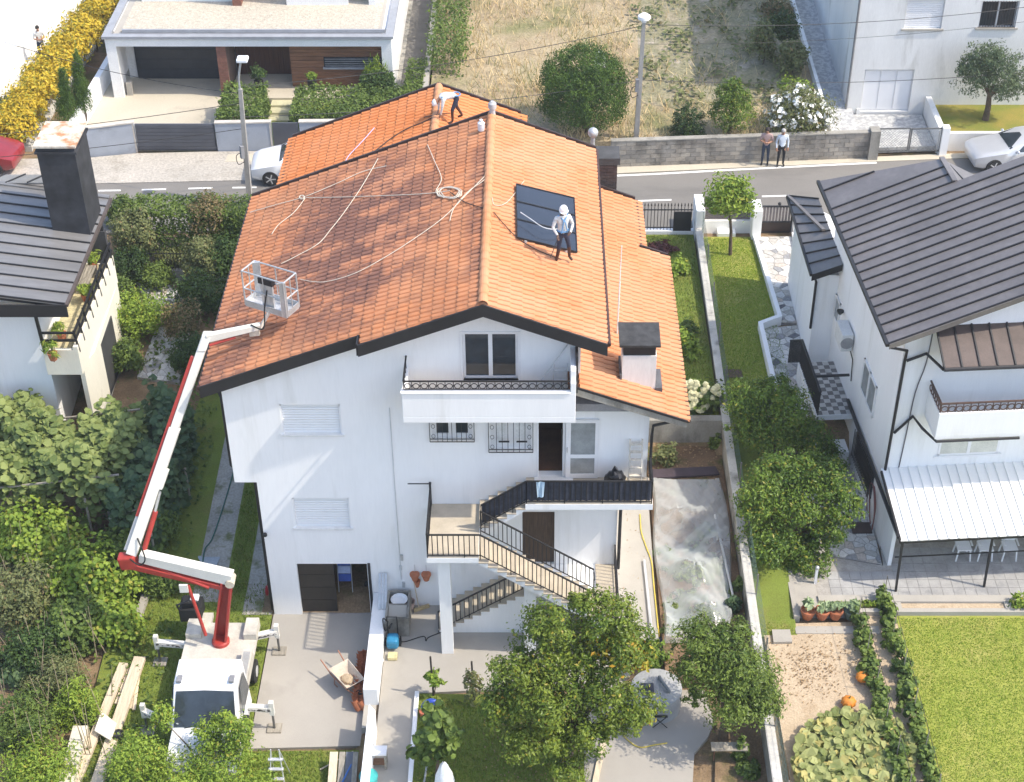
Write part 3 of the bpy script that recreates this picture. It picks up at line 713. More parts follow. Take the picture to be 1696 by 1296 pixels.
def slope(name, ridge_x, ridge_z, sgn, k, y0f, y1, eave_x, key, xstart=None):
    """sgn: +1 slope falls to +X. Collect tile frames; build deck."""
    th = math.atan(k); d = Vector((sgn*math.cos(th), 0, -math.sin(th))); nn = Vector((sgn*math.sin(th), 0, math.cos(th))); ac = nn.cross(d)
    Ltot = abs(eave_x-ridge_x)/math.cos(th); rows = int(Ltot/TL+.001)
    if rows*TL < Ltot-.1: rows += 1
    dk = MB()
    for (xa, xb, ya) in y0f:
        za = ridge_z-k*abs(xa-ridge_x); zb = ridge_z-k*abs(xb-ridge_x)
        dk.extr([(xa,ya,za-.02),(xb,ya,zb-.02),(xb,ya,zb-.14),(xa,ya,za-.14)], (0, y1-ya, 0))
    deck = dk.build(name, mat('roof_underlay', (.25,.10,.05), rough=.95), house)
    rr_ = random.Random(hash(name) % 97 + int(ridge_x*10))
    for i in range(rows):
        off = i*TL
        if off > Ltot-.02: break
        xm = ridge_x + sgn*math.cos(th)*(off+TL*.5)
        if xstart is not None and sgn*(xm-xstart) < 0: continue
        ylo = max([ya for (xa, xb, ya) in y0f if min(xa,xb) <= xm <= max(xa,xb)] or [y0f[-1][2]])
        n = int(round((y1-ylo)/TW))
        for j in range(n):
            y = ylo + (j+.5)*(y1-ylo)/n
            p = Vector((ridge_x, y, ridge_z)) + d*off + nn*.0
            M3 = Matrix((d, ac, nn)).transposed()
            M3 = M3 @ Euler((rr_.uniform(-.02,.02), rr_.uniform(-.012,.012), rr_.uniform(-.025,.025))).to_matrix()
            p = p + Vector((rr_.uniform(-.006,.006), rr_.uniform(-.006,.006), rr_.uniform(-.002,.006)))
            all_tiles.append((deck, key, M3, p, y + .15*abs(xm+3)))
    return deck
import hashlib
def hash(s): return int(hashlib.md5(s.encode()).hexdigest()[:6], 16)
d1 = slope('roof_slope', RX, RZ, -1, SL, [(RX,-4.65,34.4),(-4.65,-9.08,34.85)], 45.0, -9.08, 'w')
d2 = slope('roof_slope', RX, RZ, 1, SL, [(RX,1.91,34.4)], 45.0, 1.91, 'c')
d3 = slope('roof_slope', .9, 9.275, 1, .377, [(.9,3.3,34.4)], 45.7, 3.3, 'c', xstart=1.2)
d3b = slope('roof_slope', 3.24, 9.275-.377*2.34, 1, .377, [(3.24,4.16,34.4)], 42.8, 4.16, 'c')
d4 = slope('roof_slope', -3.19, 10.9, -1, SL, [(-3.19,-8.2,45.02)], 48.9, -8.2, 'r')
d5 = slope('roof_slope', -3.19, 10.9, 1, SL, [(-3.19,-.5,45.02)], 48.9, -.5, 'r')
all_tiles.sort(key=lambda t: t[4])
rest = {}
for i, (deck, key, M3, p, _) in enumerate(all_tiles):
    if i < 300:
        o = bpy.data.objects.new('roof_tile', tile_me[key]); col.objects.link(o); o.parent = deck
        o.location = p - ORG[deck.name]; o.rotation_euler = M3.to_euler()
    else: rest.setdefault(deck.name, (deck, key, []))[2].append((M3, p))
for nme, (deck, key, L) in rest.items():
    VV = np.concatenate([tv @ np.array(M3).T + np.array(p) for M3, p in L]); n0 = len(tv)
    QQ = np.concatenate([tq + n0*i for i in range(len(L))])
    npmesh('roof_tiles', VV, QQ, {'w': TILE_W, 'c': TILE_C, 'r': TILE_R}[key], parent=deck, kind='stuff')
# ridge tiles
rt = MB(); n = 8
for x, rdd in ((-.01,.135),(.12,.145),(.43,.125)):
    for k in range(n+1):
        a = math.pi*k/n; rt.v.append((math.cos(a)*rdd, x, math.sin(a)*rdd-.02))
for s_ in range(2):
    for k in range(n): rt.f.append((s_*(n+1)+k, s_*(n+1)+k+1, (s_+1)*(n+1)+k+1, (s_+1)*(n+1)+k))
first = None
for (rx, rz, ya, yb, dk, mm) in ((RX,RZ+.02,34.4,45.0,d1,TILE_C),(-3.19,10.92,45.3,48.9,d4,TILE_C)):
    nn_ = int((yb-ya)/.4); me = None
    for i in range(nn_):
        y = ya+(yb-ya)*i/nn_
        if me is None: o = rt.build('ridge_tile', mm, dk, keep=True); me = o.data
        else: o = bpy.data.objects.new('ridge_tile', me); col.objects.link(o); o.parent = dk
        o.location = Vector((rx,y,rz)) - ORG[dk.name]
# fascias, verges and gutters
fa = MB()
def fboard(xa, xb, y, zf, h=.34, t=.05, off=.03): fa.extr([(xa,y,zf(xa)+off),(xb,y,zf(xb)+off),(xb,y,zf(xb)-h),(xa,y,zf(xa)-h)], (0,t,0))
fboard(RX+.0, -4.65, 34.33, zmain); fboard(-4.65, -9.1, 34.78, zmain); fboard(RX, 1.93, 34.33, zmain)
fa.extr([(-4.65,34.385,zmain(-4.65)+.03),(-4.65,34.83,zmain(-4.65)+.03),(-4.65,34.83,zmain(-4.65)-.34),(-4.65,34.385,zmain(-4.65)-.34)], (-.05,0,0))
fa.build('fascia', FASCIA, house)
VERGE = mat('dark_verge_metal', (.045,.032,.03), rough=.5, var=.3)
def verge(xa, xb, y, zf, h=.13): MB().extr([(xa,y,zf(xa)+h),(xb,y,zf(xb)+h),(xb,y,zf(xb)-.3),(xa,y,zf(xa)-.3)], (0,.07,0)).build('verge_trim', VERGE, house)
verge(RX,-9.1,45.0,zmain); verge(RX,1.95,45.0,zmain)
zrear = lambda x: 10.9-SL*abs(x+3.19)
verge(-3.19,-8.25,48.9,zrear); verge(-3.19,-.45,48.9,zrear)
verge(1.0,3.3,45.7,zlow); MB().extr([(3.3,42.8,zlow(3.3)+.1),(4.2,42.8,zlow(4.2)+.1),(4.2,42.8,zlow(4.2)-.2),(3.3,42.8,zlow(3.3)-.2)], (0,.06,0)).build('verge_trim', VERGE, house)
GUT = mat('brown_gutter', (.06,.028,.022), rough=.45, var=.2)
for xe, ze, ya, yb in ((-9.12,zmain(-9.08)-.03,34.8,45.0),(1.96,zmain(1.91)-.02,34.38,45.0),(4.21,zlow(4.16)-.02,34.42,42.8),(3.35,zlow(3.3)-.02,42.86,45.7),(-8.24,zrear(-8.2)-.02,45.1,48.9),(-.46,zrear(-.5)-.02,45.1,48.9)):
    MB().tube([(xe,ya,ze),(xe,yb,ze)], .06, 8).build('gutter', GUT, house, smooth=True)
# concrete edge of the lower roof
m = MB(); m.extr([(1.12,34.36,zlow(1.12)-.02),(4.16,34.36,zlow(4.16)-.02),(4.16,34.36,zlow(4.16)-.20),(3.2,34.36,zlow(3.2)-.22),(1.12,34.36,zlow(1.12)-.24)], (0,.1,0))
m.build('eave_slab', CONC_OLD, house)
MB().extr([(1.12,34.34,zlow(1.12)+.06),(4.18,34.34,zlow(4.18)+.06),(4.18,34.34,zlow(4.18)-.01),(1.12,34.34,zlow(1.12)-.01)], (0,.03,0)).build('eave_trim', FASCIA, house)
# flashing at balcony end
MB().box(1.1,34.2,9.15,1.16,W+.3,10.35).build('flashing', FASCIA, house)
# soffit of main right eave
# chimneys
ch = MB().box(2.40,35.35,8.0,3.33,36.15,9.55).build('chimney', PLASTER_OLD, house)
MB().box(2.43,35.38,9.55,3.30,36.12,9.88).build('chimney_band', FASCIA, ch)
MB().extr([(2.30,35.28,9.88),(3.42,35.28,9.88),(3.42,36.25,9.98),(2.30,36.25,9.98)], (0,0,.07)).build('chimney_cap', mat('bitumen_cap', (.05,.05,.05), rough=.7, var=.3, scale=4), ch)
GFL = mat('grey_flashing', (.10,.10,.105), rough=.6, var=.2); MB().box(2.34,35.3,8.5,2.40,36.2,8.95).build('lead_flashing', GFL, ch); MB().box(3.33,35.3,8.2,3.53,36.2,8.5).build('lead_flashing', GFL, ch)
BRICK = mat('dark_brick', (.085,.062,.055), rough=.9, var=.3, scale=5, fvar=.2)
c2_ = MB().box(2.0,46.05,7.4,2.7,46.75,9.55).build('brick_chimney', mat('dark_mortar', (.15,.13,.12), rough=.95), house)
me = None
for r_ in range(19):
    for k in range(4):
        xa = 2.0+k*.2125+(0 if r_ % 2 else -.1); xa0 = max(xa,2.0); xb = min(xa+.2, 2.7)
        if xb-xa0 < .04: continue
        MB().box(xa0, 46.035, 7.22+r_*.12, xb, 46.08, 7.325+r_*.12).build('brick', BRICK, c2_)
MB().box(1.92,45.97,9.55,2.78,46.83,9.78).build('chimney_cap', mat('dark_slab_cap', (.07,.07,.07), rough=.8, var=.2), c2_)
vp = MB().tube([(1.86,45.5,9.2),(1.86,45.5,10.85)], .07, 10).ball((1.86,45.5,10.97), .17); vp.build('vent_pipe', GALV, house, smooth=True)
fn = MB().lathe([(.09,0),(.09,.25),(.13,.27),(.13,.42),(.05,.5)], (RX+.03,44.85,11.9), 10); fn.build('ridge_vent', mat('grey_clay', (.42,.42,.42), rough=.8), house, smooth=True)
# ================================================================ NEIGHBOURING BUILDINGS
SEAM = mat('dark_seamed_metal', (.185,.168,.160), rough=.42, metal=.25, var=.12, scale=.6, fine=6, fvar=.08, c3=(.22,.20,.188), c3scale=1.2, spec=.5)
SEAML = mat('grey_seamed_metal', (.22,.215,.21), rough=.42, metal=.3, var=.12, scale=.7, fine=5, fvar=.1, stretch=(.2,1,1), spec=.45)
def seam_panels(par, fz, strips, mm, rib=.05, axis='x', xf=None):
    """strips: list of (a0,a1,b0,b1): panel running along x from b0..b1, width y a0..a1; surface z=fz(x,y)."""
    for a0, a1, b0, b1 in strips:
        if axis == 'x': c = [(b0,a0),(b1,a0),(b1,a1),(b0,a1)]
        else: c = [(a0,b0),(a1,b0),(a1,b1),(a0,b1)]
        if xf: c = [xf(p) for p in c]
        m = MB().slab([(x, y, fz(x, y)) for x, y in c], .05)
        o = m.build('metal_panel', mm, par)
        if axis == 'x': e = [(b0,a0+.02),(b1,a0+.02)]
        else: e = [(a0+.02,b0),(a0+.02,b1)]
        if xf: e = [xf(p) for p in e]
        p = [(x, y, fz(x, y)+.02) for x, y in e]
        MB().beam(p[0], p[1], .045, rib).build('seam', BLACKMET, o)

# ---------------- right neighbour: local frame at the wall corner, turned 4 degrees
rh = thing('dark_roofed_house', 'white house with dark standing-seam metal roof beside crazy-paved path', 'house', (0,0,0))
def lz(x, y=0): return 8.3 + .41*(x+.62)
m = MB()
m.extr([(0,0,-.3),(12,0,-.3),(12,0,lz(12)-.2),(0,0,lz(0)-.2)], (0,.25,0))
m.extr([(0,.25,-.3),(0,8.6,-.3),(0,8.6,lz(0)-.2),(0,.25,lz(0)-.2)], (.25,0,0))
m.box(.25,8.35,-.3,12,8.6,8.3); m.box(11.75,.25,-.3,12,8.35,9)
m.box(0,-1.75,.3,.12,-.003,2.95)                       # side screen of the covered patio
wl = m.build('wall', PLASTER, rh)
roof = MB().slab([(-.5,-.3,lz(-.5)-.06),(12,-.3,lz(12)-.06),(12,6.1,lz(12)-.06),(2.9,6.1,lz(2.9)-.06),(2.9,7.7,lz(2.9)-.06),(-.5,8.9,lz(-.5)-.06)], .12).build('roof', FASCIA, rh)
ys_ = np.linspace(-.4, 6.2, 15)
seam_panels(roof, lz, [(a, b, -.62, 12.2) for a, b in zip(ys_[:-1], ys_[1:])], SEAM)
# the sheet's narrow end by the road
def ed(y): return 2.95 if y <= 7.7 else 2.95-(y-7.7)/1.35*3.5
for a, b in ((6.2,6.7),(6.7,7.2),(7.2,7.7)): seam_panels(roof, lz, [(a, b, -.62, 2.95)], SEAM)
m = MB().slab([(-.62,7.7,lz(-.62)),(2.95,7.7,lz(2.95)),(-.62,9.1,lz(-.62))], .05); m.build('metal_panel', SEAM, roof)
MB().beam((-.62,8.4,lz(-.62)+.03),(1.0,8.4,lz(1.0)+.03),.045,.05).build('seam', BLACKMET, roof)
MB().beam((2.95,6.2,lz(2.95)+.03),(2.95,7.75,lz(2.95)+.03),.16,.06).build('ridge_cap', SEAM, roof)
m = MB().poly([(2.95,6.2,lz(2.95)),(6.2,6.2,lz(2.95)-1.2),(2.95,7.75,lz(2.95)-.02)]); m.build('metal_panel', SEAM, roof)
for i in range(4): 
    t = .15+i*.2; MB().beam((2.95+3.25*t,6.2,lz(2.95)-1.2*t+.02),(2.95+1.4*t,6.2+1.5*(1-t)+.0,lz(2.95)-.9*t+.02),.035,.04).build('seam', BLACKMET, roof)
# verge and gutter
MB().beam((-.66,-.42,lz(-.62)-.02),(-.66,9.1,lz(-.62)-.02),.1,.1).build('gutter', BLACKMET, rh)
MB().extr([(-.6,-.44,lz(-.6)+.01),(12,-.44,lz(12)+.01),(12,-.44,lz(12)-.16),(-.6,-.44,lz(-.6)-.16)], (0,.04,0)).build('verge_board', SEAM, rh)
MB().extr([(4.2,1.3,lz(4.2)+.01),(5.0,1.3,lz(5.0)+.01),(5.0,2.1,lz(5.0)+.01),(4.2,2.1,lz(4.2)+.01)], (-.04,0,.09)).build('roof_window', mat('roof_hatch', (.04,.05,.09), rough=.3), rh)
# front: small dark roof, balcony, window, pipes
def fz2(x, y): return 8.62 + .5*y
sr = MB().slab([(.85,0,8.6),(12,0,8.6),(12,-1.2,8.0),(.85,-1.2,8.0)], .08).build('porch_roof', FASCIA, rh)
xs_ = np.arange(.8, 6.1, .52)
seam_panels(sr, fz2, [(a, b, -1.25, -.003) for a, b in zip(xs_[:-1], xs_[1:])], mat('brown_seamed_metal', (.085,.065,.058), rough=.45, metal=.2, var=.15), axis='y')
MB().tube([(.8,-1.3,7.98),(12,-1.3,7.98)], .06, 8).build('gutter', BLACKMET, sr)
m = MB().box(.95,-1.2,5.35,12,-.003,5.5); m.box(.95,-1.2,5.5,12,-1.08,6.3); m.box(.95,-1.08,5.5,1.07,-.003,6.3)
bal = m.build('balcony', PLASTER, rh, bev=.01)
SCAL = mat('brown_scalloped_rail', (.10,.06,.045), rough=.6, var=.3)
m = MB().beam((.98,-1.14,6.62),(12,-1.14,6.62),.05,.04).beam((.98,-1.14,6.62),(.98,-.0,6.62),.05,.04); m.build('handrail', SCAL, bal)
un = MB(); un.tube([(.1*math.cos(t*math.pi/5),0,.12+.1*math.sin(t*math.pi/5)) for t in range(11)], .018, 5); un.beam((-.11,0,0),(-.11,0,.3),.025,.025)
me = None
for i in range(22):
    x = 1.1+i*.22
    if me is None: o = un.build('rail_scroll', SCAL, bal, keep=True); me = o.data
    else: o = bpy.data.objects.new('rail_scroll', me); col.objects.link(o); o.parent = bal
    o.location = Vector((x,-1.14,6.3)) - ORG[bal.name]
for i in range(6):
    o = bpy.data.objects.new('rail_scroll', me); col.objects.link(o); o.parent = bal; o.location = Vector((.98,-1.0+i*.18,6.3)) - ORG[bal.name]; o.rotation_euler = (0,0,R(90))
wf = MB(); x0,x1,z0,z1 = 1.6,3.5,3.72,4.75
wf.box(x0,-.02,z0,x1,.1,z0+.07); wf.box(x0,-.02,z1-.07,x1,.1,z1); wf.box(x0,-.02,z0,x0+.07,.1,z1); wf.box(x1-.07,-.02,z0,x1,.1,z1); wf.box(2.5,-.03,z0,2.6,.1,z1); wf.box(x0-.1,-.06,z0-.06,x1+.1,.0,z0)
wo = wf.build('window', WHITEPVC, rh)
for a, b in ((x0+.07,2.5),(2.6,x1-.07)): MB().box(a,-.015,z0+.07,b,-.008,z1-.07).build('blind', mat('cream_blind', (.62,.62,.55), rough=.8, var=.1), wo)
MB().beam((1.9,-.06,7.65),(4.0,-.06,7.65),.1,.06).build('awning_box', WHITEPVC, rh)
for pts in ([(-.55,-.42,8.2),(.05,-.12,7.85),(.05,-.07,7.4),(.02,-.07,2.9)], [(.8,-1.25,7.95),(.65,-.1,7.7),(.1,-.08,7.45)], [(3.5,-1.24,5.3),(1.0,-1.24,5.3),(.75,-.6,5.3),(.6,-.06,5.35),(.1,-.08,4.75)]):
    MB().tube(pts, .045, 8).build('downpipe', BLACKMET, rh)
MB().tube(smoothpts([(.75,-.03,8.6),(.72,-.03,7.3),(.55,-.03,6.2),(.5,-.03,4.6),(.45,-.03,3.2)],4), .018, 6).build('cable', mat('grey_cable', (.12,.12,.13)), rh)
# side wall: black gutter line, windows, air conditioner, grille
MB().beam((-.08,4.3,2.70),(-.12,-2.6,2.78),.09,.09).build('lower_gutter', BLACKMET, rh)
def sidewin(y0, y1, z0, z1, g=GLASSG):
    f = MB(); f.box(-.05,y0,z0,.02,y1,z0+.08); f.box(-.05,y0,z1-.08,.02,y1,z1); f.box(-.05,y0,z0,.02,y0+.08,z1); f.box(-.05,y1-.08,z0,.02,y1,z1); f.box(-.06,(y0+y1)/2-.05,z0,.02,(y0+y1)/2+.05,z1)
    o = f.build('window', WHITEPVC, rh)
    for a, b in ((y0+.08,(y0+y1)/2-.05),((y0+y1)/2+.05,y1-.08)): MB().box(-.03,a,z0+.08,-.02,b,z1-.08).build('pane', g, o)
sidewin(1.75,3.35,3.9,5.1); sidewin(6.7,7.9,4.0,4.9)
ac = MB().box(-.42,4.75,4.35,-.04,5.65,5.0).build('air_conditioner', mat('white_appliance', (.68,.68,.66), rough=.6, var=.08), rh, bev=.02)
MB().lathe([(.22,0),(.22,.02),(.05,.03)], (-.23,4.74,4.68), 16, 'y').build('fan_guard', mat('grey_guard', (.3,.3,.3)), ac)
MB().tube([(-.1,4.7,4.4),(-.05,4.5,4.2),(-.03,4.4,3.4)], .02, 6).build('hose', BLACKMET, ac)
MB().lathe([(.05,0),(.12,.1),(.12,.14)], (-.12,6.35,4.75), 10).build('wall_lamp', BLACKMET, rh)
wg = MB().box(-.03,.7,1.45,-.004,3.0,2.45).build('side_window', GLASS, rh)
for i in range(18): MB().beam((-.11,.75+i*.13,1.4),(-.11,.75+i*.13,2.5),.025,.025).build('bar', BLACKMET, wg)
# entrance landing with railing on the path side
L0, L1 = 3.7, 6.7
m = MB().box(-1.25,L0,2.35,-.003,L1,2.55).box(-1.25,L0+1.0,.9,-.003,L1,2.3).box(-1.2,L0-.75,.9,-.2,L0-.05,1.55); la = m.build('entrance_landing', PLASTER_OLD, rh)
CHK = [mat('dark_floor_tile', (.16,.15,.14), rough=.5), mat('light_floor_tile', (.50,.48,.44), rough=.5)]
for i in range(6):
    for j in range(14):
        MB().box(-1.22+i*.2+.004, L0+.03+j*.21+.004, 2.545, -1.22+i*.2+.196, L0+.03+j*.21+.206, 2.562).build('floor_tile', CHK[(i+j)%2], la)
def rail2(p, q, h=.95, sp=.11):
    p, q = Vector(p), Vector(q); n = int((q-p).length/sp)
    MB().beam(p+Vector((0,0,h)), q+Vector((0,0,h)), .07, .05).build('handrail', BLACKMET, la)
    for i in range(n+1): 
        b = p+(q-p)*(i/n); MB().beam(b, b+Vector((0,0,h)), .03, .03, up=(0,1,0)).build('baluster', BLACKMET, la)
rail2((-1.2,L0+.03,2.55),(-1.2,L1,2.55)); rail2((-1.2,L1,2.55),(-1.35,L1+.9,1.9)); 
MB().beam((-1.2,L0+.9,3.5),(-.05,L0+.9,3.5),.08,.06).build('handrail', BLACKMET, la)
MB().tube([(-1.2,L0+.05,2.5),(-1.2,L0-.9,1.9),(-1.2,L0-1.0,.9)], .025, 6).build('stair_rail', BLACKMET, la)
# covered patio: white corrugated roof on black posts
cf = lambda x, y: 3.32 + (y+.0)*.2
cr = MB(); 
for i in range(40):
    x = -.1+i*.3
    if x > 11.8: break
    for a, b, dz in ((0,.24,0),(.24,.3,.035)):
        cr.slab([(x+a,-2.75,cf(0,-2.75)+dz),(x+b,-2.75,cf(0,-2.75)+dz),(x+b,-.004,cf(0,0)+dz),(x+a,-.004,cf(0,0)+dz)], .03+dz)
can = cr.build('patio_roof', mat('white_corrugated_sheet', (.76,.76,.74), rough=.5, var=.04, scale=.6, fvar=.02), rh)
m = MB().beam((-.12,-2.72,2.72),(12,-2.72,2.72),.06,.1).beam((-.1,-2.72,2.74),(-.1,-.1,3.26),.06,.08).beam((-.1,-2.5,1.9),(12,-2.5,1.9),.03,.03); m.build('canopy_frame', BLACKMET, can)
for x in (-.03, 2.7, 5.5): MB().beam((x,-2.9,.8),(x,-2.72,2.7),.06,.06,up=(1,0,0)).build('post', BLACKMET, can)
# small lean-to roof near the road (in the same turned frame)
rh.location = (10.8, 38.1, 0); rh.rotation_euler = (0, 0, R(4.0))
ORG[rh.name] = Vector((10.8,38.1,0))
an = thing('entry_annex', 'white annex with small dark seamed lean-to roof at the path gate', 'annex', (9.9,47,1.8))
pz = 5.7
cA, cB, cC, cD = atz(1305,325,pz), atz(1345,455,pz), atz(1396,438,pz+.55), atz(1356,330,pz+.6)
m = MB().extr([cA-Vector((0,0,.06)),cB-Vector((0,0,.06)),cC-Vector((0,0,.06)),cD-Vector((0,0,.06))], (0,0,.04)); ar = m.build('roof', FASCIA, an)
for i in range(8):
    t0, t1_ = i/8, (i+1)/8
    q = [cA+(cB-cA)*t0, cA+(cB-cA)*t1_, cD+(cC-cD)*t1_, cD+(cC-cD)*t0]
    o = MB().slab(q, .035).build('metal_panel', SEAM, ar); MB().beam(q[0]+Vector((0,0,.02)), q[3]+Vector((0,0,.02)), .04, .05).build('seam', BLACKMET, o)
MB().beam(cA+Vector((0,0,.03)), cA+(cD-cA)*.2+(cC-cA)*.55+Vector((0,0,.12)), .12, .06).build('hip_cap', SEAM, ar)
MB().beam(cA-Vector((.03,0,.03)), cB-Vector((.03,0,.03)), .08, .1).build('gutter', BLACKMET, ar)
MB().extr([cB-Vector((0,.02,.25)),cC-Vector((0,.02,.25)),cC-Vector((0,.02,0)),cB-Vector((0,.02,0))], (0,.05,0)).build('end_board', FASCIA, ar)
MB().extr([(cB.x+.25,cB.y+.2,1.3),(10.75,cB.y+.0,1.3),(10.6,cD.y,1.3),(cA.x+.35,cA.y,1.3)], (0,0,pz-.1-1.3)).build('wall', PLASTER, an)
MB().tube([(cB.x+.1,cB.y+.1,pz-.1),(cB.x+.2,cB.y+.15,pz-.4),(cB.x+.2,cB.y+.15,3.4)], .045, 8).build('downpipe', BLACKMET, an)

# ---------------- left neighbour
lh = thing('grey_roofed_house', 'cream and white house with grey seamed roof, tall black chimney and plant balcony', 'house', (-18,46,1))
def lzz(x, y=0): return 6.5 + .15*(-14.95-x)
m = MB().box(-28,43.0,-.3,-16.1,49.6,6.35); m.build('wall', PLASTER, lh)
lr = MB().slab([(-28,42.5,lzz(-28)-.06),(-15.05,42.5,lzz(-15.05)-.06),(-15.05,49.0,lzz(-15.05)-.06),(-28,49.0,lzz(-28)-.06)], .15).build('roof', FASCIA, lh)
yy_ = np.linspace(42.4, 49.1, 12)
seam_panels(lr, lzz, [(a, b, -28, -14.95) for a, b in zip(yy_[:-1], yy_[1:])], SEAML)
def lz3(x, y): return lzz(x) - .25*(y-49.1)
xs_ = np.arange(-24.5, -16.0, .75)
seam_panels(lr, lambda x, y: 7.1-.4*(y-49.1), [(a, b, 49.15, 51.2) for a, b in zip(xs_[:-1], xs_[1:])], SEAML, axis='y')
MB().beam((-14.9,42.38,6.46),(-14.9,49.1,6.46),.1,.1).build('gutter', mat('brown_metal', (.09,.07,.06), rough=.5), lr)
MB().box(-28,42.34,6.05,-14.9,42.4,6.5).build('fascia', FASCIA, lr)
MB().beam((-28,49.12,lzz(-28)+.03),(-14.95,49.12,lzz(-14.95)+.03),.2,.06).build('ridge_cap', SEAML, lr)
chm = MB().box(-16.3,46.6,6.4,-15.05,48.2,9.85).box(-16.36,46.53,9.62,-14.98,48.26,9.7).build('chimney', mat('black_slate_cladding', (.035,.036,.04), rough=.6, var=.35, scale=1.2, fine=3, fvar=.2), lh)
MB().box(-16.36,46.52,9.85,-14.98,48.28,9.93).build('rusty_cap', mat('rust_stained_sheet', (.62,.56,.46), rough=.7, scale=2.2, c2=(.42,.20,.09), lo=.45, hi=.62, fine=9, fvar=.15), chm)
# balcony
m = MB().box(-16.1,42.7,3.5,-14.95,48.3,4.3); m.box(-15.1,42.7,4.3,-14.95,48.3,4.62); m.box(-16.1,42.7,4.3,-15.1,42.82,4.5)
m.extr([(-15.05,43.2,0),(-14.85,44.0,0),(-14.95,48.2,0),(-15.2,48.2,0),(-15.2,43.2,0)], (0,0,3.5))
lb = m.build('balcony', CREAM, lh)
MB().box(-16.05,42.85,4.3,-15.12,48.2,4.32).build('balcony_floor', mat('cream_mosaic_floor', (.55,.48,.28), rough=.7, scale=8, c2=(.40,.36,.22), lo=.45, hi=.55), lb)
MB().box(-14.93,44.6,1.0,-14.87,46.6,3.2).build('dark_shutter', mat('grey_shutter', (.06,.06,.06), rough=.6), lh)
for z in (4.85,5.15): MB().beam((-14.98,42.75,z),(-14.98,48.3,z),.06,.07).build('rail', BLACKMET, lb); MB().beam((-16.1,42.75,z),(-14.98,42.75,z),.06,.07).build('rail', BLACKMET, lb)
for i in range(9): MB().beam((-14.96,42.9+i*.66,4.3),(-15.0,42.8+i*.66,5.2),.06,.06,up=(1,0,0)).build('rail_post', BLACKMET, lb)
MB().beam((-16.05,42.75,4.3),(-16.05,42.6,6.3),.09,.09,up=(1,0,0)).build('post', BLACKMET, lb)
MB().beam((-15.2,48.4,3.0),(-15.2,48.4,6.3),.1,.1,up=(1,0,0)).build('post', BLACKMET, lb)
MB().box(-15.9,48.3,3.2,-15.1,48.5,5.6).build('privacy_panel', mat('dark_panel', (.06,.06,.065), rough=.6), lb)

# ---------------- modern house across the road
mh = thing('modern_house', 'flat-roofed modern house with gravel roof, dark garage door and wooden cladding', 'house', (-12.5,68,2.1))
GREYTRIM = mat('grey_coping', (.30,.31,.33), rough=.5, var=.1)
MWHITE = mat('modern_white', (.78,.78,.77), rough=.8, var=.03)
m = MB().box(-18.9,65.55,4.62,-6.3,66.0,5.0); m.box(-18.9,65.55,2.1,-18.45,66.3,4.62); m.box(-6.75,65.55,2.1,-6.3,66.6,4.62); m.box(-6.75,66.6,2.1,-6.3,78,4.99); m.box(-18.9,66.3,2.6,-18.6,78,4.99)
m.build('wall', MWHITE, mh)
MB().box(-18.35,65.75,2.1,-18.1,66.0,2.75).build('pier', CONC, mh)
MB().box(-18.6,66.0,4.75,-6.75,78,5.02).build('roof_slab', CONC, mh)
MB().box(-18.3,66.2,5.02,-6.9,78,5.06).build('roof_gravel', mat('roof_gravel', (.40,.36,.29), rough=1, scale=7, c2=(.54,.49,.40), fine=16, fvar=.3, bump=1, bscale=9, dist=.04), mh)
m = MB().box(-19.0,65.45,5.0,-6.2,65.8,5.12); m.box(-19.0,65.8,5.0,-18.65,78,5.12); m.box(-6.55,65.8,5.0,-6.2,78,5.12); m.box(-18.2,66.0,5.06,-6.6,66.12,5.2); m.build('coping', GREYTRIM, mh)
gd = MB().box(-18.2,67.5,2.1,-14.0,67.6,4.6).build('garage_door', mat('anthracite_door', (.03,.035,.045), rough=.5, var=.1), mh)
for i in range(5): MB().box(-18.15,67.47,2.14+i*.49,-14.05,67.5,2.14+i*.49+.47).build('door_panel', bpy.data.materials['anthracite_door'], gd)
m = MB().box(-18.6,67.62,2.1,-6.75,67.9,4.75); m.build('back_wall', MWHITE, mh)
pr = MB().box(-14.05,65.6,2.1,-13.65,67.6,4.66).build('brick_pier', mat('pier_mortar', (.22,.15,.12), rough=.95), mh)
RB = mat('red_brown_brick', (.22,.10,.07), rough=.9, var=.2, scale=5)
for i in range(22): MB().box(-14.06,65.585,2.13+i*.115,-13.64,65.62,2.13+i*.115+.1).build('brick', RB, pr)
WOODR = mat('red_brown_cladding', (.21,.10,.055), rough=.6, var=.3, scale=1.5, stretch=(.5,1,7), fvar=.15)
wc = MB().box(-10.9,66.05,2.1,-6.76,67.6,4.61).build('wood_cladding', WOODR, mh)
for i in range(14): MB().box(-10.88,66.02,2.14+i*.178,-6.77,66.05,2.14+i*.178+.165).build('board', WOODR, wc)
ed_ = MB().box(-13.6,67.45,2.1,-11.0,67.6,4.6).build('entrance_door', mat('dark_wood_door', (.09,.035,.022), rough=.5, var=.2, stretch=(6,1,.5)), mh)
for i in range(12): MB().box(-13.55+i*.212,67.42,2.15,-13.55+i*.212+.195,67.45,4.55).build('board', bpy.data.materials['dark_wood_door'], ed_)
sw = MB().box(-9.4,65.98,3.42,-6.8,66.03,3.9).build('strip_window', GLASS, mh)
for i in range(4): MB().box(-9.35,65.95,3.47+i*.11,-6.85,65.98,3.51+i*.11).build('blind_slat', mat('grey_slat', (.2,.2,.21)) if i == 0 else bpy.data.materials['grey_slat'], sw)
MB().box(-9.45,65.9,3.35,-6.78,66.02,3.42).build('sill', GREYTRIM, sw)
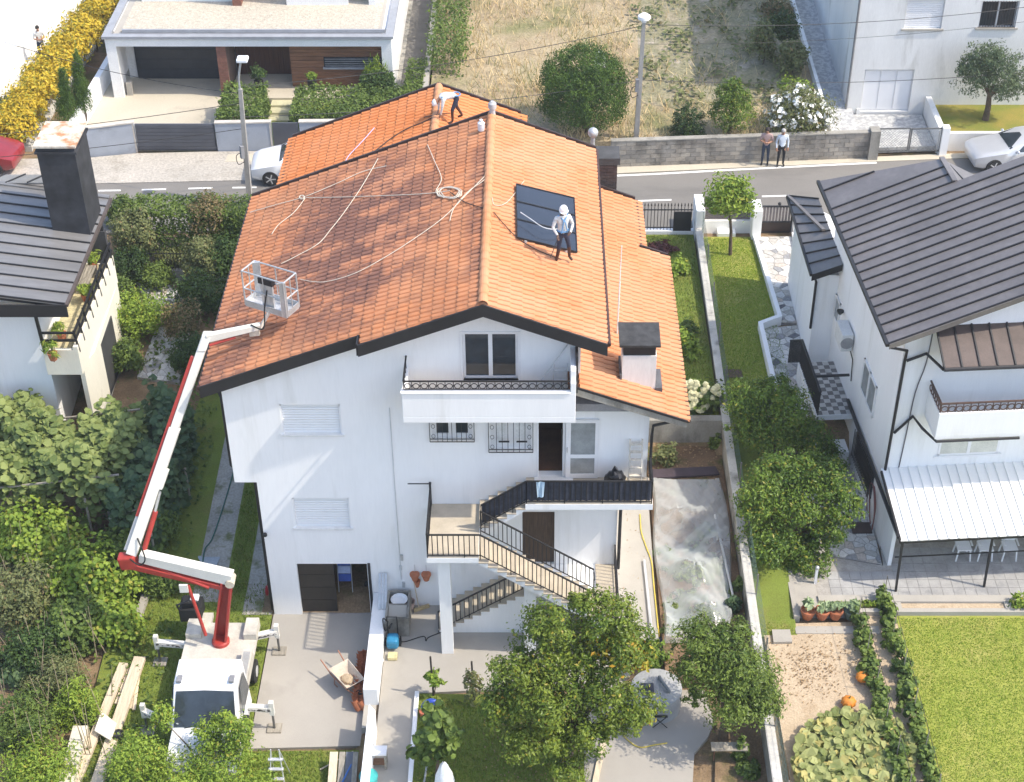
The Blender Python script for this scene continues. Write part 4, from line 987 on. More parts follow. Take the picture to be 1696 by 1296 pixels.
# upper storey
m = MB().box(-11.3,69.0,5.06,-8.7,69.3,8); m.box(-7.55,69.0,5.06,-7.25,75,8); m.box(-8.7,69.0,5.06,-8.5,69.3,8); m.box(-18,69.4,5.06,-13.6,69.6,8); m.build('upper_wall', MWHITE, mh)
MB().box(-13.75,68.9,5.06,-13.35,69.9,8).build('brick_pier', RB, mh)
MB().box(-13.3,69.8,5.06,-11.3,69.9,8).build('upper_window', GLASS, mh); MB().box(-8.5,69.6,5.06,-7.55,69.7,8).build('upper_window', GLASS, mh)
# entrance steps and terrace
ts = MB().box(-13.6,64.9,2.1,-6.4,67.3,2.45).build('terrace', PALECONC, mh)
for i in range(7): MB().box(-11.7,61.2+i*.53,1.7,-10.55,61.72+i*.53,1.78+i*.095).build('garden_step', mat('pale_step', (.50,.47,.30), rough=.9, var=.1) if i == 0 else bpy.data.materials['pale_step'], mh)

# ---------------- white house on the right across the road
th = thing('tall_white_house', 'tall plain white house with white garage door and barred window across the road', 'house', (18,66,2.3))
m = MB(); FYt = 63.9
holes = [(14.35,16.5,2.3,4.3),(15.75,17.35,6.2,7.5),(18.9,20.5,6.25,7.45)]
wall_rects(m, 13.75, 34, 1.9, 12, holes, FYt, FYt+.3); m.box(13.75,FYt+.3,1.9,14.05,82,12); m.box(14.05,FYt+.6,1.9,34,82,12)
m.box(14.2,FYt-.08,1.9,14.35,FYt-.001,2.45)
m.build('wall', PLASTER_OLD, th)
m = MB()
gd = MB().box(14.35,FYt+.15,2.3,16.5,FYt+.2,4.3).build('garage_door', WHITEPVC, th)
for i in range(3): MB().box(14.4+i*.7,FYt+.11,2.38,14.4+i*.7+.62,FYt+.15,4.22).build('door_panel', WHITEPVC, gd)
sh = MB().box(15.75,FYt+.12,6.2,17.35,FYt+.16,7.5).build('shutter', WHITEPVC, th)
for i in range(14): MB().box(15.78,FYt+.10,6.22+i*.091,17.32,FYt+.125,6.22+i*.091+.08).build('slat', WHITEPVC, sh)
MB().box(15.65,FYt-.06,6.12,17.45,FYt+.1,6.2).build('sill', CONC, th); MB().box(18.8,FYt-.06,6.17,20.6,FYt+.1,6.25).build('sill', CONC, th)
wn2 = MB().box(18.9,FYt+.2,6.25,20.5,FYt+.22,7.45).build('barred_window', GLASS, th)
MB().box(19.66,FYt+.1,6.25,19.74,FYt+.2,7.45).box(18.9,FYt+.1,6.25,18.97,FYt+.2,7.45).box(20.43,FYt+.1,6.25,20.5,FYt+.2,7.45).box(18.97,FYt+.1,7.38,20.43,FYt+.2,7.45).build('frame', WHITEPVC, wn2)
for i in range(13): MB().beam((19.0+i*.118,FYt+.04,6.27),(19.0+i*.118,FYt+.04,7.43),.02,.02).build('bar', BLACKMET, wn2)
MB().tube([(13.72,FYt-.06,12),(13.72,FYt-.06,2.2)], .05, 8).build('downpipe', mat('grey_pipe', (.2,.2,.2)), th)
for y0, y1 in ((68.5,69.6),(71.5,72.6)): MB().box(13.72,y0,5.8,13.76,y1,6.9).build('side_window', mat('pale_blind', (.55,.56,.56)), th)

# ---------------- white building at far left
fl_ = thing('far_white_building', 'bright white building with terrace at the yellow hedge', 'building', (-24,66,2.1))
m = MB().box(-34,62.4,1.9,-23.9,80,3.4); m.build('wall', PLASTER, fl_)
MB().box(-34,62.2,3.4,-23.7,80,3.5).build('terrace_slab', MWHITE, fl_)
for y in (62.4,): MB().box(-24.6,62.36,2.3,-24.1,62.4,3.3).build('door', mat('grey_blue_door', (.3,.34,.38)), fl_)
# ================================================================ WALLS, FENCES, LAMPS, CARS
def label_thing(o, label, cat, group=None): return tag(o, label, cat, group)
# ---- boundary wall with wire mesh between the gardens
def zt(y): return 1.5 + (y-30)*.04
m = MB(); pts = [24,30,36,42,48,54.4]
for a, b in zip(pts[:-1], pts[1:]):
    m.extr([(6.30,a,-.2),(6.30,b,-.2),(6.30,b,zt(b)),(6.30,a,zt(a))], (.2,0,0))
bw = m.build('boundary_wall', CONC_OLD, label='long stained concrete garden wall with wire mesh between two gardens', cat='wall')
capm = mat('pale_wall_render', (.50,.48,.43), rough=.95, var=.12, scale=2, c3=(.22,.21,.18), c3scale=1.3, c3lo=.55, c3hi=.7)
for i, (a, b) in enumerate(zip(pts[:-1], pts[1:])):
    MB().extr([(6.27,a+.01,zt(a)),(6.53,a+.01,zt(a)),(6.53,b-.01,zt(b)),(6.27,b-.01,zt(b))], (0,0,.05)).build('coping', capm, bw)
fm = MB()
for i in range(150):
    y = 24.3+i*.2; z = zt(y)+.05; fm.beam((6.55,y,z-.1),(6.55,y+.0,z+.75),.006,.006,up=(1,0,0))
for k in range(5):
    fm.beam((6.55,24.3,zt(24.3)+.05+k*.18),(6.55,54.2,zt(54.2)+.05+k*.18),.007,.007)
fm.build('wire_mesh', mat('green_wire', (.10,.16,.14), rough=.6), bw, kind='stuff')
for i in range(13): MB().beam((6.55,24.4+i*2.45,zt(24.4+i*2.45)-.4),(6.55,24.4+i*2.45,zt(24.4+i*2.45)+.85),.04,.04,up=(1,0,0)).build('mesh_post', mat('weathered_post', (.22,.2,.18)) if i == 0 else bpy.data.materials['weathered_post'], bw)
m = MB().box(3.3,42.15,.7,6.28,42.45,2.0); m.build('retaining_wall', CONC_OLD, label='short stained retaining wall above the dug soil bed', cat='wall')
# ---- drive / yard dividing wall and kerb
m = MB().box(-4.86,31.15,-.1,-4.44,35.05,.95); m.build('dividing_wall', PLASTER, bev=.02, label='low thick white wall beside the garage drive', cat='wall')
m = MB().extr([(-4.62,24,-.1),(-4.40,24,-.1),(-4.40,30.1,-.1),(-4.6,30.35,-.1)], (0,0,1.35)); m.build('front_wall', PLASTER, bev=.02, label='white wall running forward past the stack of boards', cat='wall')
m = MB().box(-4.86,30.3,-.1,-4.42,31.15,.30); m.build('wall_step', CONC, label='low concrete step joining two white walls', cat='step')
m = MB().box(-3.42,24,.2,-3.30,31.48,.52); m.build('lawn_kerb', PLASTER, label='narrow white kerb edging the front lawn', cat='kerb')
# ---- right neighbour's kerb walls, pots bed
def kerbwall(pts, name, label, h, wd=.16, z0=1.2):
    m = MB()
    for p, q in zip(pts[:-1], pts[1:]):
        p, q = Vector((p[0],p[1],0)), Vector((q[0],q[1],0)); d = (q-p).normalized(); n = Vector((-d.y,d.x,0))*wd/2; p2, q2 = p-d*.04, q+d*.04
        m.extr([p2-n+Vector((0,0,z0)), q2-n+Vector((0,0,z0)), q2+n+Vector((0,0,z0)), p2+n+Vector((0,0,z0))], (0,0,h-z0+.0007*len(m.v)))
    return m.build(name, PLASTER, label=label, cat='wall')
kerbwall([(8.62,53.9),(8.92,48.15),(8.17,47.7),(8.25,43.2)], 'path_kerb_wall', 'low white kinked kerb wall between neighbour lawn and crazy-paved path', 2.16)
kerbwall([(10.18,53.9),(10.14,48.6)], 'path_kerb_wall', 'short straight white kerb wall by the path gate', 2.14)
m = MB().box(7.72,34.0,.6,7.9,36.4,1.0); m.box(7.9,34.2,.6,8.55,36.3,.93); m.box(8.55,34.62,.6,24,34.9,1.0); m.box(8.55,34.2,.6,24,34.36,.98); m.box(8.55,34.36,.6,8.7,34.62,.98); m.box(10.6,34.36,.6,11.0,34.62,.98); m.box(14.1,34.36,.6,14.3,34.62,.98); m.box(7.72,33.45,.6,10.2,33.75,.84)
m.build('planter_border', CONC, label='concrete planter border along the edge of the covered patio', cat='planter')
flat('planter_soil', [(11.0,34.37),(14.1,34.37),(14.1,34.61),(11.0,34.61)], .93, SOIL_PALE, t=.1); flat('planter_soil', [(8.7,34.37),(10.6,34.37),(10.6,34.61),(8.7,34.61)], .92, EARTH, t=.1)
# ---- street front of both gardens: pillars, low walls, railings, gates
m = MB().box(6.28,53.7,1.6,6.62,55.0,3.25); m.box(6.62,54.3,1.6,8.5,54.55,2.45); m.box(8.5,53.7,1.6,8.85,54.6,3.25); m.box(7.2,53.9,1.8,7.9,54.3,2.12); m.box(10.15,54.0,1.6,10.5,54.6,3.15)
m.build('street_wall', PLASTER, label='white street wall with square pillars behind the small round tree', cat='wall', bev=.01)
sg = thing('pedestrian_gate', 'grey slatted pedestrian gate closing the crazy-paved path', 'gate', (9.5,54.3,1.9))
m = MB()
for x in (8.9,10.1): m.box(x-.03,54.28,1.95,x+.03,54.34,3.1)
for z in (1.95,2.4,3.1): m.box(8.93,54.28,z-.03,10.07,54.34,z+.03)
m.build('gate_frame', BLACKMET, sg); MB().box(8.93,54.3,1.98,10.07,54.315,2.38).build('gate_panel', mat('dark_brown_panel', (.05,.035,.03), rough=.6), sg)
for i in range(9): MB().box(8.97+i*.123,54.3,2.44,8.97+i*.123+.08,54.32,3.06).build('slat', mat('grey_slat_paint', (.16,.14,.14), rough=.6) if i == 0 else bpy.data.materials['grey_slat_paint'], sg)
MB().ball((9.55,54.2,3.28),.07).build('gate_bell', BLACKMET, sg)
ps = thing('slatted_fence_panel', 'brown slatted fence panel on low white wall behind round tree', 'fence', (7.6,54.4,2.4))
for i in range(8): MB().box(6.64,54.40,2.47+i*.095,8.48,54.44,2.47+i*.095+.07).build('slat', bpy.data.materials['grey_slat_paint'], ps)
ig = thing('iron_railing', 'black iron spear railing on white plinth beside the lower roof', 'railing', (4.7,54.2,2))
MB().box(3.2,54.1,1.7,6.27,54.35,2.1).build('plinth', PLASTER, ig)
for z in (2.2,3.0): MB().beam((3.3,54.22,z),(6.2,54.22,z),.03,.04).build('rail', BLACKMET, ig)
for i in range(22): MB().lathe([(.014,0),(.014,1.05),(.03,1.1),(.004,1.22)], (3.4+i*.13,54.22,2.1), 5).build('bar', BLACKMET, ig)
MB().box(5.45,54.12,2.08,6.15,54.18,2.95).build('letterbox_panel', FASCIA, ig); MB().box(3.6,54.1,2.5,3.95,54.3,2.9).build('letterbox', BLACKMET, ig)
# ---- left garden iron fence
lf = thing('garden_fence', 'dark bar fence on a pale low wall under the trimmed hedge', 'fence', (-13,51.5,1.7))
MB().box(-14.8,51.3,1.4,-9.8,51.5,2.05).build('plinth', CONC, lf)
for z in (2.15,2.75): MB().beam((-14.8,51.4,z),(-9.8,51.4,z),.03,.03).build('rail', BLACKMET, lf)
for i in range(40): MB().beam((-14.75+i*.125,51.4,2.05),(-14.75+i*.125,51.4,2.85),.02,.02).build('bar', BLACKMET, lf)
# ---- modern house frontage
GREYWALL = mat('blue_grey_render', (.34,.37,.42), rough=.85, var=.08, scale=1.2, fvar=.04, c3=(.26,.28,.31), c3scale=1.0)
FR = mat('pale_wall_frame', (.52,.48,.42), rough=.9)
fw = thing('front_boundary_wall', 'blue-grey rendered boundary wall with sliding gate before the modern house', 'wall', (-14,60.8,2))
def wpanel(xa, xb, ya, yb, z1):
    p = MB().extr([(xa,ya,1.9),(xb,yb,1.9),(xb,yb,z1),(xa,ya,z1)], (0,.18,0)).build('wall_panel', GREYWALL, fw)
    MB().extr([(xa-.02,ya-.03,z1),(xb+.02,yb-.03,z1),(xb+.02,yb+.22,z1),(xa-.02,ya+.22,z1)], (0,0,.06)).build('coping', FR, p)
    MB().extr([(xb-.07,yb-.025,1.9),(xb,yb-.025,1.9),(xb,yb-.025,z1-.001),(xb-.07,yb-.025,z1-.001)], (0,.02,0)).build('edge_band', FR, p)
wpanel(-19.4,-16.95,60.15,60.85,3.3); wpanel(-13.5,-11.15,60.8,60.88,3.3); wpanel(-9.95,-5.2,60.9,61.0,3.3)
GATEM = mat('anthracite_gate', (.085,.09,.105), rough=.45, var=.12, scale=1.0, fvar=.04)
g1 = MB().box(-16.9,60.86,2.02,-13.55,60.94,3.25).build('sliding_gate', GATEM, fw)
for i in range(7): MB().box(-16.87,60.83,2.06+i*.168,-13.58,60.86,2.06+i*.168+.155).build('gate_board', GATEM, g1)
MB().box(-11.1,60.88,2.02,-10.0,60.95,3.3).build('small_gate', GATEM, fw)
# ---- block wall along the field
wt = thing('block_wall', 'grey weathered concrete block wall along the road below the dry field', 'wall', (9,59.8,2))
p0, p1 = Vector((3.2,59.42,0)), Vector((14.35,60.22,0)); d = (p1-p0); Lw = d.length; d.normalize(); nrm = Vector((-d.y,d.x,0))
MB().extr([p0+Vector((0,0,1.8)),p1+Vector((0,0,1.8)),p1+Vector((0,0,3.18)),p0+Vector((0,0,3.18))], nrm*.2).build('mortar_core', CONC_OLD, wt)
BLK = [mat('grey_block_%d' % i, c, rough=.95, var=.2, scale=1.2, fvar=.12, c3=(.11,.10,.085), c3scale=.9, c3lo=.48, c3hi=.68, bump=.4, bscale=25) for i, c in enumerate(((.30,.275,.24),(.25,.235,.21),(.34,.31,.265)))]
rb = random.Random(5)
for r_ in range(6):
    off = -.2 if r_ % 2 else 0; k = 0
    while off+k*.42 < Lw:
        a = max(0, off+k*.42); b = min(Lw, off+k*.42+.405); k += 1
        if b-a < .08: continue
        j = rb.uniform(-.012,.008); z = 1.98+r_*.2
        pa, pb = p0+d*a-nrm*(.03+j), p0+d*b-nrm*(.03+j)
        MB().extr([pa+Vector((0,0,z)),pb+Vector((0,0,z)),pb+Vector((0,0,z+.187)),pa+Vector((0,0,z+.187))], nrm*.06).build('concrete_block', rb.choice(BLK), wt)
MB().extr([p0-nrm*.04+Vector((0,0,3.18)),p1-nrm*.04+Vector((0,0,3.18)),p1+nrm*.24+Vector((0,0,3.18)),p0+nrm*.24+Vector((0,0,3.18))],(0,0,.05)).build('coping', CONC_OLD, wt)
MB().box(14.1,60.0,1.8,14.5,60.5,3.35).build('end_pier', CONC_OLD, wt)
dg = thing('lattice_gate', 'grey tubular driveway gate with diamond mesh before the white garage', 'gate', (15.8,60.6,2.1))
m = MB(); 
for (a, b) in ((14.55,15.85),(15.92,17.2)):
    for z in (2.15,3.2): m.beam((a,60.55,z),(b,60.6,z),.05,.05)
    for x in (a,b): m.beam((x,60.57,2.12),(x,60.57,3.22),.05,.05)
m.build('gate_frame', mat('grey_gate_paint', (.12,.125,.125), rough=.5), dg)
m = MB()
for (a, b) in ((14.55,15.85),(15.92,17.2)):
    for k in range(-8,12):
        for s_ in (1,-1):
            x0_, x1_ = a+k*.13, a+k*.13+s_*1.05
            t0, t1_ = 0, 1
            if s_ > 0: lo_ = max(0,(a-x0_)/1.05); hi_ = min(1,(b-x0_)/1.05)
            else: lo_ = max(0,(x0_-b)/1.05); hi_ = min(1,(x0_-a)/1.05)
            if hi_-lo_ < .03: continue
            m.beam((x0_+s_*1.05*lo_,60.57,2.15+1.05*lo_),(x0_+s_*1.05*hi_,60.57,2.15+1.05*hi_),.012,.012)
m.build('diamond_mesh', GALV, dg, kind='stuff')
MB().box(17.2,60.4,1.9,17.5,60.75,3.3).build('post', PLASTER, dg)
m = MB().box(17.15,60.8,1.9,17.4,63.85,3.05); m.box(17.4,61.0,1.9,30,61.2,2.75); m.build('garden_retaining_wall', PLASTER_OLD, label='white retaining wall round the raised yellowing corner lawn', cat='wall')
m = MB().box(13.0,61.5,2.2,13.1,61.6,3); 
# low stone edging of field against walkway, white dividing wall by cypresses
m = MB().extr([(12.45,61.3,2.3),(12.6,61.3,2.3),(12.45,85,3.2),(12.3,85,3.2)], (0,0,.9)); m.build('field_edge_wall', PLASTER_OLD, label='low pale wall between the dry field and neighbour walkway', cat='wall')
m = MB().box(-4.95,61.3,2.0,-4.7,90,3.2); m.build('lane_wall', CONC, label='narrow concrete wall between side lane and dry field', cat='wall')
m = MB().extr([(-19.9,61.2,2),(-19.65,61.2,2),(-19.2,72,2),(-19.45,72,2)], (0,0,1.05)); m.build('hedge_wall', PLASTER, label='white garden wall beside the two narrow cypresses', cat='wall')

# ---- street lamps and wires
def lamp(x, y, z0, h, lean, label, arm):
    t = thing('street_lamp', label, 'street lamp', (x,y,z0), 'concrete street lamp poles along the road')
    top = Vector((x+lean[0], y+lean[1], z0+h)); b = Vector((x,y,z0-.2))
    MB().beam(b, top, .26, .22, up=(1,0,0), w2=.15, h2=.14).build('pole', mat('pole_concrete', (.36,.34,.31), rough=.95, var=.15, scale=1.5, c3=(.22,.21,.2), c3scale=2, stretch=(1,1,.3)) if 'pole_concrete' not in bpy.data.materials else bpy.data.materials['pole_concrete'], t)
    MB().beam(b+(top-b)*.45+Vector((-.12,-.12,0)), b+(top-b)*.55+Vector((-.12,-.12,0)), .16, .14).build('junction_box', mat('grey_box', (.25,.25,.26)), t)
    MB().tube(smoothpts([b+(top-b)*.5+Vector((-.1,-.14,0)), b+(top-b)*.47+Vector((-.35,-.15,0)), b+(top-b)*.40+Vector((-.3,-.15,0)), b+(top-b)*.42+Vector((-.05,-.14,0))],5), .015, 5).build('cable_loop', RUBBER, t)
    if arm:
        MB().tube(smoothpts([top-Vector((0,0,.3)), top+Vector((0,-.05,.4)), top+Vector((.12,-.1,1.0)), top+Vector((.2,-.1,1.25))],5), .04, 8).build('arm', GALV, t, smooth=True)
        MB().box(top.x+.02,top.y-.3,top.z+1.2,top.x+.45,top.y+.15,top.z+1.34).build('lamp_head', WHITEPVC, t, bev=.04)
    else:
        MB().lathe([(.10,0),(.12,.1),(.26,.15),(.25,.27),(.12,.36)], (top.x,top.y,top.z-.05), 12).build('lamp_head', WHITEPVC, t, smooth=True)
    return top
t1 = lamp(-11.5,56.3,2.0,5.1,(.15,.1),'concrete lamp pole with white arm lamp at the left hedge',True)
t2 = lamp(4.3,60.55,2.7,5.35,(.12,.0),'concrete lamp pole with white dome lamp in the dry field',False)
# ---- overhead wires
WIREM = mat('overhead_wire', (.03,.03,.03), rough=.6)
def wire(a, b, sag, label, r=.014):
    a, b = Vector(a), Vector(b); pts = [a+(b-a)*(i/16)-Vector((0,0,sag*4*(i/16)*(1-i/16))) for i in range(17)]
    MB().tube(pts, r, 4).build('overhead_wire', WIREM, label=label, cat='wire', group='overhead wires')
wire(t1+Vector((0,0,-.6)), Vector((-30,52,6.6)), .3, 'overhead wire from left lamp pole over the grey-roofed house')
wire(t1+Vector((0,0,-1.7)), Vector((-30,53,5.3)), .3, 'lower overhead wire from left lamp pole over the setts')
wire(t1+Vector((0,0,.1)), t2+Vector((0,0,-.2)), .35, 'overhead wire strung between the two lamp poles')
wire(t1+Vector((0,0,-1.2)), t2+Vector((0,0,-2.6)), .3, 'lower overhead wire strung between the two lamp poles')
wire(t2+Vector((0,0,-.15)), aty(1700,12,63), .35, 'overhead wire from field lamp pole past the tall white house')
wire(t2+Vector((0,0,-2.6)), aty(1700,120,62), .3, 'lower overhead wire from field lamp pole past the garage')
wire(t2+Vector((0,0,-1.0)), aty(1700,36,63.2), .3, 'thin middle wire from field lamp pole past the tall white house', .009)
wire(aty(-5,66,60), t1+Vector((0,0,-.2)), .3, 'overhead wire over the yellow hedge to the left lamp pole')

# ---- cars
def car(name, label, paint, L=4.5, Wd=1.82, Hh=1.46, hood=.95, style='hatch'):
    t = thing(name, label, 'car')
    # side profile stations along x (front at -L/2): (x, z_bottom, z_belt, z_top, halfwidth belt, halfwidth top)
    h = L/2
    st = [(-h,.42,.62,.62,.60,.55),(-h+.06,.26,.70,.72,.76,.70),(-h+.35,.22,.80,.84,.86,.76),(-h+hood,.20,.92,.98,.90,.80),(-h+hood+.25,.20,.95,1.04,.91,.78),
          (-h+hood+.95,.20,.97,Hh-.05,.91,.62),(-h+hood+1.5,.20,.97,Hh,.91,.62),(h-1.55,.20,.98,Hh-.03,.91,.62),(h-.75,.22,1.0,Hh-.28,.90,.62),(h-.25,.26,.98,1.06,.86,.66),(h-.04,.34,.88,.90,.78,.64),(h,.48,.75,.76,.66,.6)]
    m = MB(); ring = []
    for x, zb, zm, ztp, w1, w2 in st:
        s_ = Wd/1.82
        half = [(0,zb),(w1*.86*s_,zb),(w1*.97*s_,zb+.10),(w1*s_,(zb+zm)/2+.05),(w1*.985*s_,zm),(w2*s_+ (0.06 if ztp-zm > .12 else .0),ztp-.06*(1 if ztp-zm > .12 else .3)),(w2*.8*s_,ztp),(0,ztp+.015)]
        ring.append([(x,-y,z) for y, z in half] + [(x,y,z) for y, z in half[-2:0:-1]])
    n = len(ring[0]); 
    for r_ in ring: m.v += r_
    for i in range(len(ring)-1):
        for k in range(n):
            k2 = (k+1)%n; m.f.append((i*n+k,(i+1)*n+k,(i+1)*n+k2,i*n+k2))
    m.f.append(tuple(range(n))); m.f.append(tuple((len(ring)-1)*n+k for k in reversed(range(n))))
    body = m.build('body', paint, t, smooth=True)
    def rp(i, k): return Vector(ring[i][k])
    def panel(nm, pts, mm, off=.012):
        c = sum(pts, Vector())/len(pts); nn = Vector((0,0,0))
        for a_, b_ in zip(pts, pts[1:]+pts[:1]): nn += (a_-c).cross(b_-c)
        nn.normalize()
        ctr = Vector((0,0,.8))
        if nn.dot(c-ctr) < 0: nn = -nn
        pts = [c+(p-c)*.93+nn*off for p in pts]
        MB().extr(pts, -nn*.008).build(nm, mm, t)
    panel('windscreen', [rp(4,5),rp(4,7),rp(4,9),rp(5,9),rp(5,7),rp(5,5)], GLASS)
    panel('rear_window', [rp(8,5),rp(8,9),rp(9,9),rp(9,5)], GLASS)
    if style == 'glassroof': panel('glass_roof', [rp(5,6),rp(5,8),rp(7,8),rp(7,6)], GLASS)
    for k, k2 in ((4,5),(10,9)):
        panel('side_window', [rp(4,k)+Vector((.25,0,0)),rp(6,k),rp(6,k2),rp(5,k2)], GLASS); panel('side_window', [rp(6,k),rp(8,k)-Vector((.1,0,0)),rp(8,k2)-Vector((.1,0,0)),rp(7,k2),rp(6,k2)], GLASS)
    for sx, i in ((-h+.82,0),(h-.85,1)):
        for sy in (-1,1):
            y = sy*(Wd/2-.10)
            wh = MB().lathe([(.32,-.11),(.34,-.07),(.34,.07),(.32,.11)], (sx,y,.34), 20, 'y').build('wheel', RUBBER, t, smooth=True)
            rm = MB().lathe([(.24,-.02),(.22,.02),(.06,.03)], (sx,y+sy*.105,.34), 16, 'y')
            rm.build('rim', mat('dark_alloy', (.05,.05,.055), rough=.35, metal=.6) if 'dark_alloy' not in bpy.data.materials else bpy.data.materials['dark_alloy'], wh)
            for k in range(5):
                a = k*2*math.pi/5; MB().beam((sx,y+sy*.12,.34),(sx+.22*math.cos(a),y+sy*.12,.34+.22*math.sin(a)),.05,.02,up=(0,1,0)).build('spoke', ALU, wh)
    for sy in (-1,1):
        MB().ball((-h+.28,sy*.68,.68),(.18,.12,.06),8,6).build('headlight', mat('lamp_glass', (.5,.52,.55), rough=.1) if 'lamp_glass' not in bpy.data.materials else bpy.data.materials['lamp_glass'], t, smooth=True)
        MB().ball((h-.12,sy*.70,.82),(.1,.14,.07),8,6).build('tail_light', mat('red_lens', (.3,.01,.01), rough=.2) if 'red_lens' not in bpy.data.materials else bpy.data.materials['red_lens'], t, smooth=True)
        MB().ball((-h+hood+.55,sy*(Wd/2+.07),1.02),(.07,.11,.07),8,6).build('mirror', paint, t, smooth=True)
    return t
WHITECAR = mat('white_car_paint', (.78,.78,.78), rough=.25, var=.02, fvar=.01, coat=.6)
SILVER = mat('silver_car_paint', (.60,.61,.63), rough=.28, metal=.35, var=.03, fvar=.02, coat=.6)
REDCAR = mat('red_car_paint', (.24,.022,.026), rough=.28, var=.06, coat=.6)
c = car('parked_car', 'white hatchback parked beside the blue-grey wall, half hidden by roof', WHITECAR, style='glassroof'); c['group'] = 'cars parked along the road'
c.location = (-9.45,58.75,2.015); c.rotation_euler = (0,0,R(3))
c = car('parked_car', 'silver saloon parked before the yellowing corner lawn', SILVER, L=4.6, Hh=1.42, hood=1.15); c['group'] = 'cars parked along the road'
c.location = (20.5,59.85,2.0); c.rotation_euler = (0,0,R(6))
c = car('parked_car', 'red car parked under the yellow hedge behind the chimney', REDCAR, L=4.2, Hh=1.45); c['group'] = 'cars parked along the road'
c.location = (-23.6,59.6,2.02); c.rotation_euler = (0,0,R(175))
# ================================================================ VEGETATION
NR = np.random.default_rng(11)
def unit(a): return a / np.maximum(np.linalg.norm(a, axis=1, keepdims=True), 1e-9)
def leaf_quads(P, Nrm, size, aspect=.5, jit=.35, droop=None):
    n = len(P); t = unit(np.cross(Nrm, unit(NR.normal(size=(n,3)))))
    if droop is not None: t = unit(t + np.array(droop))
    b = unit(np.cross(Nrm, t)); L = size*(1+NR.uniform(-jit, jit, n)+.25*(NR.random(n) > .9))[:,None]
    c = P; fold = Nrm*L*.10
    V = np.stack([c - t*L*.5, c + b*L*aspect*.5 + fold + t*L*.05, c + t*L*.5, c - b*L*aspect*.5 + fold + t*L*.05], axis=1).reshape(-1,3)
    Q = np.arange(4*n, dtype=np.int32).reshape(-1,4)
    return V, Q
def hex_leaves(P, Nrm, size, jit=.3):
    n = len(P); t = unit(np.cross(Nrm, unit(NR.normal(size=(n,3))))); b = unit(np.cross(Nrm, t)); L = (size*.5*(1+NR.uniform(-jit, jit, n)))[:,None]
    vs = [P + t*L*math.cos(a)*(1.15 if k == 0 else 1) + b*L*math.sin(a)*.92 + Nrm*L*(.18 if k in (1,2,4,5) else -.05) for k, a in enumerate(np.arange(6)*math.pi/3)]
    return np.stack(vs, 1).reshape(-1,3), np.arange(6*n, dtype=np.int32).reshape(-1,6)
def crown_pts(blobs, n, clump=.16, inner=.2, per=22, lobe=1.0):
    """blobs: (cx,cy,cz,rx,ry,rz)"""
    ws = np.array([(b[3]*b[4]+b[3]*b[5]+b[4]*b[5]) for b in blobs]); ws = ws/ws.sum(); P = []; O = []
    for b, wgt in zip(blobs, ws):
        nb = max(12, int(n*wgt)); k = max(4, nb//per); c = np.array(b[:3]); r = np.array(b[3:6])
        d = unit(NR.normal(size=(k,3))); d[:,2] = np.where(d[:,2] < -.5, -d[:,2]*.5, d[:,2]); d = unit(d)
        rad = 1 - np.abs(NR.normal(size=(k,1)))*.18 + NR.normal(size=(k,1))*.06
        ph = NR.uniform(0,6.28,6); lob = 1 + .17*np.sin(4.1*d[:,:1]+ph[0])*np.sin(3.7*d[:,1:2]+ph[1]) + .12*np.sin(7.3*d[:,2:]+6.1*d[:,:1]+ph[2]) + .07*np.sin(11*d[:,1:2]+9*d[:,2:]+ph[3])
        cc = c + d*r*(1-(1-rad)*min(1,lobe+.3))*(1+(lob-1)*lobe)
        idx = NR.integers(0, k, nb); p = cc[idx] + NR.normal(size=(nb,3))*r*clump
        q = int(nb*inner)
        if q: p[:q] = c + unit(NR.normal(size=(q,3)))*r*NR.uniform(.25,.8,(q,1))
        P.append(p); ol_ = (p-cc[idx])/(r*clump+1e-6); ol_[:q] = 0; O.append(unit(unit((p-c)/r)*.55 + ol_*.45))
    return np.concatenate(P), np.concatenate(O)
def foliage(name, m, parent, blobs, n, size, aspect=.5, up=.5, rnd=.7, clump=.16, inner=.2, zmin=None, droop=None, per=22, lobe=1.0, **k):
    P, O = crown_pts(blobs, n, clump, inner, per, lobe)
    if zmin is not None: P[:,2] = np.maximum(P[:,2], zmin+NR.uniform(0,.15,len(P)))
    Nn = unit(O*.9 + np.array([0,0,up*.8]) + NR.normal(size=O.shape)*rnd*.6)
    V, Q = hex_leaves(P, Nn, size*.85) if aspect >= .7 else leaf_quads(P, Nn, size, aspect, droop=droop)
    return npmesh(name, V, Q, m, parent, **k)
def pxblobs(Y0, L, sq=1.0):
    out = []
    for t in L:
        x, y, rx = t[0], t[1], t[2]; ry = t[3] if len(t) > 3 else rx; dy = t[4] if len(t) > 4 else 0
        c = aty(x, y, Y0+dy); mp_ = mpp(c); dep = math.atan2(CAM_H-c.z, c.y)
        a = rx*mp_; e = ry*mp_; rz = math.sqrt(max(.15*e*e, e*e-(a*math.sin(dep))**2*.8))/math.cos(dep)
        out.append((c.x, c.y, c.z, a, a*sq, min(rz, e*1.4)))
    return out
def bushY(x, y, r, zf, kk=.75):
    Y_ = 45.0
    for _ in range(12):
        rm = r*mpp((0, Y_, zf(Y_))); Y_ = .5*Y_ + .5*atz(x, y, zf(Y_)+rm*kk).y
    return Y_
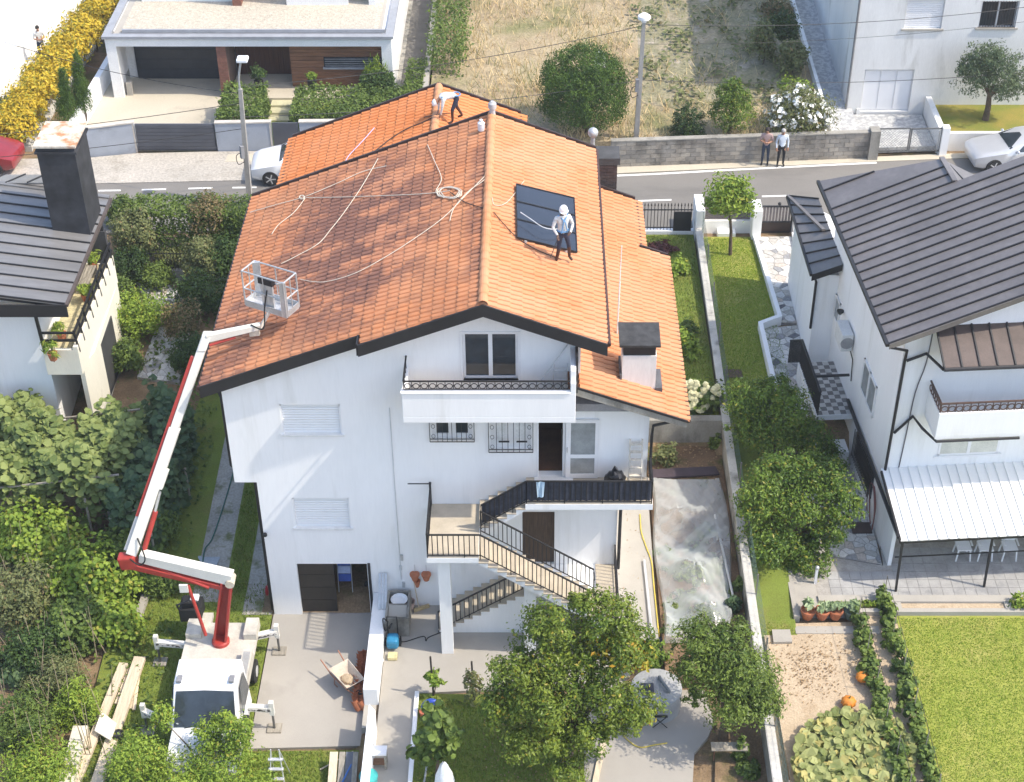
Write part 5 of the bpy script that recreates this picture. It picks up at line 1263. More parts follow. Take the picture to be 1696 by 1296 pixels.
def plant(name, label, cat, base, blobs, n, size, m, aspect=.5, trunk=.09, tm=None, group=None, limbs=True, part='crown', **k):
    t = thing(name, label, cat, tuple(base), group)
    f = foliage(part, m, t, blobs, n, size, aspect, **k)
    if trunk:
        b = Vector(base)-Vector((0,0,.1)); zlow_ = min(q[2] for q in blobs); cen = Vector((sum(q[0] for q in blobs)/len(blobs), sum(q[1] for q in blobs)/len(blobs), zlow_))
        if cen.z < b.z+.3: cen.z = b.z+.3
        s = MB(); mid = b+(cen-b)*.5+Vector((.05,.04,0))
        s.tube([b, mid, cen], [trunk*1.25, trunk, trunk*.75], 8)
        if limbs:
            for q in blobs:
                c = Vector(q[:3]); e = cen+(c-cen)*.95
                s.tube([cen-Vector((0,0,.1)), cen+(e-cen)*.5+Vector((0,0,.08)), e], [trunk*.6, trunk*.4, trunk*.15], 6)
        s.build('trunk', tm or BARK, t, smooth=True)
    return t
LF_ORANGE = leafmat('orange_tree_leaf', (0.072,0.131,0.016), (0.222,0.281,0.039), (.34,.29,.04), frac=.03, rough=.4)
LF_ORANGEY = leafmat('yellowing_leaf', (0.198,0.212,0.029), (0.467,0.383,0.042), (.45,.26,.02), frac=.2)
LF_LAUREL = leafmat('laurel_leaf', (0.071,0.120,0.025), (0.212,0.283,0.049), rough=.4)
LF_CITRUS = leafmat('citrus_leaf', (0.048,0.103,0.017), (0.182,0.268,0.036), (.28,.27,.04), frac=.06, rough=.4)
LF_THUJA = leafmat('thuja_spray', (0.034,0.075,0.017), (0.114,0.189,0.028), rough=.7, trans=.15)
LF_DARK = leafmat('dark_leaf', (0.031,0.064,0.020), (0.085,0.142,0.031), rough=.5)
LF_MID = leafmat('mid_green_leaf', (0.071,0.120,0.029), (0.184,0.254,0.049), rough=.55)
LF_BRIGHT = leafmat('bright_leaf', (0.127,0.212,0.025), (0.312,0.410,0.056), (.34,.33,.05), frac=.05)
LF_KIWI = leafmat('broad_vine_leaf', (0.106,0.156,0.040), (0.269,0.319,0.100), rough=.6, trans=.25)
LF_KIWID = leafmat('dark_broad_leaf', (0.042,0.088,0.040), (0.106,0.163,0.064), rough=.55, trans=.2)  # darker broad_vine_leaf: the vine's shade put into its colour; cabbages reuse it
LF_YEL = leafmat('golden_leaf', (.50,.36,.025), (.72,.54,.05), (.30,.30,.04), frac=.16)
LF_OLIVE = leafmat('olive_grey_leaf', (.115,.14,.052), (.23,.25,.095), (.26,.20,.09), frac=.06)
LF_BROWN = leafmat('brownish_leaf', (0.170,0.120,0.056), (0.312,0.241,0.113), (.09,.12,.03), frac=.3)
LF_RED = leafmat('dark_red_leaf', (0.085,0.029,0.031), (0.184,0.071,0.064))
LF_JUN = leafmat('juniper_leaf', (0.063,0.104,0.055), (0.176,0.223,0.112), rough=.7, trans=.15)
PETAL = mat('white_petal', (.80,.80,.74), rough=.7, var=.05)
CREAMFL = mat('cream_flower', (.56,.54,.34), rough=.8, var=.2, scale=8)

# ---- front fruit trees
Y0 = atz(935,1262,.42).y
b = pxblobs(Y0, [(1005,1020,48,40,.6),(965,1005,20,22,.7),(905,1045,40,44,.4),(950,1085,52,48,.5),(1035,1075,46,44,.3),(868,1115,50,50,0),(830,1175,36,44,-.3),(905,1165,52,54,-.3),(1000,1145,40,42,-.2),(1045,1180,42,40,-.2),(880,1230,46,36,-.9),(960,1225,36,36,-.8),(935,1265,34,20,-1.0),(1012,1205,30,28,-.5)])
plant('orange_tree', 'broad leafy orange tree with yellowing patch standing before the stairs', 'tree', (aty(935,1262,Y0).x,Y0,.4), b, 34000, .105, LF_ORANGE, trunk=.12, clump=.15, per=70)
foliage('yellow_foliage', LF_ORANGEY, col.objects['orange_tree'], pxblobs(Y0, [(1020,1075,40,34,.3),(1055,1095,22,20,.2),(840,1160,18,18,-.3),(1062,1192,18,14,-.2)]), 900, .14, clump=.25)
Y0 = atz(1200,1225,.45).y
b = pxblobs(Y0, [(1165,1060,42,36,.5),(1215,1055,35,28,.5),(1200,1100,62,52,.2),(1250,1130,42,40,0),(1155,1110,38,42,.1),(1222,1165,52,45,-.3),(1270,1165,28,28,-.2),(1150,1155,20,16,-.2)])
plant('bay_tree', 'dense dark-trunked bay tree beside the round concrete tank', 'tree', (aty(1198,1222,Y0).x,Y0,.43), b, 19000, .105, LF_LAUREL, trunk=.12, clump=.15, aspect=.42, per=70)
Y0 = atz(1322,935,.8).y
b = pxblobs(Y0, [(1285,785,44,36,1.2),(1335,782,34,30,1.3),(1375,805,40,36,1.0),(1318,838,48,42,.6),(1258,835,36,40,.4),(1395,848,34,30,.5),(1278,895,46,38,0),(1335,915,44,34,.1),(1370,885,30,30,.2),(1300,940,24,18,-.1)])
plant('lemon_tree', 'wide sunlit citrus tree leaning over the boundary wall near patio', 'tree', (aty(1325,935,Y0).x,Y0,.8), b, 25000, .105, LF_CITRUS, trunk=.13, clump=.15, per=60)
Y0 = 40.6
b = pxblobs(Y0, [(1238,665,38,36,.6),(1300,680,42,38,.4),(1262,722,42,36,.1),(1332,728,38,34,.1),(1368,760,32,28,0),(1285,646,28,22,.7),(1232,705,26,28,.1)])
plant('lemon_tree', 'darker citrus tree farther up the boundary wall by neighbour landing', 'tree', (aty(1290,750,Y0).x,Y0,.85), b, 18000, .105, LF_CITRUS, trunk=.12, clump=.15, per=60)
# ---- trees across the road
Y0 = 61.2
b = pxblobs(Y0, [(966,150,74,72),(968,165,70,52)])
plant('thuja_tree', 'large rounded thuja tree in the dry field', 'tree', (2.15,Y0,2.75), b, 30000, .115, LF_THUJA, trunk=.2, aspect=.35, up=.1, rnd=.5, clump=.075, droop=(0,0,.8), per=40, lobe=.18)
b = pxblobs(60.9, [(1140,205,25,28),(1138,222,27,18)]); plant('laurel_bush', 'small round dark laurel bush behind block wall', 'bush', (aty(1140,238,60.9).x,60.9,2.72), b, 4200, .095, LF_DARK, trunk=.05, clump=.1, lobe=.3)
b = pxblobs(61.0, [(1212,165,30,30),(1212,190,38,30),(1215,145,16,16)]); plant('laurel_tree', 'egg-shaped laurel tree on a thin trunk behind block wall', 'tree', (aty(1206,237,61).x,61.0,2.75), b, 7000, .095, LF_CITRUS, trunk=.07, clump=.1, lobe=.3)
Y0 = 61.3; b = pxblobs(Y0, [(1325,185,50,36),(1300,205,32,26),(1350,205,30,26),(1325,165,30,20)])
ol = plant('oleander_bush', 'oleander bush covered in white flowers behind two men', 'bush', (aty(1325,232,Y0).x,Y0,2.72), b, 5200, .16, LF_OLIVE, trunk=.05, aspect=.3)
P, O = crown_pts(b, 900, .06, 0, per=5); P = P[O[:,2] > -.25]; O = O[O[:,2] > -.25]; V_, Q_ = leaf_quads(P+O*.06, unit(O+NR.normal(size=O.shape)*.3), .17, .9); npmesh('blossom', V_, Q_, PETAL, ol)
Y0 = 62.5; b = pxblobs(Y0, [(1620,135,34,34),(1655,120,36,38),(1635,98,36,26),(1680,140,26,26),(1610,115,24,22),(1665,155,24,18)])
plant('juniper_tree', 'grey-green dome juniper with several bare stems on corner lawn', 'tree', (aty(1632,197,Y0).x,Y0,2.6), b, 7500, .14, LF_JUN, trunk=.13, aspect=.35, clump=.12, droop=(0,0,.9))
b = pxblobs(52.6, [(1208,325,38,32),(1190,340,24,20),(1228,340,26,22),(1210,308,24,16)]); plant('round_tree', 'small round street-side tree on two thin stems in neighbour lawn', 'tree', (aty(1211,408,52.6).x,52.6,1.92), b, 3600, .15, LF_BRIGHT, trunk=.06, clump=.15)
for i, (x, y, rx, ry, Yb, m_, nm, lb) in enumerate(((1297,45,24,26,68,LF_DARK,'shrub','dark shrub at the top of neighbour walkway'),(1312,92,24,26,66,LF_OLIVE,'shrub','olive-leaved shrub beside the patterned walkway'),(1318,152,26,20,63.4,LF_BRIGHT,'shrub','light green shrub just behind the oleander'),(1285,20,26,20,72,LF_BROWN,'shrub','brownish dry shrub at the far field edge'),(1265,70,20,30,67,LF_OLIVE,'shrub','thin weedy shrub along the field edge wall'))):
    c = aty(x,y,Yb); plant(nm, lb, 'shrub', (c.x,Yb,zF(Yb)-.1), pxblobs(Yb,[(x,y,rx,ry),(x+6,y+ry*.5,rx*.8,ry*.7)]), 1500, .17, m_, trunk=.03)
# palm by the walkway
pc = aty(1326,125,64.3); pt = thing('palm_plant', 'small spiky palm beside the patterned walkway', 'palm', (pc.x,64.3,2.6))
s = MB()
for k in range(46):
    a = random.uniform(0,6.28); e = random.uniform(.1,1.2); L_ = random.uniform(.6,1.0); d = Vector((math.cos(a)*math.cos(e),math.sin(a)*math.cos(e),math.sin(e)))
    p = Vector((pc.x,64.3,3.0)); s.beam(p, p+d*L_*.6, .05, .008, w2=.06); s.beam(p+d*L_*.6, p+d*L_+Vector((0,0,-.15)), .06, .008, w2=.01)
s.build('frond', LF_DARK, pt, kind='stuff'); MB().tube([(pc.x,64.3,2.5),(pc.x,64.3,3.05)], [.12,.09], 8).build('trunk', BARK, pt)
# ---- hedge builder (trimmed block)
def hedge(name, label, x0, x1, y0, y1, z0, z1, n, size, m, round_=.0, cat='hedge', group=None, jit=.06, slopez=0.0):
    fa = np.array([(x1-x0)*(z1-z0), (y1-y0)*(z1-z0), (y1-y0)*(z1-z0), (x1-x0)*(y1-y0)*1.3]); f = NR.choice(4, n, p=fa/fa.sum())
    u, v, w_ = NR.random(n), NR.random(n), np.abs(NR.normal(size=n))*.10
    P = np.zeros((n,3)); O = np.zeros((n,3))
    k = f == 0; P[k] = np.stack([x0+u[k]*(x1-x0), y0+w_[k], z0+v[k]*(z1-z0)],1); O[k] = (0,-1,0)
    k = f == 1; P[k] = np.stack([x0+w_[k], y0+u[k]*(y1-y0), z0+v[k]*(z1-z0)],1); O[k] = (-1,0,0)
    k = f == 2; P[k] = np.stack([x1-w_[k], y0+u[k]*(y1-y0), z0+v[k]*(z1-z0)],1); O[k] = (1,0,0)
    k = f == 3; P[k] = np.stack([x0+u[k]*(x1-x0), y0+v[k]*(y1-y0), z1-w_[k]],1); O[k] = (0,0,1)
    if round_:
        c = np.array([(x0+x1)/2,(y0+y1)/2,z0]); h = np.array([(x1-x0)/2,(y1-y0)/2,z1-z0]); q = (P-c)/h
        P = c + q*h*(1-round_*(np.maximum(0,(q**2).sum(1,keepdims=True)-1)))
    lump = np.sin(P[:,:1]*3.1+P[:,1:2]*1.7)*np.sin(P[:,1:2]*2.7+P[:,2:]*2.2)
    P = P + NR.normal(size=P.shape)*jit + O*lump*.06
    P[:,2] = np.maximum(P[:,2], z0) + slopez*(P[:,1]-y0)
    Nn = unit(O*.7 + np.array([0,0,.3]) + NR.normal(size=O.shape)*.6)
    V_, Q_ = leaf_quads(P, Nn, size, .55)
    t = thing(name, label, cat, ((x0+x1)/2,(y0+y1)/2,z0), group)
    npmesh('foliage', V_, Q_, m, t)
    s = MB()
    for i in range(max(2,int((x1-x0+y1-y0)/.8))):
        xx, yy_ = random.uniform(x0+.15,x1-.15) if x1-x0 > .4 else (x0+x1)/2, random.uniform(y0+.15,y1-.15) if y1-y0 > .4 else (y0+y1)/2
        s.tube([(xx,yy_,z0-.1),(xx+.05,yy_,z0+(z1-z0)*.5),(xx-.05,yy_+.05,z0+(z1-z0)*.8)],[.03,.02,.01],5)
    s.build('stems', BARK, t, kind='stuff')
    return t
def pxx(x, y, z): return atz(x, y, z).x
hedge('box_hedge', 'square trimmed hedge left of the pale garden steps', -13.5,-11.75,61.3,64.3,2.05,3.5, 6000,.14,LF_MID)
hedge('box_hedge', 'long trimmed hedge right of the pale garden steps', -10.4,-5.5,61.5,64.3,2.05,3.4, 9000,.14,LF_MID)
hedge('round_hedge', 'rounded dark shrub before the modern house strip window', -7.7,-6.2,64.2,65.5,2.1,3.7, 3600,.12,LF_DARK,round_=.12)
hedge('lane_hedge', 'narrow trimmed hedge on the side lane', -5.7,-4.97,62.4,67.0,2.1,3.4, 3200,.13,LF_MID)
hedge('field_hedge', 'loose green hedge along the left edge of dry field', -4.6,-3.3,66.0,84,2.6,4.2, 8000,.17,LF_MID,jit=.2)
hedge('street_hedge', 'long trimmed dark green hedge along the road behind iron fence', -15.2,-10.0,52.3,53.7,2.0,4.0, 11000,.13,LF_MID)
hedge('street_hedge', 'bright trimmed hedge end beside the orange roof edge', -10.0,-8.6,51.6,53.6,1.9,3.7, 3600,.13,LF_BRIGHT)
for (x, y, rx, ry, Yb, zb, m_, lb, pn) in ((425,105,13,14,65.4,2.45,LF_DARK,'leafy plant in a tall black planter by brick pier',0),(515,118,9,9,65.4,2.45,LF_BRIGHT,'small clipped yellow-green plant in tall black pot by wooden wall',1)):
    c = aty(x,y,Yb); t = plant('potted_plant', lb, 'potted plant', (c.x,Yb,zb), [(c.x,Yb,3.25 if pn else 3.35,.2 if pn else .34,.2 if pn else .3,.2 if pn else .3)], 700, .11, m_, trunk=.02)
    MB().lathe([(.16,0),(.22,.62),(.18,.62)], (c.x,Yb,zb), 4 if not pn else 12).build('pot', FASCIA, t)
c = aty(622,112,66.0); plant('ornamental_grass', 'yellow-green grassy clump beside rounded dark shrub', 'plant', (c.x,65.4,2.1), [(c.x,65.4,3.1,.5,.4,.9)], 900, .3, LF_BRIGHT, aspect=.12, trunk=0, up=.2, droop=(0,0,1.5), part='foliage')
# ---- yellow hedge, cypresses, far-left shrubs
for i in range(9):
    t_ = i/8; x = 168-150*t_ + random.uniform(-6,6); y = 8+205*t_; Yb = 72-10.6*t_
    c = aty(x,y,Yb)
    plant('golden_hedge_bush', ['golden hedge bush farthest up beside the modern house roof','golden hedge bush level with the gravel roof edge','golden hedge bush level with the modern house fascia','golden hedge bush opposite the white garage column','golden hedge bush just above the dark red shrub','golden hedge bush between red shrub and cypresses','golden hedge bush beside the narrow cypresses','golden hedge bush behind the tall black chimney','golden hedge bush hanging over the red car'][i], 'bush', (c.x,Yb,2.1), pxblobs(Yb,[(x,y,32+6*t_,28),(x+14,y-10,24,20),(x-12,y+12,24,20)]), 3600, .17, LF_YEL if True else LF_BRIGHT, trunk=.04, group='yellow hedge bushes')
for x, y, yb, Yb, lb in ((112,168,198,61.9,'narrow columnar cypress nearer the blue-grey wall'),(136,142,182,63.0,'narrow columnar cypress nearer the garage')):
    c = aty(x,yb,Yb); top = aty(x-6,y-34,Yb)
    bl = [(c.x+(top.x-c.x)*k/6, Yb, c.z+.25+(top.z-c.z)*k/6, .42*(1-.10*k), .42*(1-.10*k), .42) for k in range(7)]
    plant('columnar_cypress', lb, 'tree', (c.x,Yb,2.1), bl, 7000, .09, LF_THUJA, trunk=.06, aspect=.3, up=.1, droop=(0,0,1.5), clump=.2, limbs=False)
for x, y, rx, ry, Yb, m_, lb in ((78,100,22,18,63.5,LF_RED,'dark red shrub on the pale terrace edge'),(50,150,12,14,61.8,LF_RED,'small dark red shrub beside the yellow hedge'),(150,20,14,30,70,LF_DARK,'dark green shrub above the yellow hedge'),(60,122,18,14,62.6,LF_MID,'low green shrub between red shrubs'),(20,175,26,20,61.3,LF_OLIVE,'grassy olive bush at the far left corner')):
    Yb = bushY(x, y, ry, lambda q: 2.1, .8); c = aty(x,y,Yb); plant('shrub', lb, 'shrub', (c.x,Yb,2.1), pxblobs(Yb,[(x,y,rx,ry),(x+5,y+4,rx*.7,ry*.7)]), 1100, .15, m_, trunk=.03)
# ---- left garden between the houses
gardn = [
 (222,385,32,36,49.8,LF_OLIVE,.16,'tall wispy olive-green shrub beside the balcony panel'),
 (205,350,26,24,51.5,LF_MID,.15,'leafy shrub with white blooms at the hedge end'),
 (345,352,34,30,51.8,LF_BROWN,.13,'loose brownish pink shrub rising above the street hedge'),
 (215,440,30,30,47.8,LF_DARK,.14,'dark shrub beside the balcony corner'),
 (335,425,30,28,48.3,LF_OLIVE,.15,'small standard tree on a grey post by clay pot'),
 (375,430,34,34,48.8,LF_DARK,.15,'dark bush close to the orange roof eave'),
 (385,385,26,28,50.6,LF_BRIGHT,.15,'bright green bush against the roof eave'),
 (225,520,42,36,44.8,LF_BRIGHT,.16,'big sunlit bush overhanging the crazy garden path'),
 (200,500,28,30,45.5,LF_MID,.15,'green shrub before the balcony wall'),
 (300,530,28,30,44.6,LF_BROWN,.13,'dry brownish shrub on a grey post by the path'),
 (335,485,40,34,46.0,LF_DARK,.15,'broad shaded bush beside the side drive'),
 (315,585,30,32,42.6,LF_DARK,.15,'dark bush under the roof corner'),
 (205,590,28,24,42.6,LF_MID,.15,'bush with yellowing leaves below balcony wall'),
 (165,590,24,26,42.2,LF_OLIVE,.16,'leafy climber against the cream wall'),
 (255,455,24,18,47.2,LF_MID,.13,'low green plants along the path top'),
 (285,430,22,16,48.6,LF_OLIVE,.13,'low weedy plants around the clay pot')]
for (x, y, rx, ry, Yb, m_, sz, lb) in gardn:
    Yb = bushY(x, y, ry, zL, 2.6 if 'rising above' in lb else (1.9 if ('standard tree' in lb or 'wispy' in lb or 'on a grey post' in lb) else 1.15))
    c = aty(x,y,Yb); zb = zL(Yb)
    plant('garden_shrub', lb, 'shrub', (c.x,Yb,zb), pxblobs(Yb,[(x,y,rx,ry),(x-rx*.4,y+ry*.5,rx*.7,ry*.6),(x+rx*.4,y+ry*.45,rx*.7,ry*.6)]), 5200, sz*.78, m_, trunk=.045, per=45)
# ---- pergola vine (broad leaves)
def pergola(label, poly, zt_, n, m, base, dz=.35, size=.24):
    t = thing('pergola_vine', label, 'vine', base)
    P = []
    A = np.array(poly)
    mn, mx_ = A.min(0), A.max(0)
    while len(P) < n:
        q = mn + NR.random(2)*(mx_-mn); ins = False; j = len(A)-1
        for i in range(len(A)):
            if (A[i,1] > q[1]) != (A[j,1] > q[1]) and q[0] < (A[j,0]-A[i,0])*(q[1]-A[i,1])/(A[j,1]-A[i,1])+A[i,0]: ins = not ins
            j = i
        if ins: P.append(q)
    P = np.array(P); lump = .28*np.sin(P[:,0]*2.3+.5)*np.sin(P[:,1]*1.9)+.16*np.sin(P[:,0]*5.1+P[:,1]*4.3)
    z = zt_ + lump - np.abs(NR.normal(size=n))*dz
    edge = np.array([min(np.hypot(*(np.array(a)+(np.array(b_)-np.array(a))*np.clip(np.dot(q-np.array(a),np.array(b_)-np.array(a))/max(1e-6,np.dot(np.array(b_)-np.array(a),np.array(b_)-np.array(a))),0,1)-q)) for a, b_ in zip(poly, poly[1:]+poly[:1])) for q in P])
    z = z - np.maximum(0,.7-edge)*NR.uniform(0,2.0,n)
    P3 = np.column_stack([P+NR.normal(size=P.shape)*.06, z]); Nn = unit(np.array([.1,-.15,1.0])+NR.normal(size=P3.shape)*.42)
    V_, Q_ = hex_leaves(P3, Nn, size*1.05); npmesh('foliage', V_, Q_, m, t)
    s = MB()
    for (x, y) in poly[::2]: s.tube([(x*.97+mx_[0]*.03,y,base[2]-.2),(x*.97+mx_[0]*.03,y,zt_-.9)], .04, 6)
    for i in range(4): s.beam((mn[0]+.3,mn[1]+.4+i*(mx_[1]-mn[1])/4.2,zt_-.95),(mx_[0]-.3,mn[1]+.4+i*(mx_[1]-mn[1])/4.2,zt_-.25),.05,.05)
    s.build('pergola_frame', WOODGREY, t, kind='stuff')
def wpoly(pts, z): return [tuple(atz(x,y,z)[:2]) for x,y in pts]
pergola('broad-leaved vine covering a pergola in sunlight beside cream wall', wpoly([(-30,660),(60,640),(120,690),(185,655),(225,650),(238,690),(200,760),(170,790),(130,790),(70,775),(-30,780)], 2.9), 2.9, 5200, LF_KIWI, (-14.5,38.5,.2))
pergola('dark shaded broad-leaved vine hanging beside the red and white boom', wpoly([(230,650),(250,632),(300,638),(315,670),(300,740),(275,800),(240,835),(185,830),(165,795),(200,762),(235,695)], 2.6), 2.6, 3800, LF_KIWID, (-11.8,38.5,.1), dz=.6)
# dark paved terrace and posts under the vine
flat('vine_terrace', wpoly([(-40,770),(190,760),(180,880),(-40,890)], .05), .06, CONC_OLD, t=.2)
s = MB().tube([atz(62,860,.1), aty(50,785,atz(62,860,.1).y)], .045, 8); s.build('rusty_post', mat('rusty_steel', (.22,.09,.05), rough=.8, var=.3), label='leaning rusty post under the vine pergola', cat='post')
# ---- overgrown left bank
bank = [
 (60,880,70,55,35.5,LF_BRIGHT,.18,'fig-like bush with broad bright leaves by the vine terrace',.75),
 (150,950,70,60,33.6,LF_BRIGHT,.18,'big sunlit bush with broad leaves below the boom elbow',.7),
 (215,900,55,40,35.2,LF_MID,.17,'leafy bush directly under the boom elbow',.7),
 (255,865,36,46,36.3,LF_MID,.16,'leafy bush right of the boom elbow',.6),
 (235,830,40,30,36.8,LF_KIWID,.2,'shaded bush between the vine and boom',.9),
 (40,985,60,55,33.0,LF_OLIVE,.16,'grey-green bush at the left bank',.5),
 (120,1030,60,50,31.6,LF_MID,.17,'broad bush above the pale planks',.7),
 (190,1030,45,40,31.8,LF_BRIGHT,.17,'bright leafy bush beside the truck outrigger',.7),
 (50,1080,55,45,30.6,LF_DARK,.15,'dark weedy bush with dry stalks on the left bank',.5),
 (95,1120,45,40,30.0,LF_OLIVE,.14,'olive weeds rising beside the planks',.35),
 (130,1165,36,40,28.9,LF_BRIGHT,.13,'bright weeds beside the long planks',.4),
 (40,1190,60,50,28.3,LF_MID,.14,'weedy green bush at the bottom left bank',.4),
 (60,1265,70,50,26.8,LF_BRIGHT,.13,'bright weedy bush in the bottom left corner',.4),
 (25,1110,26,20,30.2,LF_KIWID,.24,'cabbage plant with grey-blue leaves on the left bank',.8),
 (265,960,30,28,34.6,LF_MID,.14,'low weeds beside the boom engine',.5)]
for (x, y, rx, ry, Yb, m_, sz, lb, asp) in bank:
    Yb = bushY(x, y, ry, zL, 1.0)
    c = aty(x,y,Yb)
    plant('bank_bush', lb, 'bush', (c.x,Yb,.0), pxblobs(Yb,[(x,y,rx*.8,ry*.8),(x-rx*.5,y+ry*.3,rx*.6,ry*.6),(x+rx*.45,y+ry*.35,rx*.6,ry*.6),(x,y+ry*.6,rx*.6,ry*.5)]), 4600, sz*.85, m_, aspect=asp, trunk=.05, zmin=.02, clump=.2, per=40)
s = MB()
for i in range(60):
    x, y = random.uniform(5,190), random.uniform(930,1270); p = atz(x,y,.2); s.tube([p, p+Vector((random.uniform(-.4,.4),random.uniform(-.3,.3),random.uniform(1.0,2.2)))], [.018,.006], 5)
s.build('dry_stalks', mat('dry_stalk', (.34,.28,.18), rough=.95, var=.2), label='bare dry stalks standing among the left bank weeds', cat='dry stalks', kind='stuff')
# ---- shrub before the truck, small fig, thin plants
Y0 = atz(330,1300,.05).y
b = pxblobs(Y0, [(225,1270,48,50,-.2),(300,1285,60,45,-.4),(365,1270,50,45,-.1),(395,1225,26,40,.2),(345,1225,24,30,.3),(272,1195,20,26,.6),(420,1290,40,25,-.3),(370,1195,20,18,.5)])
plant('lemon_shrub', 'spreading bright citrus shrub in front of the truck bonnet', 'shrub', (aty(320,1290,Y0).x,Y0,.0), b, 16000, .09, LF_BRIGHT, trunk=.06, clump=.17, per=50)
Y0 = atz(722,1285,.45).y; b = pxblobs(Y0, [(725,1215,34,36),(705,1240,24,22),(740,1235,22,26),(715,1190,18,18)])
plant('fig_tree', 'small fig tree with broad leaves by the white lawn kerb', 'tree', (aty(722,1288,Y0).x,Y0,.42), b, 900, .24, LF_MID, aspect=.75, trunk=.04)
for (x, y, rx, ry, yb, m_, lb) in ((718,1125,14,14,1152,LF_BRIGHT,'thin sapling on a dark stake at the lawn edge'),(785,1140,14,30,1160,LF_OLIVE,'wispy climbing plant on a dark stake')):
    Yb = atz(x,yb,.42).y; t = plant('sapling', lb, 'sapling', (aty(x,yb,Yb).x,Yb,.42), pxblobs(Yb,[(x,y,rx,ry)]), 300, .14, m_, trunk=.015)
    c = aty(x,yb,Yb); MB().tube([(c.x,Yb,.4),(c.x-.03,Yb,2.0)], .03, 6).build('stake', mat('dark_stake', (.04,.035,.03)), t)
# ---- beds on the right side
small = [(1093,412,22,10,52.5,LF_RED,'low red-leaved plant at the back lawn corner'),(1122,443,20,17,50.6,LF_BRIGHT,'round light green shrub on the back lawn'),(1135,575,24,24,45.6,LF_BRIGHT,'bright bush beside the lower roof eave'),(1140,548,14,14,46.8,LF_MID,'small green shrub by the boundary wall'),
 (1100,760,20,28,39.6,LF_OLIVE,'leafy vegetable plants beside the landing'),(1188,735,14,16,41.4,LF_MID,'small bush in the corner of retaining wall'),(1215,1005,12,16,33.2,LF_KIWID,'grey-green cabbage beside the plastic sheet'),(1225,970,10,12,34.2,LF_MID,'small cabbage along the boundary wall'),(1078,1085,26,22,31.2,LF_CITRUS,'leafy plants at the foot of the path steps'),(1240,1275,18,16,28.2,LF_MID,'small weed clump by the boundary wall foot'),(1225,1250,10,26,28.6,LF_MID,'small shoot in the front bed')]
for (x, y, rx, ry, Yb, m_, lb) in small:
    xx_ = aty(x,y,Yb).x; Yb = bushY(x, y, ry, lambda q: G(xx_, q), .6)
    c = aty(x,y,Yb); plant('small_plant', lb, 'plant', (c.x,Yb,G(c.x,Yb)), pxblobs(Yb,[(x,y,rx,ry),(x+rx*.4,y+ry*.4,rx*.6,ry*.6)]), 700, .15, m_, aspect=.6, trunk=.025)
# hydrangea with cream flower heads
Yb = 43.2; b = pxblobs(Yb, [(1160,665,34,30),(1150,690,30,20)]); hy = plant('hydrangea', 'hydrangea bush with big faded cream flower heads on the retaining wall', 'bush', (aty(1160,690,Yb).x,Yb,1.8), b, 1500, .16, LF_MID, aspect=.7, trunk=.03)
for k in range(48):
    x, y = 1160+random.uniform(-32,32), 655+random.uniform(-26,26)
    if math.hypot((x-1160)/34,(y-655)/28) > 1: continue
    MB().ball(aty(x,y,Yb-.45+(655-y)*.004), random.uniform(.09,.14), 7, 5, .2).build('flower_head', CREAMFL, hy)
# bean rows, pumpkins, planter, potted plants of the right neighbour
for (a, b_, lb) in (((1420,1035),(1500,1330),'left bean row along the earth path'),((1462,1000),(1548,1330),'right bean row along the bright lawn')):
    p, q = atz(*a,.82), atz(*b_,.82); bl = []
    for i in range(15):
        c = p+(q-p)*(i/14); bl.append((c.x+random.uniform(-.05,.05),c.y,1.0+random.uniform(-.05,.1),.22+random.uniform(0,.07),.32,.32))
    t = plant('bean_row', lb, 'plant row', tuple(p), bl, 4200, .13, LF_MID, aspect=.8, trunk=0, part='foliage', group='bean rows')
    s = MB().tube([p+Vector((0,0,1.1)), q+Vector((0,0,1.1))], .008, 4); s.build('support_string', WIREM, t)
    for i in range(6):
        c = p+(q-p)*(i/5); MB().tube([c, c+Vector((0,0,1.15))], .015, 5).build('cane', WOODGREY, t)
pp = thing('pumpkin_patch', 'sprawling pumpkin plants with big pale green leaves', 'pumpkin plants', tuple(atz(1400,1240,.82)))
pol = wpoly([(1320,1200),(1370,1170),(1440,1165),(1480,1220),(1510,1300),(1320,1310)],.85); A = np.array(pol)
P = []
while len(P) < 1150:
    x, y = random.uniform(1315,1512), random.uniform(1168,1310)
    if math.hypot((x-1415)/100,(y-1255)/82) < 1: P.append(atz(x,y,1.05))
P3 = np.array([tuple(p) for p in P]); P3[:,2] += NR.uniform(-.18,.12,len(P3)); Nn = unit(np.array([0,-.1,1])+NR.normal(size=P3.shape)*.35); V_, Q_ = hex_leaves(P3, Nn, .25, .45)
npmesh('foliage', V_, Q_, leafmat('pumpkin_leaf', (.17,.21,.06), (.40,.42,.16), (.48,.43,.15), frac=.2), pp)
PUMP = mat('pumpkin_skin', (.62,.22,.03), rough=.6, var=.15, scale=6)
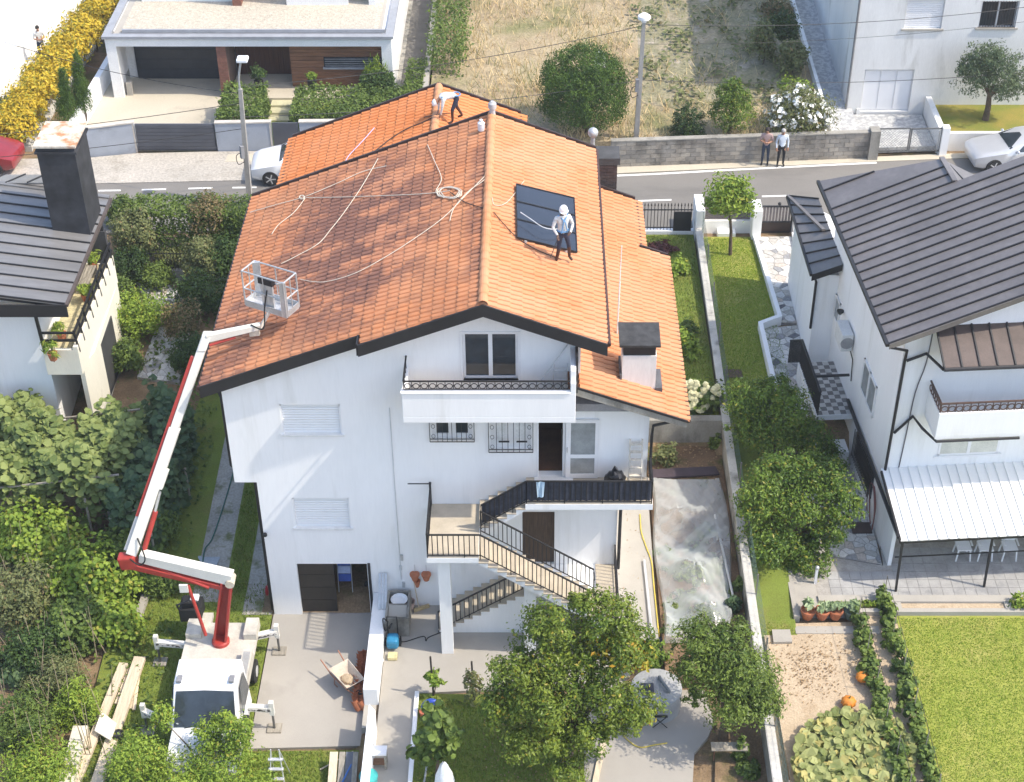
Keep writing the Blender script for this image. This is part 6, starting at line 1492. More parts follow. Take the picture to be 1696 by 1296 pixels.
for x, y, r_, lb in ((1428,1125,.19,'orange pumpkin lying beside the left bean row'),(1405,1166,.21,'large orange pumpkin at the patch edge'),(1460,1236,.20,'pale orange pumpkin among the pumpkin leaves')):
    c = atz(x,y,.9); s = MB(); nu, nv = 20, 8; vs = []
    pr_ = []
    for i in range(nv+1):
        th_ = math.pi*i/nv-math.pi/2
        for k in range(nu):
            a = 2*math.pi*k/nu; rr_ = r_*math.cos(th_)*(1+.06*math.cos(a*10)); vs.append((c.x+rr_*math.cos(a), c.y+rr_*math.sin(a), c.z+.08+r_*.75*math.sin(th_)))
    s.add(vs, [(i*nu+k, i*nu+(k+1)%nu, (i+1)*nu+(k+1)%nu, (i+1)*nu+k) for i in range(nv) for k in range(nu)])
    t = thing('pumpkin', lb, 'pumpkin', (c.x,c.y,.82), 'pumpkins in the vegetable plot'); s.build('body', PUMP, t, smooth=True); MB().tube([(c.x,c.y,c.z+.2),(c.x+.03,c.y,c.z+.32)],[.03,.015],6).build('stem', LF_OLIVE, t)
for i, x in enumerate((1337,1361,1383,1408)):
    c = atz(x,1022,.86); t = plant('potted_plant', ['first terracotta pot in the row, nearest the lawn','second terracotta pot in the row beside the soil','third and widest terracotta pot in the row','green pot at the end of the terracotta row'][i], 'potted plant', (c.x,c.y,.84), [(c.x,c.y,1.32,.22,.2,.16)], 60, .22, leafmat('succulent_leaf', (0.227,0.312,0.142), (0.454,0.538,0.312)) if i == 0 else bpy.data.materials['succulent_leaf'], aspect=.6, trunk=.02, group='pots in a row')
    MB().lathe([(.15,0),(.21,.26),(.23,.26),(.23,.33),(.19,.33),(.18,.25)], (c.x,c.y,.84), 14).build('pot', TERRA if i < 3 else mat('green_pot', (.10,.14,.12), rough=.6), t, smooth=True)
hedge('planter_shrub', 'low yellow-green shrub in the patio planter', 14.35,16.5,34.3,34.7,.9,1.3, 900,.12,LF_BRIGHT,cat='shrub')
b = [(9.65,34.5,1.0,.9,.12,.12)]; plant('planter_weeds', 'low weeds growing in the patio planter bed', 'weeds', (9.65,34.5,.92), b, 400, .1, LF_BRIGHT, trunk=0, part='foliage')
# balcony plants
for x, y, lb in ((152,430,'spiky yellow-green potted plant above the balcony bench'),(85,578,'spiky potted plant at the balcony front corner'),(100,545,'trailing potted plant along the balcony floor'),(140,480,'leafy potted plant beside the wooden bench')):
    c = atz(x,y,4.75); t = plant('balcony_plant', lb, 'potted plant', (c.x,c.y,4.32), [(c.x,c.y,4.75,.28,.3,.25)], 160, .3, LF_BRIGHT, aspect=.14, trunk=.015, group='plants on the balcony')
    MB().lathe([(.12,0),(.17,.28),(.14,.28)], (c.x,c.y,4.32), 10).build('pot', TERRA, t)
# ---- weeds covering the earth of the left gardens
n = 9000; X = NR.uniform(-19,-10.9,n); Yv = NR.uniform(24,52,n); k = (np.sin(X*1.9+Yv*.7)+np.sin(Yv*1.6-X)+NR.normal(size=n)*.6 > -.5) & ~((Yv > 40.5) & (X < -14.8))
P = np.stack([X[k],Yv[k],np.array([zL(y) for y in Yv[k]])+NR.uniform(.02,.22,k.sum())],1); V_, Q_ = leaf_quads(P, unit(np.array([0,0,1])+NR.normal(size=P.shape)*.5), .17, .55); npmesh('ground_weeds', V_, Q_, LF_MID, label='low green weeds covering the earth of the left gardens', cat='weeds', kind='stuff')
# ---- dry field grass and lawn tufts (uncountable)
def blades(name, pts, h, wd, m, label, lean=.35):
    n = len(pts); P = np.asarray(pts); a = NR.uniform(0,2*np.pi,n); d = np.stack([np.cos(a),np.sin(a),np.zeros(n)],1)
    H_ = h*NR.uniform(.4,1.3,n)[:,None]; tip = P + np.array([0,0,1])*H_ + NR.normal(size=(n,3))*np.array([1,1,0])*H_*lean
    V_ = np.stack([P-d*wd, P+d*wd, tip+d*wd*.35, tip-d*wd*.35],1).reshape(-1,3)
    npmesh(name, V_, np.arange(4*n).reshape(-1,4), m, label=label, cat='grass', kind='stuff')
n = 16000; X = NR.uniform(-4.4,12.2,n); Yv = 60.4+23*NR.random(n)**1.1; dens = np.sin(X*.9+2)*np.sin(Yv*.7)+NR.normal(size=n)*.5; k = (dens > -.2)
k &= ~((X > 4.4) & (X < 11.6) & (Yv > 63.5) & (NR.random(n) < .8))
X, Yv = X[k], Yv[k]; blades('dry_grass', np.stack([X,Yv,2.7+.05*(Yv-60)],1), .42, .02, leafmat('dry_grass_blade', (0.510,0.383,0.184), (0.793,0.637,0.368), (.22,.24,.09), frac=.2, rough=.9), 'tall dry straw-coloured grass covering the field', .5)
n = 3600; X = NR.uniform(4.4,11.8,n); Yv = NR.uniform(63,80,n); k = np.sin(X*2.1)*np.sin(Yv*1.3)+NR.normal(size=n)*.4 > .1
P, = (np.stack([X[k],Yv[k],2.75+.05*(Yv[k]-60)],1),); V_, Q_ = leaf_quads(P+np.array([0,0,.12]), unit(np.array([0,0,1])+NR.normal(size=P.shape)*.5), .24, .6); npmesh('plot_weeds', V_, Q_, LF_OLIVE, label='sparse grey-green weeds on the bare plot of the field', cat='weeds', kind='stuff')
def tufts(name, poly, n, h, m, label, zfun):
    A = np.array(poly); mn, mx_ = A.min(0), A.max(0); q = mn+NR.random((n*2,2))*(mx_-mn); ins = np.zeros(len(q), bool); j = len(A)-1
    for i in range(len(A)):
        c = ((A[i,1] > q[:,1]) != (A[j,1] > q[:,1])) & (q[:,0] < (A[j,0]-A[i,0])*(q[:,1]-A[i,1])/(A[j,1]-A[i,1]+1e-9)+A[i,0]); ins ^= c; j = i
    q = q[ins]; blades(name, np.column_stack([q, [zfun(y) for y in q[:,1]]]), h, .012, m, label)
LF_GRASS = leafmat('grass_blade', (0.100,0.170,0.025), (0.241,0.325,0.049), (.26,.24,.07), frac=.2, rough=.8)
LF_GRASSL = leafmat('lush_grass_blade', (0.222,0.342,0.038), (0.325,0.428,0.059), (.26,.27,.06), frac=.06, rough=.8)
tufts('grass', [(-12.2,26),(-8.05,26),(-8.05,35),(-8.4,36.4),(-12.4,36.4)], 9000, .09, LF_GRASS, 'rough grass round the lift truck', lambda y: .0)
tufts('grass', [(-7.9,25),(-4.95,25),(-4.95,29.7),(-7.9,29.7)], 5000, .09, LF_GRASS, 'rough grass at the foot of the garage drive', lambda y: .0)
tufts('grass', [(-3.28,24.5),(1.5,24.5),(1.5,30.6),(-3.28,31.4)], 9000, .10, LF_GRASS, 'grass of the front lawn below the orange tree', lambda y: .41)
tufts('grass', [(-9.6,36),(-8.98,36),(-8.95,50),(-9.6,50)], 3000, .10, LF_GRASS, 'grass strip between the wheel tracks', lambda y: zL(y))
tufts('grass', [(10.9,25),(19,25),(19,34.1),(10.9,34.1)], 40000, .035, LF_GRASSL, 'short lush grass of the neighbour lawn', lambda y: .82)
tufts('grass', [(6.6,44),(8.9,44),(8.7,53.8),(6.6,53.8)], 14000, .04, LF_GRASSL, 'short grass of the neighbour upper lawn', lambda y: zR(y)+.01)
tufts('grass', [(6.6,33.4),(7.7,33.4),(7.8,43),(6.6,43)], 4000, .08, LF_GRASSL, 'grass under the citrus trees', lambda y: .81)
tufts('grass', [(3.4,42.5),(6.2,42.5),(6.2,53.9),(3.4,53.9)], 6000, .08, LF_GRASS, 'grass of the narrow back lawn', lambda y: 1.77+(y-42.2)*.02)
# ================================================================ THINGS ON THE ROOF
def on_slope(px, py, zf, off=0.0):
    z = 10.0
    for _ in range(25): p = atz(px, py, z); z = zf(p.x)+off
    return atz(px, py, z)
# solar panels
SOLAR = mat('solar_cell_glass', (.022,.026,.038), rough=.18, var=.15, scale=.6, spec=.6)
q = [on_slope(x, y, zmain, .14) for x, y in ((855,305),(951,328),(956,418),(857,394))]
t = thing('solar_array', 'dark solar panels fixed on the right roof slope beside worker', 'solar panels', tuple(q[0]))
nn = (q[1]-q[0]).cross(q[3]-q[0]).normalized()
if nn.z < 0: nn = -nn
for i in range(3):
    a, b = i/3+.004, (i+1)/3-.004
    c = [q[0]+(q[3]-q[0])*a, q[1]+(q[2]-q[1])*a, q[1]+(q[2]-q[1])*b, q[0]+(q[3]-q[0])*b]
    o = MB().extr([p-nn*.035 for p in c], nn*.035).build('panel', SOLAR, t)
    for p0_, p1_ in zip(c, c[1:]+c[:1]): MB().beam(p0_, p1_, .025, .045).build('frame', BLACKMET, o)
for i in range(4):
    p = q[0]+(q[3]-q[0])*(i/3)-nn*.06; MB().beam(p+(q[1]-q[0])*.12, p+(q[1]-q[0])*.16, .1, .07).build('clamp', ALU, t); MB().beam(p+(q[1]-q[0])*.8, p+(q[1]-q[0])*.84, .1, .07).build('clamp', ALU, t)
for k in (.14,.82):
    MB().beam(q[0]+(q[1]-q[0])*k-nn*.07, q[3]+(q[2]-q[3])*k-nn*.07, .05, .06).build('rail', ALU, t)
# ropes and hoses
ROPE = mat('white_rope', (.60,.53,.43), rough=.9, var=.12, scale=10); HOSE = mat('black_hose', (.03,.025,.022), rough=.6); LIL = mat('lilac_rope', (.52,.44,.60), rough=.9); YEL = mat('yellow_hose', (.62,.48,.08), rough=.5)
def rope(px, zf, label, m=ROPE, r=.0125, off=.112, name='rope', cat='rope', group=None):
    pts = [on_slope(x, y, zf, off) for x, y in px]; MB().tube(smoothpts(pts, 8), r, 6).build(name, m, label=label, cat=cat, group=group, smooth=True)
rope([(497,463),(520,467),(545,466),(590,452),(640,425),(690,393),(735,360),(770,325),(805,290)], zmain, 'white rope curving from the lift basket to the roof ridge')
rope([(466,437),(490,425),(527,404),(548,380),(570,352),(600,308),(626,263)], zmain, 'knotted white rope running up the weathered slope from the basket')
rope([(414,352),(455,340),(505,326),(560,303),(600,285),(640,275)], zmain, 'white rope slanting across the weathered slope below rear roof')
rope([(505,328),(560,327),(620,325),(690,322),(725,319),(745,316)], zmain, 'white rope lying level across the weathered slope to the coil')
rope([(708,240),(720,268),(731,296),(722,318),(735,328)], zmain, 'short white rope dropping from the verge to the coil')
rope([(450,388),(462,372),(487,352),(505,329)], zmain, 'short white rope end hanging to the eave')
rope([(745,366),(752,345),(775,318),(800,300),(812,286)], zmain, 'white rope end from the coil over the ridge')
cp = [];
for i in range(44):
    a = i*.62; cp.append((745+22*math.cos(a)*(1-.008*i)+random.uniform(-2,2), 319+9*math.sin(a)+random.uniform(-1.5,1.5)))
rope(cp, zmain, 'coil of white rope on the weathered roof slope', r=.015)
rk = [(500+4*math.cos(i*.9), 327+3*math.sin(i*.9)) for i in range(14)]; rope(rk, zmain, 'small knot of white rope where two ropes meet', r=.02)
rope([(722,192),(700,203),(675,213),(650,228),(628,245),(612,258),(614,263)], zrear, 'dark hose trailing down the rear roof from bent worker', HOSE, .016, name='hose', cat='hose')
rope([(620,212),(606,228),(592,243),(578,258),(572,270),(582,272),(590,268)], zrear, 'lilac rope lying on the rear roof slope', LIL, .016)
rope([(745,318),(770,335),(800,345),(812,350)], zmain, 'dark hose crossing the ridge behind the coil', HOSE, .014, name='hose', cat='hose')
rope([(818,352),(835,372),(858,395),(885,412),(915,425),(930,430)], zmain, 'dark hose from the ridge to the feet of standing worker', HOSE, .014, name='hose', cat='hose')
rope([(862,352),(880,364),(898,376),(915,380),(938,378)], zmain, 'safety lanyard from solar panels to the standing worker', mat('grey_webbing', (.55,.56,.58), rough=.8), .014, off=.35)
rope([(815,328),(820,340),(840,335),(868,300)], zmain, 'pale cord lying near the ridge by the solar panels', ROPE, .010)
p = on_slope(797,216,zmain,.1); MB().lathe([(.10,0),(.11,.25),(.05,.3),(.05,.36)], tuple(p), 10).build('plastic_canister', mat('white_canister', (.75,.76,.78), rough=.4), label='white plastic canister standing by the roof ridge', cat='canister', smooth=True)
# mast on the lower roof
b = on_slope(1022,556,zlow,.0); tp = b+Vector((.1,1.0,2.4)); t = thing('roof_mast', 'thin white mast standing on the lower roof above the white chimney', 'mast', tuple(b)); MB().tube([b, b+(tp-b)*.6], .022, 6).build('pole', mat('pale_mast', (.6,.58,.55), rough=.6), t); MB().tube([b+(tp-b)*.58, tp], .013, 6).build('rod', bpy.data.materials['pale_mast'], t)

# ================================================================ PEOPLE
SKIN = mat('skin', (.36,.19,.12), rough=.6, var=.06); SKIND = mat('dark_skin', (.10,.055,.04), rough=.6, var=.06)
def person(name, label, J, mats, loc, rz=0, head='hair', hairc=(.12,.11,.10), sleeves='long', extra=None, boots=None):
    """J: joint positions (metres, local, facing -Y). mats: skin, shirt, trousers, shoes"""
    t = thing(name, label, 'person')
    V_ = []; E_ = []; Rr = []; lab = {}
    def v(k, p, r): V_.append(Vector(p)); Rr.append(r); lab[k] = len(V_)-1; return len(V_)-1
    rad = dict(pelvis=(.135,.11), spine=(.125,.10), chest=(.15,.11), neckb=(.07,.07), neck=(.05,.05), head=(.082,.095), crown=(.07,.08))
    for k in ('pelvis','spine','chest','neckb','neck','head','crown'): v(k, J[k], rad[k])
    seq = ['pelvis','spine','chest','neckb','neck','head','crown']; bones = []
    kinds = dict(spine='shirt', chest='shirt', neckb='shirt', neck='skin', head='skin', crown='skin')
    for a, b in zip(seq[:-1], seq[1:]): E_.append((lab[a], lab[b])); bones.append((a, b, kinds[b]))
    fd = (Vector(J['nose'])-Vector(J['head'])); v('nose', J['nose'], (.018,.018)); E_.append((lab['head'],lab['nose'])); bones.append(('head','nose','skin'))
    for s_ in ('L','R'):
        sg = 1 if s_ == 'L' else -1
        for k, r in (('sho',.068),('elb',.045),('wri',.032),('han',.038)): v(k+s_, J[k+s_], (r,r))
        for a, b, kk in (('chest','sho'+s_,'shirt'),('sho'+s_,'elb'+s_,'shirt'),('elb'+s_,'wri'+s_,'shirt' if sleeves == 'long' else 'skin'),('wri'+s_,'han'+s_,'skin')): E_.append((lab[a],lab[b])); bones.append((a,b,kk))
        hd = (Vector(J['han'+s_])-Vector(J['wri'+s_])).normalized(); sd = hd.cross(Vector((0,1,.2))).normalized(); h0 = Vector(J['han'+s_])
        for i, (o_, L_) in enumerate(((-.03,.065),(-.01,.08),(.012,.075),(.032,.058))):
            v('f%d%s' % (i,s_), h0+sd*o_+hd*L_+Vector((0,-.012,-.01)), (.009,.009)); E_.append((lab['han'+s_],lab['f%d%s' % (i,s_)])); bones.append(('han'+s_,'f%d%s' % (i,s_),'skin'))
        v('th'+s_, h0-sd*.06+hd*.015, (.010,.010)); E_.append((lab['han'+s_],lab['th'+s_])); bones.append(('han'+s_,'th'+s_,'skin'))
        for k, r in (('hip',.092),('kne',.06),('ank',.042),('toe',.04)): v(k+s_, J[k+s_], (r,r))
        for a, b, kk in (('pelvis','hip'+s_,'trousers'),('hip'+s_,'kne'+s_,'trousers'),('kne'+s_,'ank'+s_,'boots' if boots else 'trousers'),('ank'+s_,'toe'+s_,'shoes')): E_.append((lab[a],lab[b])); bones.append((a,b,kk))
    me = bpy.data.meshes.new('tmp'); me.from_pydata([tuple(p) for p in V_], E_, []); ob = bpy.data.objects.new('tmp', me); col.objects.link(ob)
    md = ob.modifiers.new('skin', 'SKIN'); md.use_smooth_shade = True
    sv = me.skin_vertices[0].data
    for i, r in enumerate(Rr): sv[i].radius = r
    sv[0].use_root = True
    sb = ob.modifiers.new('sub', 'SUBSURF'); sb.levels = 2; sb.render_levels = 2
    bpy.context.view_layer.update(); dg = bpy.context.evaluated_depsgraph_get()
    m2 = bpy.data.meshes.new_from_object(ob.evaluated_get(dg)); bpy.data.objects.remove(ob)
    names = ['skin','shirt','trousers','shoes','boots']; m2.materials.clear()
    for k in range(4): m2.materials.append(mats[k])
    m2.materials.append(boots or mats[3])
    seg = [(Vector(J.get(a) or V_[lab[a]]), Vector(J.get(b) or V_[lab[b]]), kk) for a, b, kk in bones]
    for pl_ in m2.polygons:
        c = pl_.center; best = 9; kb = 'shirt'
        for a, b, kk in seg:
            d = b-a; u_ = max(0, min(1, (c-a).dot(d)/max(1e-9, d.dot(d)))); dist = (a+d*u_-c).length
            if kk == 'skin' and a == seg[3][0]: dist += .0
            if dist < best: best = dist; kb = kk
        pl_.material_index = names.index(kb)
    bo = bpy.data.objects.new('body', m2); col.objects.link(bo); bo.parent = t
    hc = Vector(J['head']); up_ = (Vector(J['crown'])-hc).normalized(); fw = fd.normalized(); sd = up_.cross(fw).normalized()
    M3 = Matrix((sd, fw, up_)).transposed()
    def loc_mesh(mb, nm, m):
        mb.v = [tuple(hc + M3 @ Vector(p)) for p in mb.v]; o = mb.build(nm, m, None, keep=True, smooth=True); o.parent = t; return o
    if head == 'helmet':
        hm = MB().lathe([(.112,.03),(.115,.06),(.108,.11),(.085,.15),(.045,.172),(.005,.178)], (0,0,0), 16); loc_mesh(hm, 'helmet', mat('white_helmet', (.80,.80,.78), rough=.35) if 'white_helmet' not in bpy.data.materials else bpy.data.materials['white_helmet'])
        loc_mesh(MB().lathe([(.005,.028),(.125,.028),(.13,.038),(.005,.042)], (0,.03,0), 16), 'helmet_brim', bpy.data.materials['white_helmet'])
    else:
        loc_mesh(MB().ball((0,-.022,.055),(.098,.105,.085),12,8), 'hair', mat('hair', hairc, rough=.8, var=.2))
    for sx in (-1,1): loc_mesh(MB().ball((sx*.035,.088,.012),(.013,.008,.009),6,4), 'eye', mat('eye_dark', (.03,.02,.02), rough=.3) if 'eye_dark' not in bpy.data.materials else bpy.data.materials['eye_dark']); loc_mesh(MB().ball((sx*.092,-.005,.0),(.012,.025,.032),6,5), 'ear', mats[0])
    if extra: extra(t, J)
    t.location = loc; t.rotation_euler = (0,0,rz)
    return t
def stand(lean=0.0, arms='down', bow=.0):
    J = dict(pelvis=(0,0,.93), spine=(0,.01+lean*.3,1.12), chest=(0,lean*.6,1.34), neckb=(0,lean*.8,1.47), neck=(0,lean*.9-.01,1.53), head=(0,lean-.03-bow*.3,1.61), crown=(0,lean-.03-bow,1.70), nose=(0,lean-.15-bow*.2,1.60-bow*.7))
    for s_, g_ in (('L',1),('R',-1)):
        J['sho'+s_] = (g_*.185,lean*.65,1.40)
        if arms == 'down': J['elb'+s_] = (g_*.25,lean*.5+.02,1.13); J['wri'+s_] = (g_*.24,lean*.3-.06,.89); J['han'+s_] = (g_*.235,lean*.3-.08,.82)
        elif arms == 'folded': J['elb'+s_] = (g_*.26,lean*.5-.02,1.14); J['wri'+s_] = (g_*.06,-.22,1.13); J['han'+s_] = (-g_*.02,-.24,1.14)
        elif arms == 'hold': J['elb'+s_] = (g_*.28,lean*.5-.03,1.13); J['wri'+s_] = (g_*.12,-.26,1.05); J['han'+s_] = (g_*.06,-.31,1.05)
        J['hip'+s_] = (g_*.095,0,.88); J['kne'+s_] = (g_*.11,-.02,.48); J['ank'+s_] = (g_*.12,.03,.08); J['toe'+s_] = (g_*.14,-.13,.035)
    return J
WHITEC = mat('white_workwear', (.60,.60,.58), rough=.95, var=.14, scale=9, bump=.8, bscale=16, dist=.03); NAVY = mat('navy_trousers', (.035,.04,.065), rough=.9, var=.2, scale=8, bump=.8, bscale=16, dist=.03); BOOT = mat('brown_rubber_boot', (.07,.035,.025), rough=.5, var=.15); HARN = mat('blue_harness', (.12,.28,.50), rough=.7)
def harness(t, J):
    for s_, g_ in (('L',1),('R',-1)):
        a = Vector(J['sho'+s_])*.75+Vector(J['neckb'])*.25+Vector((0,-.02,.06)); c = Vector(J['chest'])+Vector((-g_*.02,-.135,-.02)); d = Vector(J['pelvis'])+Vector((-g_*.09,-.13,.06)); bk = Vector(J['chest'])+Vector((0,.13,0))
        o = MB().tube([bk, a, c, d], .018, 6).build('harness_strap', HARN, None, keep=True); o.parent = t
    P_ = Vector(J['pelvis']); o = MB().tube([P_+Vector((.15*math.cos(k*.5236),.13*math.sin(k*.5236),.08)) for k in range(13)], .022, 6).build('harness_belt', HARN, None, keep=True); o.parent = t
def lance(t, J):
    harness(t, J)
    h = Vector(J['hanR']); o = MB().tube([h+Vector((.02,-.02,.02)), h+Vector((-.06,-.05,-.08)), h+Vector((-.30,-.25,-.42))], [.018,.014,.009], 6).build('spray_lance', BLACKMET, None, keep=True); o.parent = t
J = stand(.06,'hold',.05)
# feet apart on the slope; head turned to spray gun
J['kneL'] = (.17,-.03,.47); J['ankL'] = (.20,.02,.10); J['toeL'] = (.24,-.13,.06); J['kneR'] = (-.13,-.04,.46); J['ankR'] = (-.18,.03,.02); J['toeR'] = (-.22,-.13,-.02)
J['wriR'] = (-.22,-.18,.98); J['hanR'] = (-.23,-.25,.94); J['elbR'] = (-.30,.0,1.14)
pA = on_slope(932,434,zmain,.05)
person('person', 'standing roof worker in white overalls, navy trousers, blue harness and white helmet', J, (SKIND,WHITEC,NAVY,BOOT), (pA.x,pA.y,pA.z+.02), R(18), 'helmet', extra=lance, boots=BOOT)
# bent worker: torso horizontal, arms reaching down (local facing -X after rotation)
Jb = dict(pelvis=(0,.10,.86), spine=(0,-.08,.94), chest=(0,-.30,.92), neckb=(0,-.43,.87), neck=(0,-.48,.83), head=(0,-.55,.77), crown=(0,-.63,.72), nose=(0,-.52,.66))
for s_, g_ in (('L',1),('R',-1)):
    Jb['sho'+s_] = (g_*.18,-.36,.90); Jb['elb'+s_] = (g_*.22,-.42,.62); Jb['wri'+s_] = (g_*.17,-.46,.38); Jb['han'+s_] = (g_*.15,-.48,.31)
    Jb['hip'+s_] = (g_*.10,.10,.82); Jb['kne'+s_] = (g_*.14,.02-.1*g_,.45); Jb['ank'+s_] = (g_*.17,.12-.2*g_,.08); Jb['toe'+s_] = (g_*.19,-.04-.2*g_,.03)
pB = on_slope(752,203,zrear,.05)
def brush(t, J):
    harness(t, J)
    h = (Vector(J['hanL'])+Vector(J['hanR']))/2; o = MB().tube([h+Vector((.25,.3,.12)), h, h+Vector((-.3,-.45,-.2))], .014, 6).build('spray_lance', BLACKMET, None, keep=True); o.parent = t
person('person', 'roof worker bent double on the rear ridge in white overalls and white helmet', Jb, (SKIN,WHITEC,NAVY,BOOT), (pB.x,pB.y,pB.z+.05), R(-75), 'helmet', extra=brush, boots=BOOT)
PINK = mat('pinkish_shirt', (.42,.30,.28), rough=.9, var=.12, scale=14); PALEB = mat('pale_blue_shirt', (.60,.66,.74), rough=.9, var=.06); JEANS = mat('dark_jeans', (.04,.055,.085), rough=.9, var=.15); BLK = mat('black_trousers', (.02,.02,.024), rough=.9); SHOE = mat('dark_shoes', (.03,.028,.026), rough=.6)
p = atz(1266,273,2.02); person('person', 'man in pinkish checked shirt and jeans leaning on the block wall', stand(.03,'folded',.05), (SKIN,PINK,JEANS,SHOE), (p.x,p.y,2.02), R(-8), sleeves='short', hairc=(.04,.03,.03))
p = atz(1292,275,2.02); person('person', 'grey-haired man in pale blue shirt and black trousers by block wall', stand(.02,'down',.06), (SKIN,PALEB,BLK,SHOE), (p.x,p.y,2.02), R(5), hairc=(.45,.44,.42))
p = atz(72,100,2.14); person('person', 'dark-haired person in white top standing on the pale terrace', stand(.02,'folded',.05), (SKIN,WHITEC,JEANS,SHOE), (p.x,p.y,2.13), R(30), sleeves='short', hairc=(.03,.025,.02))

# ================================================================ BOOM LIFT TRUCK
LIFTW = mat('lift_white_paint', (.70,.68,.61), rough=.45, var=.05, scale=2, fvar=.04); LIFTR = mat('lift_red_paint', (.36,.045,.035), rough=.42, var=.1, scale=3, fvar=.04); TRUCKW = mat('truck_white_paint', (.80,.80,.79), rough=.3, var=.02, fvar=.02, coat=.5)
tk = thing('boom_lift_truck', 'white lift truck with red and white folding boom reaching over the roof', 'truck', (-9.2,31,0))
# cab: stations along Y from bonnet (front) to back wall : profile polygon extruded with taper
def cabmesh():
    prof = [(28.35,.45),(28.30,.85),(28.45,1.10),(29.35,1.32),(30.05,2.22),(30.25,2.32),(31.0,2.34),(31.08,2.2),(31.10,.55)]
    m = MB(); x0, x1 = -9.95, -8.02; n = len(prof)
    L1 = []; L2 = []
    for y, z in prof:
        ins = .10 if z > 2.0 else (.06 if z > 1.2 else .0)
        L1.append((x0+ins,y,z)); L2.append((x1-ins,y,z))
    cx = (x0+x1)/2; Mid = [(cx, y-(.10 if y < 29 else .0), z+(.03 if z > 1.0 and y < 30.3 else .02)) for y, z in prof]
    m.v = L1+Mid+L2
    for a in (0, n):
        for i in range(n):
            j = (i+1)%n; m.f.append((a+i, a+n+i, a+n+j, a+j))
    m.f.append(tuple(range(n-1,-1,-1))[::-1]); m.f.append(tuple(2*n+i for i in range(n))[::-1])
    return m
cab = cabmesh().build('cab', TRUCKW, tk, bev=.03, smooth=True)
def pan(pts, mm, nm, par, off=.012, th=.01):
    pts = [Vector(p) for p in pts]; nv_ = (pts[1]-pts[0]).cross(pts[-1]-pts[0]).normalized(); nv_ = nv_ if nv_.dot(pts[0]-Vector((-9,30.3,1.2))) > 0 else -nv_; return MB().extr([p+nv_*off for p in pts], -nv_*th).build(nm, mm, par)
WSG = glassmat('windscreen_glass', (.035,.045,.055), .04)
pan([(-9.84,29.40,1.36),(-8.985,29.40,1.40),(-8.13,29.40,1.36),(-8.20,30.00,2.14),(-8.985,30.00,2.18),(-9.77,30.00,2.14)], WSG, 'windscreen', cab, .035)
pan([(-8.015,29.75,1.4),(-8.015,30.85,1.38),(-8.09,30.75,2.1),(-8.09,30.15,2.1)], WSG, 'side_window', cab, .03); pan([(-9.955,30.85,1.38),(-9.955,29.75,1.4),(-9.88,30.15,2.1),(-9.88,30.75,2.1)], WSG, 'side_window', cab, .03)
for sx in (-9.7,-8.27):
    MB().box(sx-.07,30.12,2.33,sx+.07,30.36,2.39).build('roof_lamp', mat('grey_lamp', (.22,.22,.23), rough=.4) if 'grey_lamp' not in bpy.data.materials else bpy.data.materials['grey_lamp'], cab)
    MB().ball((sx,28.36,.86),(.16,.06,.11),10,6).build('headlight', bpy.data.materials['lamp_glass'], cab, smooth=True)
for sx, s_ in ((-10.12,-1),(-7.86,1)): MB().box(sx-.09,29.45,1.35,sx+.09,29.58,1.68).build('wing_mirror', RUBBER, cab, bev=.03); MB().beam((sx-s_*.08,29.5,1.5),(sx-s_*.2,29.6,1.45),.03,.03).build('mirror_arm', RUBBER, cab)
MB().box(-9.55,28.22,.5,-8.42,28.34,.78).build('grille', RUBBER, cab)
for k in range(2): MB().beam((-9.55+k*.75,29.37,1.36),(-9.0+k*.75,29.42,1.42),.02,.02).build('wiper', RUBBER, cab)
MB().lathe([(.035,0),(.03,.004)], (-9.72,29.40,1.5), 10,'y').build('sticker', WHITEPVC, cab)
# chassis, wheels, bed
MB().box(-9.6,28.6,.4,-8.4,33.9,.7).build('chassis', FASCIA, tk)
for y in (29.0,32.4):
    for sx in (-9.78,-8.2):
        wh = MB().lathe([(.32,-.11),(.36,-.08),(.36,.08),(.32,.11)], (sx,y,.36), 20, 'x').build('wheel', RUBBER, tk, smooth=True); MB().lathe([(.2,-.12),(.17,.12)], (sx,y,.36), 14, 'x').build('rim', ALU, wh)
DECK = mat('deck_plate', (.52,.49,.42), rough=.6, var=.12, scale=2, fvar=.08, c3=(.34,.32,.28), c3scale=1.5)
bedp = MB().box(-10.2,31.15,.86,-8.12,33.75,.98).build('bed', DECK, tk)
for bx_ in ((-10.2,31.15,.98,-8.12,31.2,1.2),(-8.4,31.21,.98,-8.12,32.4,1.28),(-8.5,33.05,.98,-8.12,33.75,1.2),(-10.2,33.1,.98,-9.75,33.75,1.16),(-9.4,31.25,.98,-9.1,31.5,1.1)): MB().box(*bx_).build('tool_box', DECK, bedp, bev=.01)
MB().box(-8.36,31.3,1.28,-8.16,32.3,1.285).build('tray_recess', mat('grey_recess', (.33,.33,.32)), bedp)
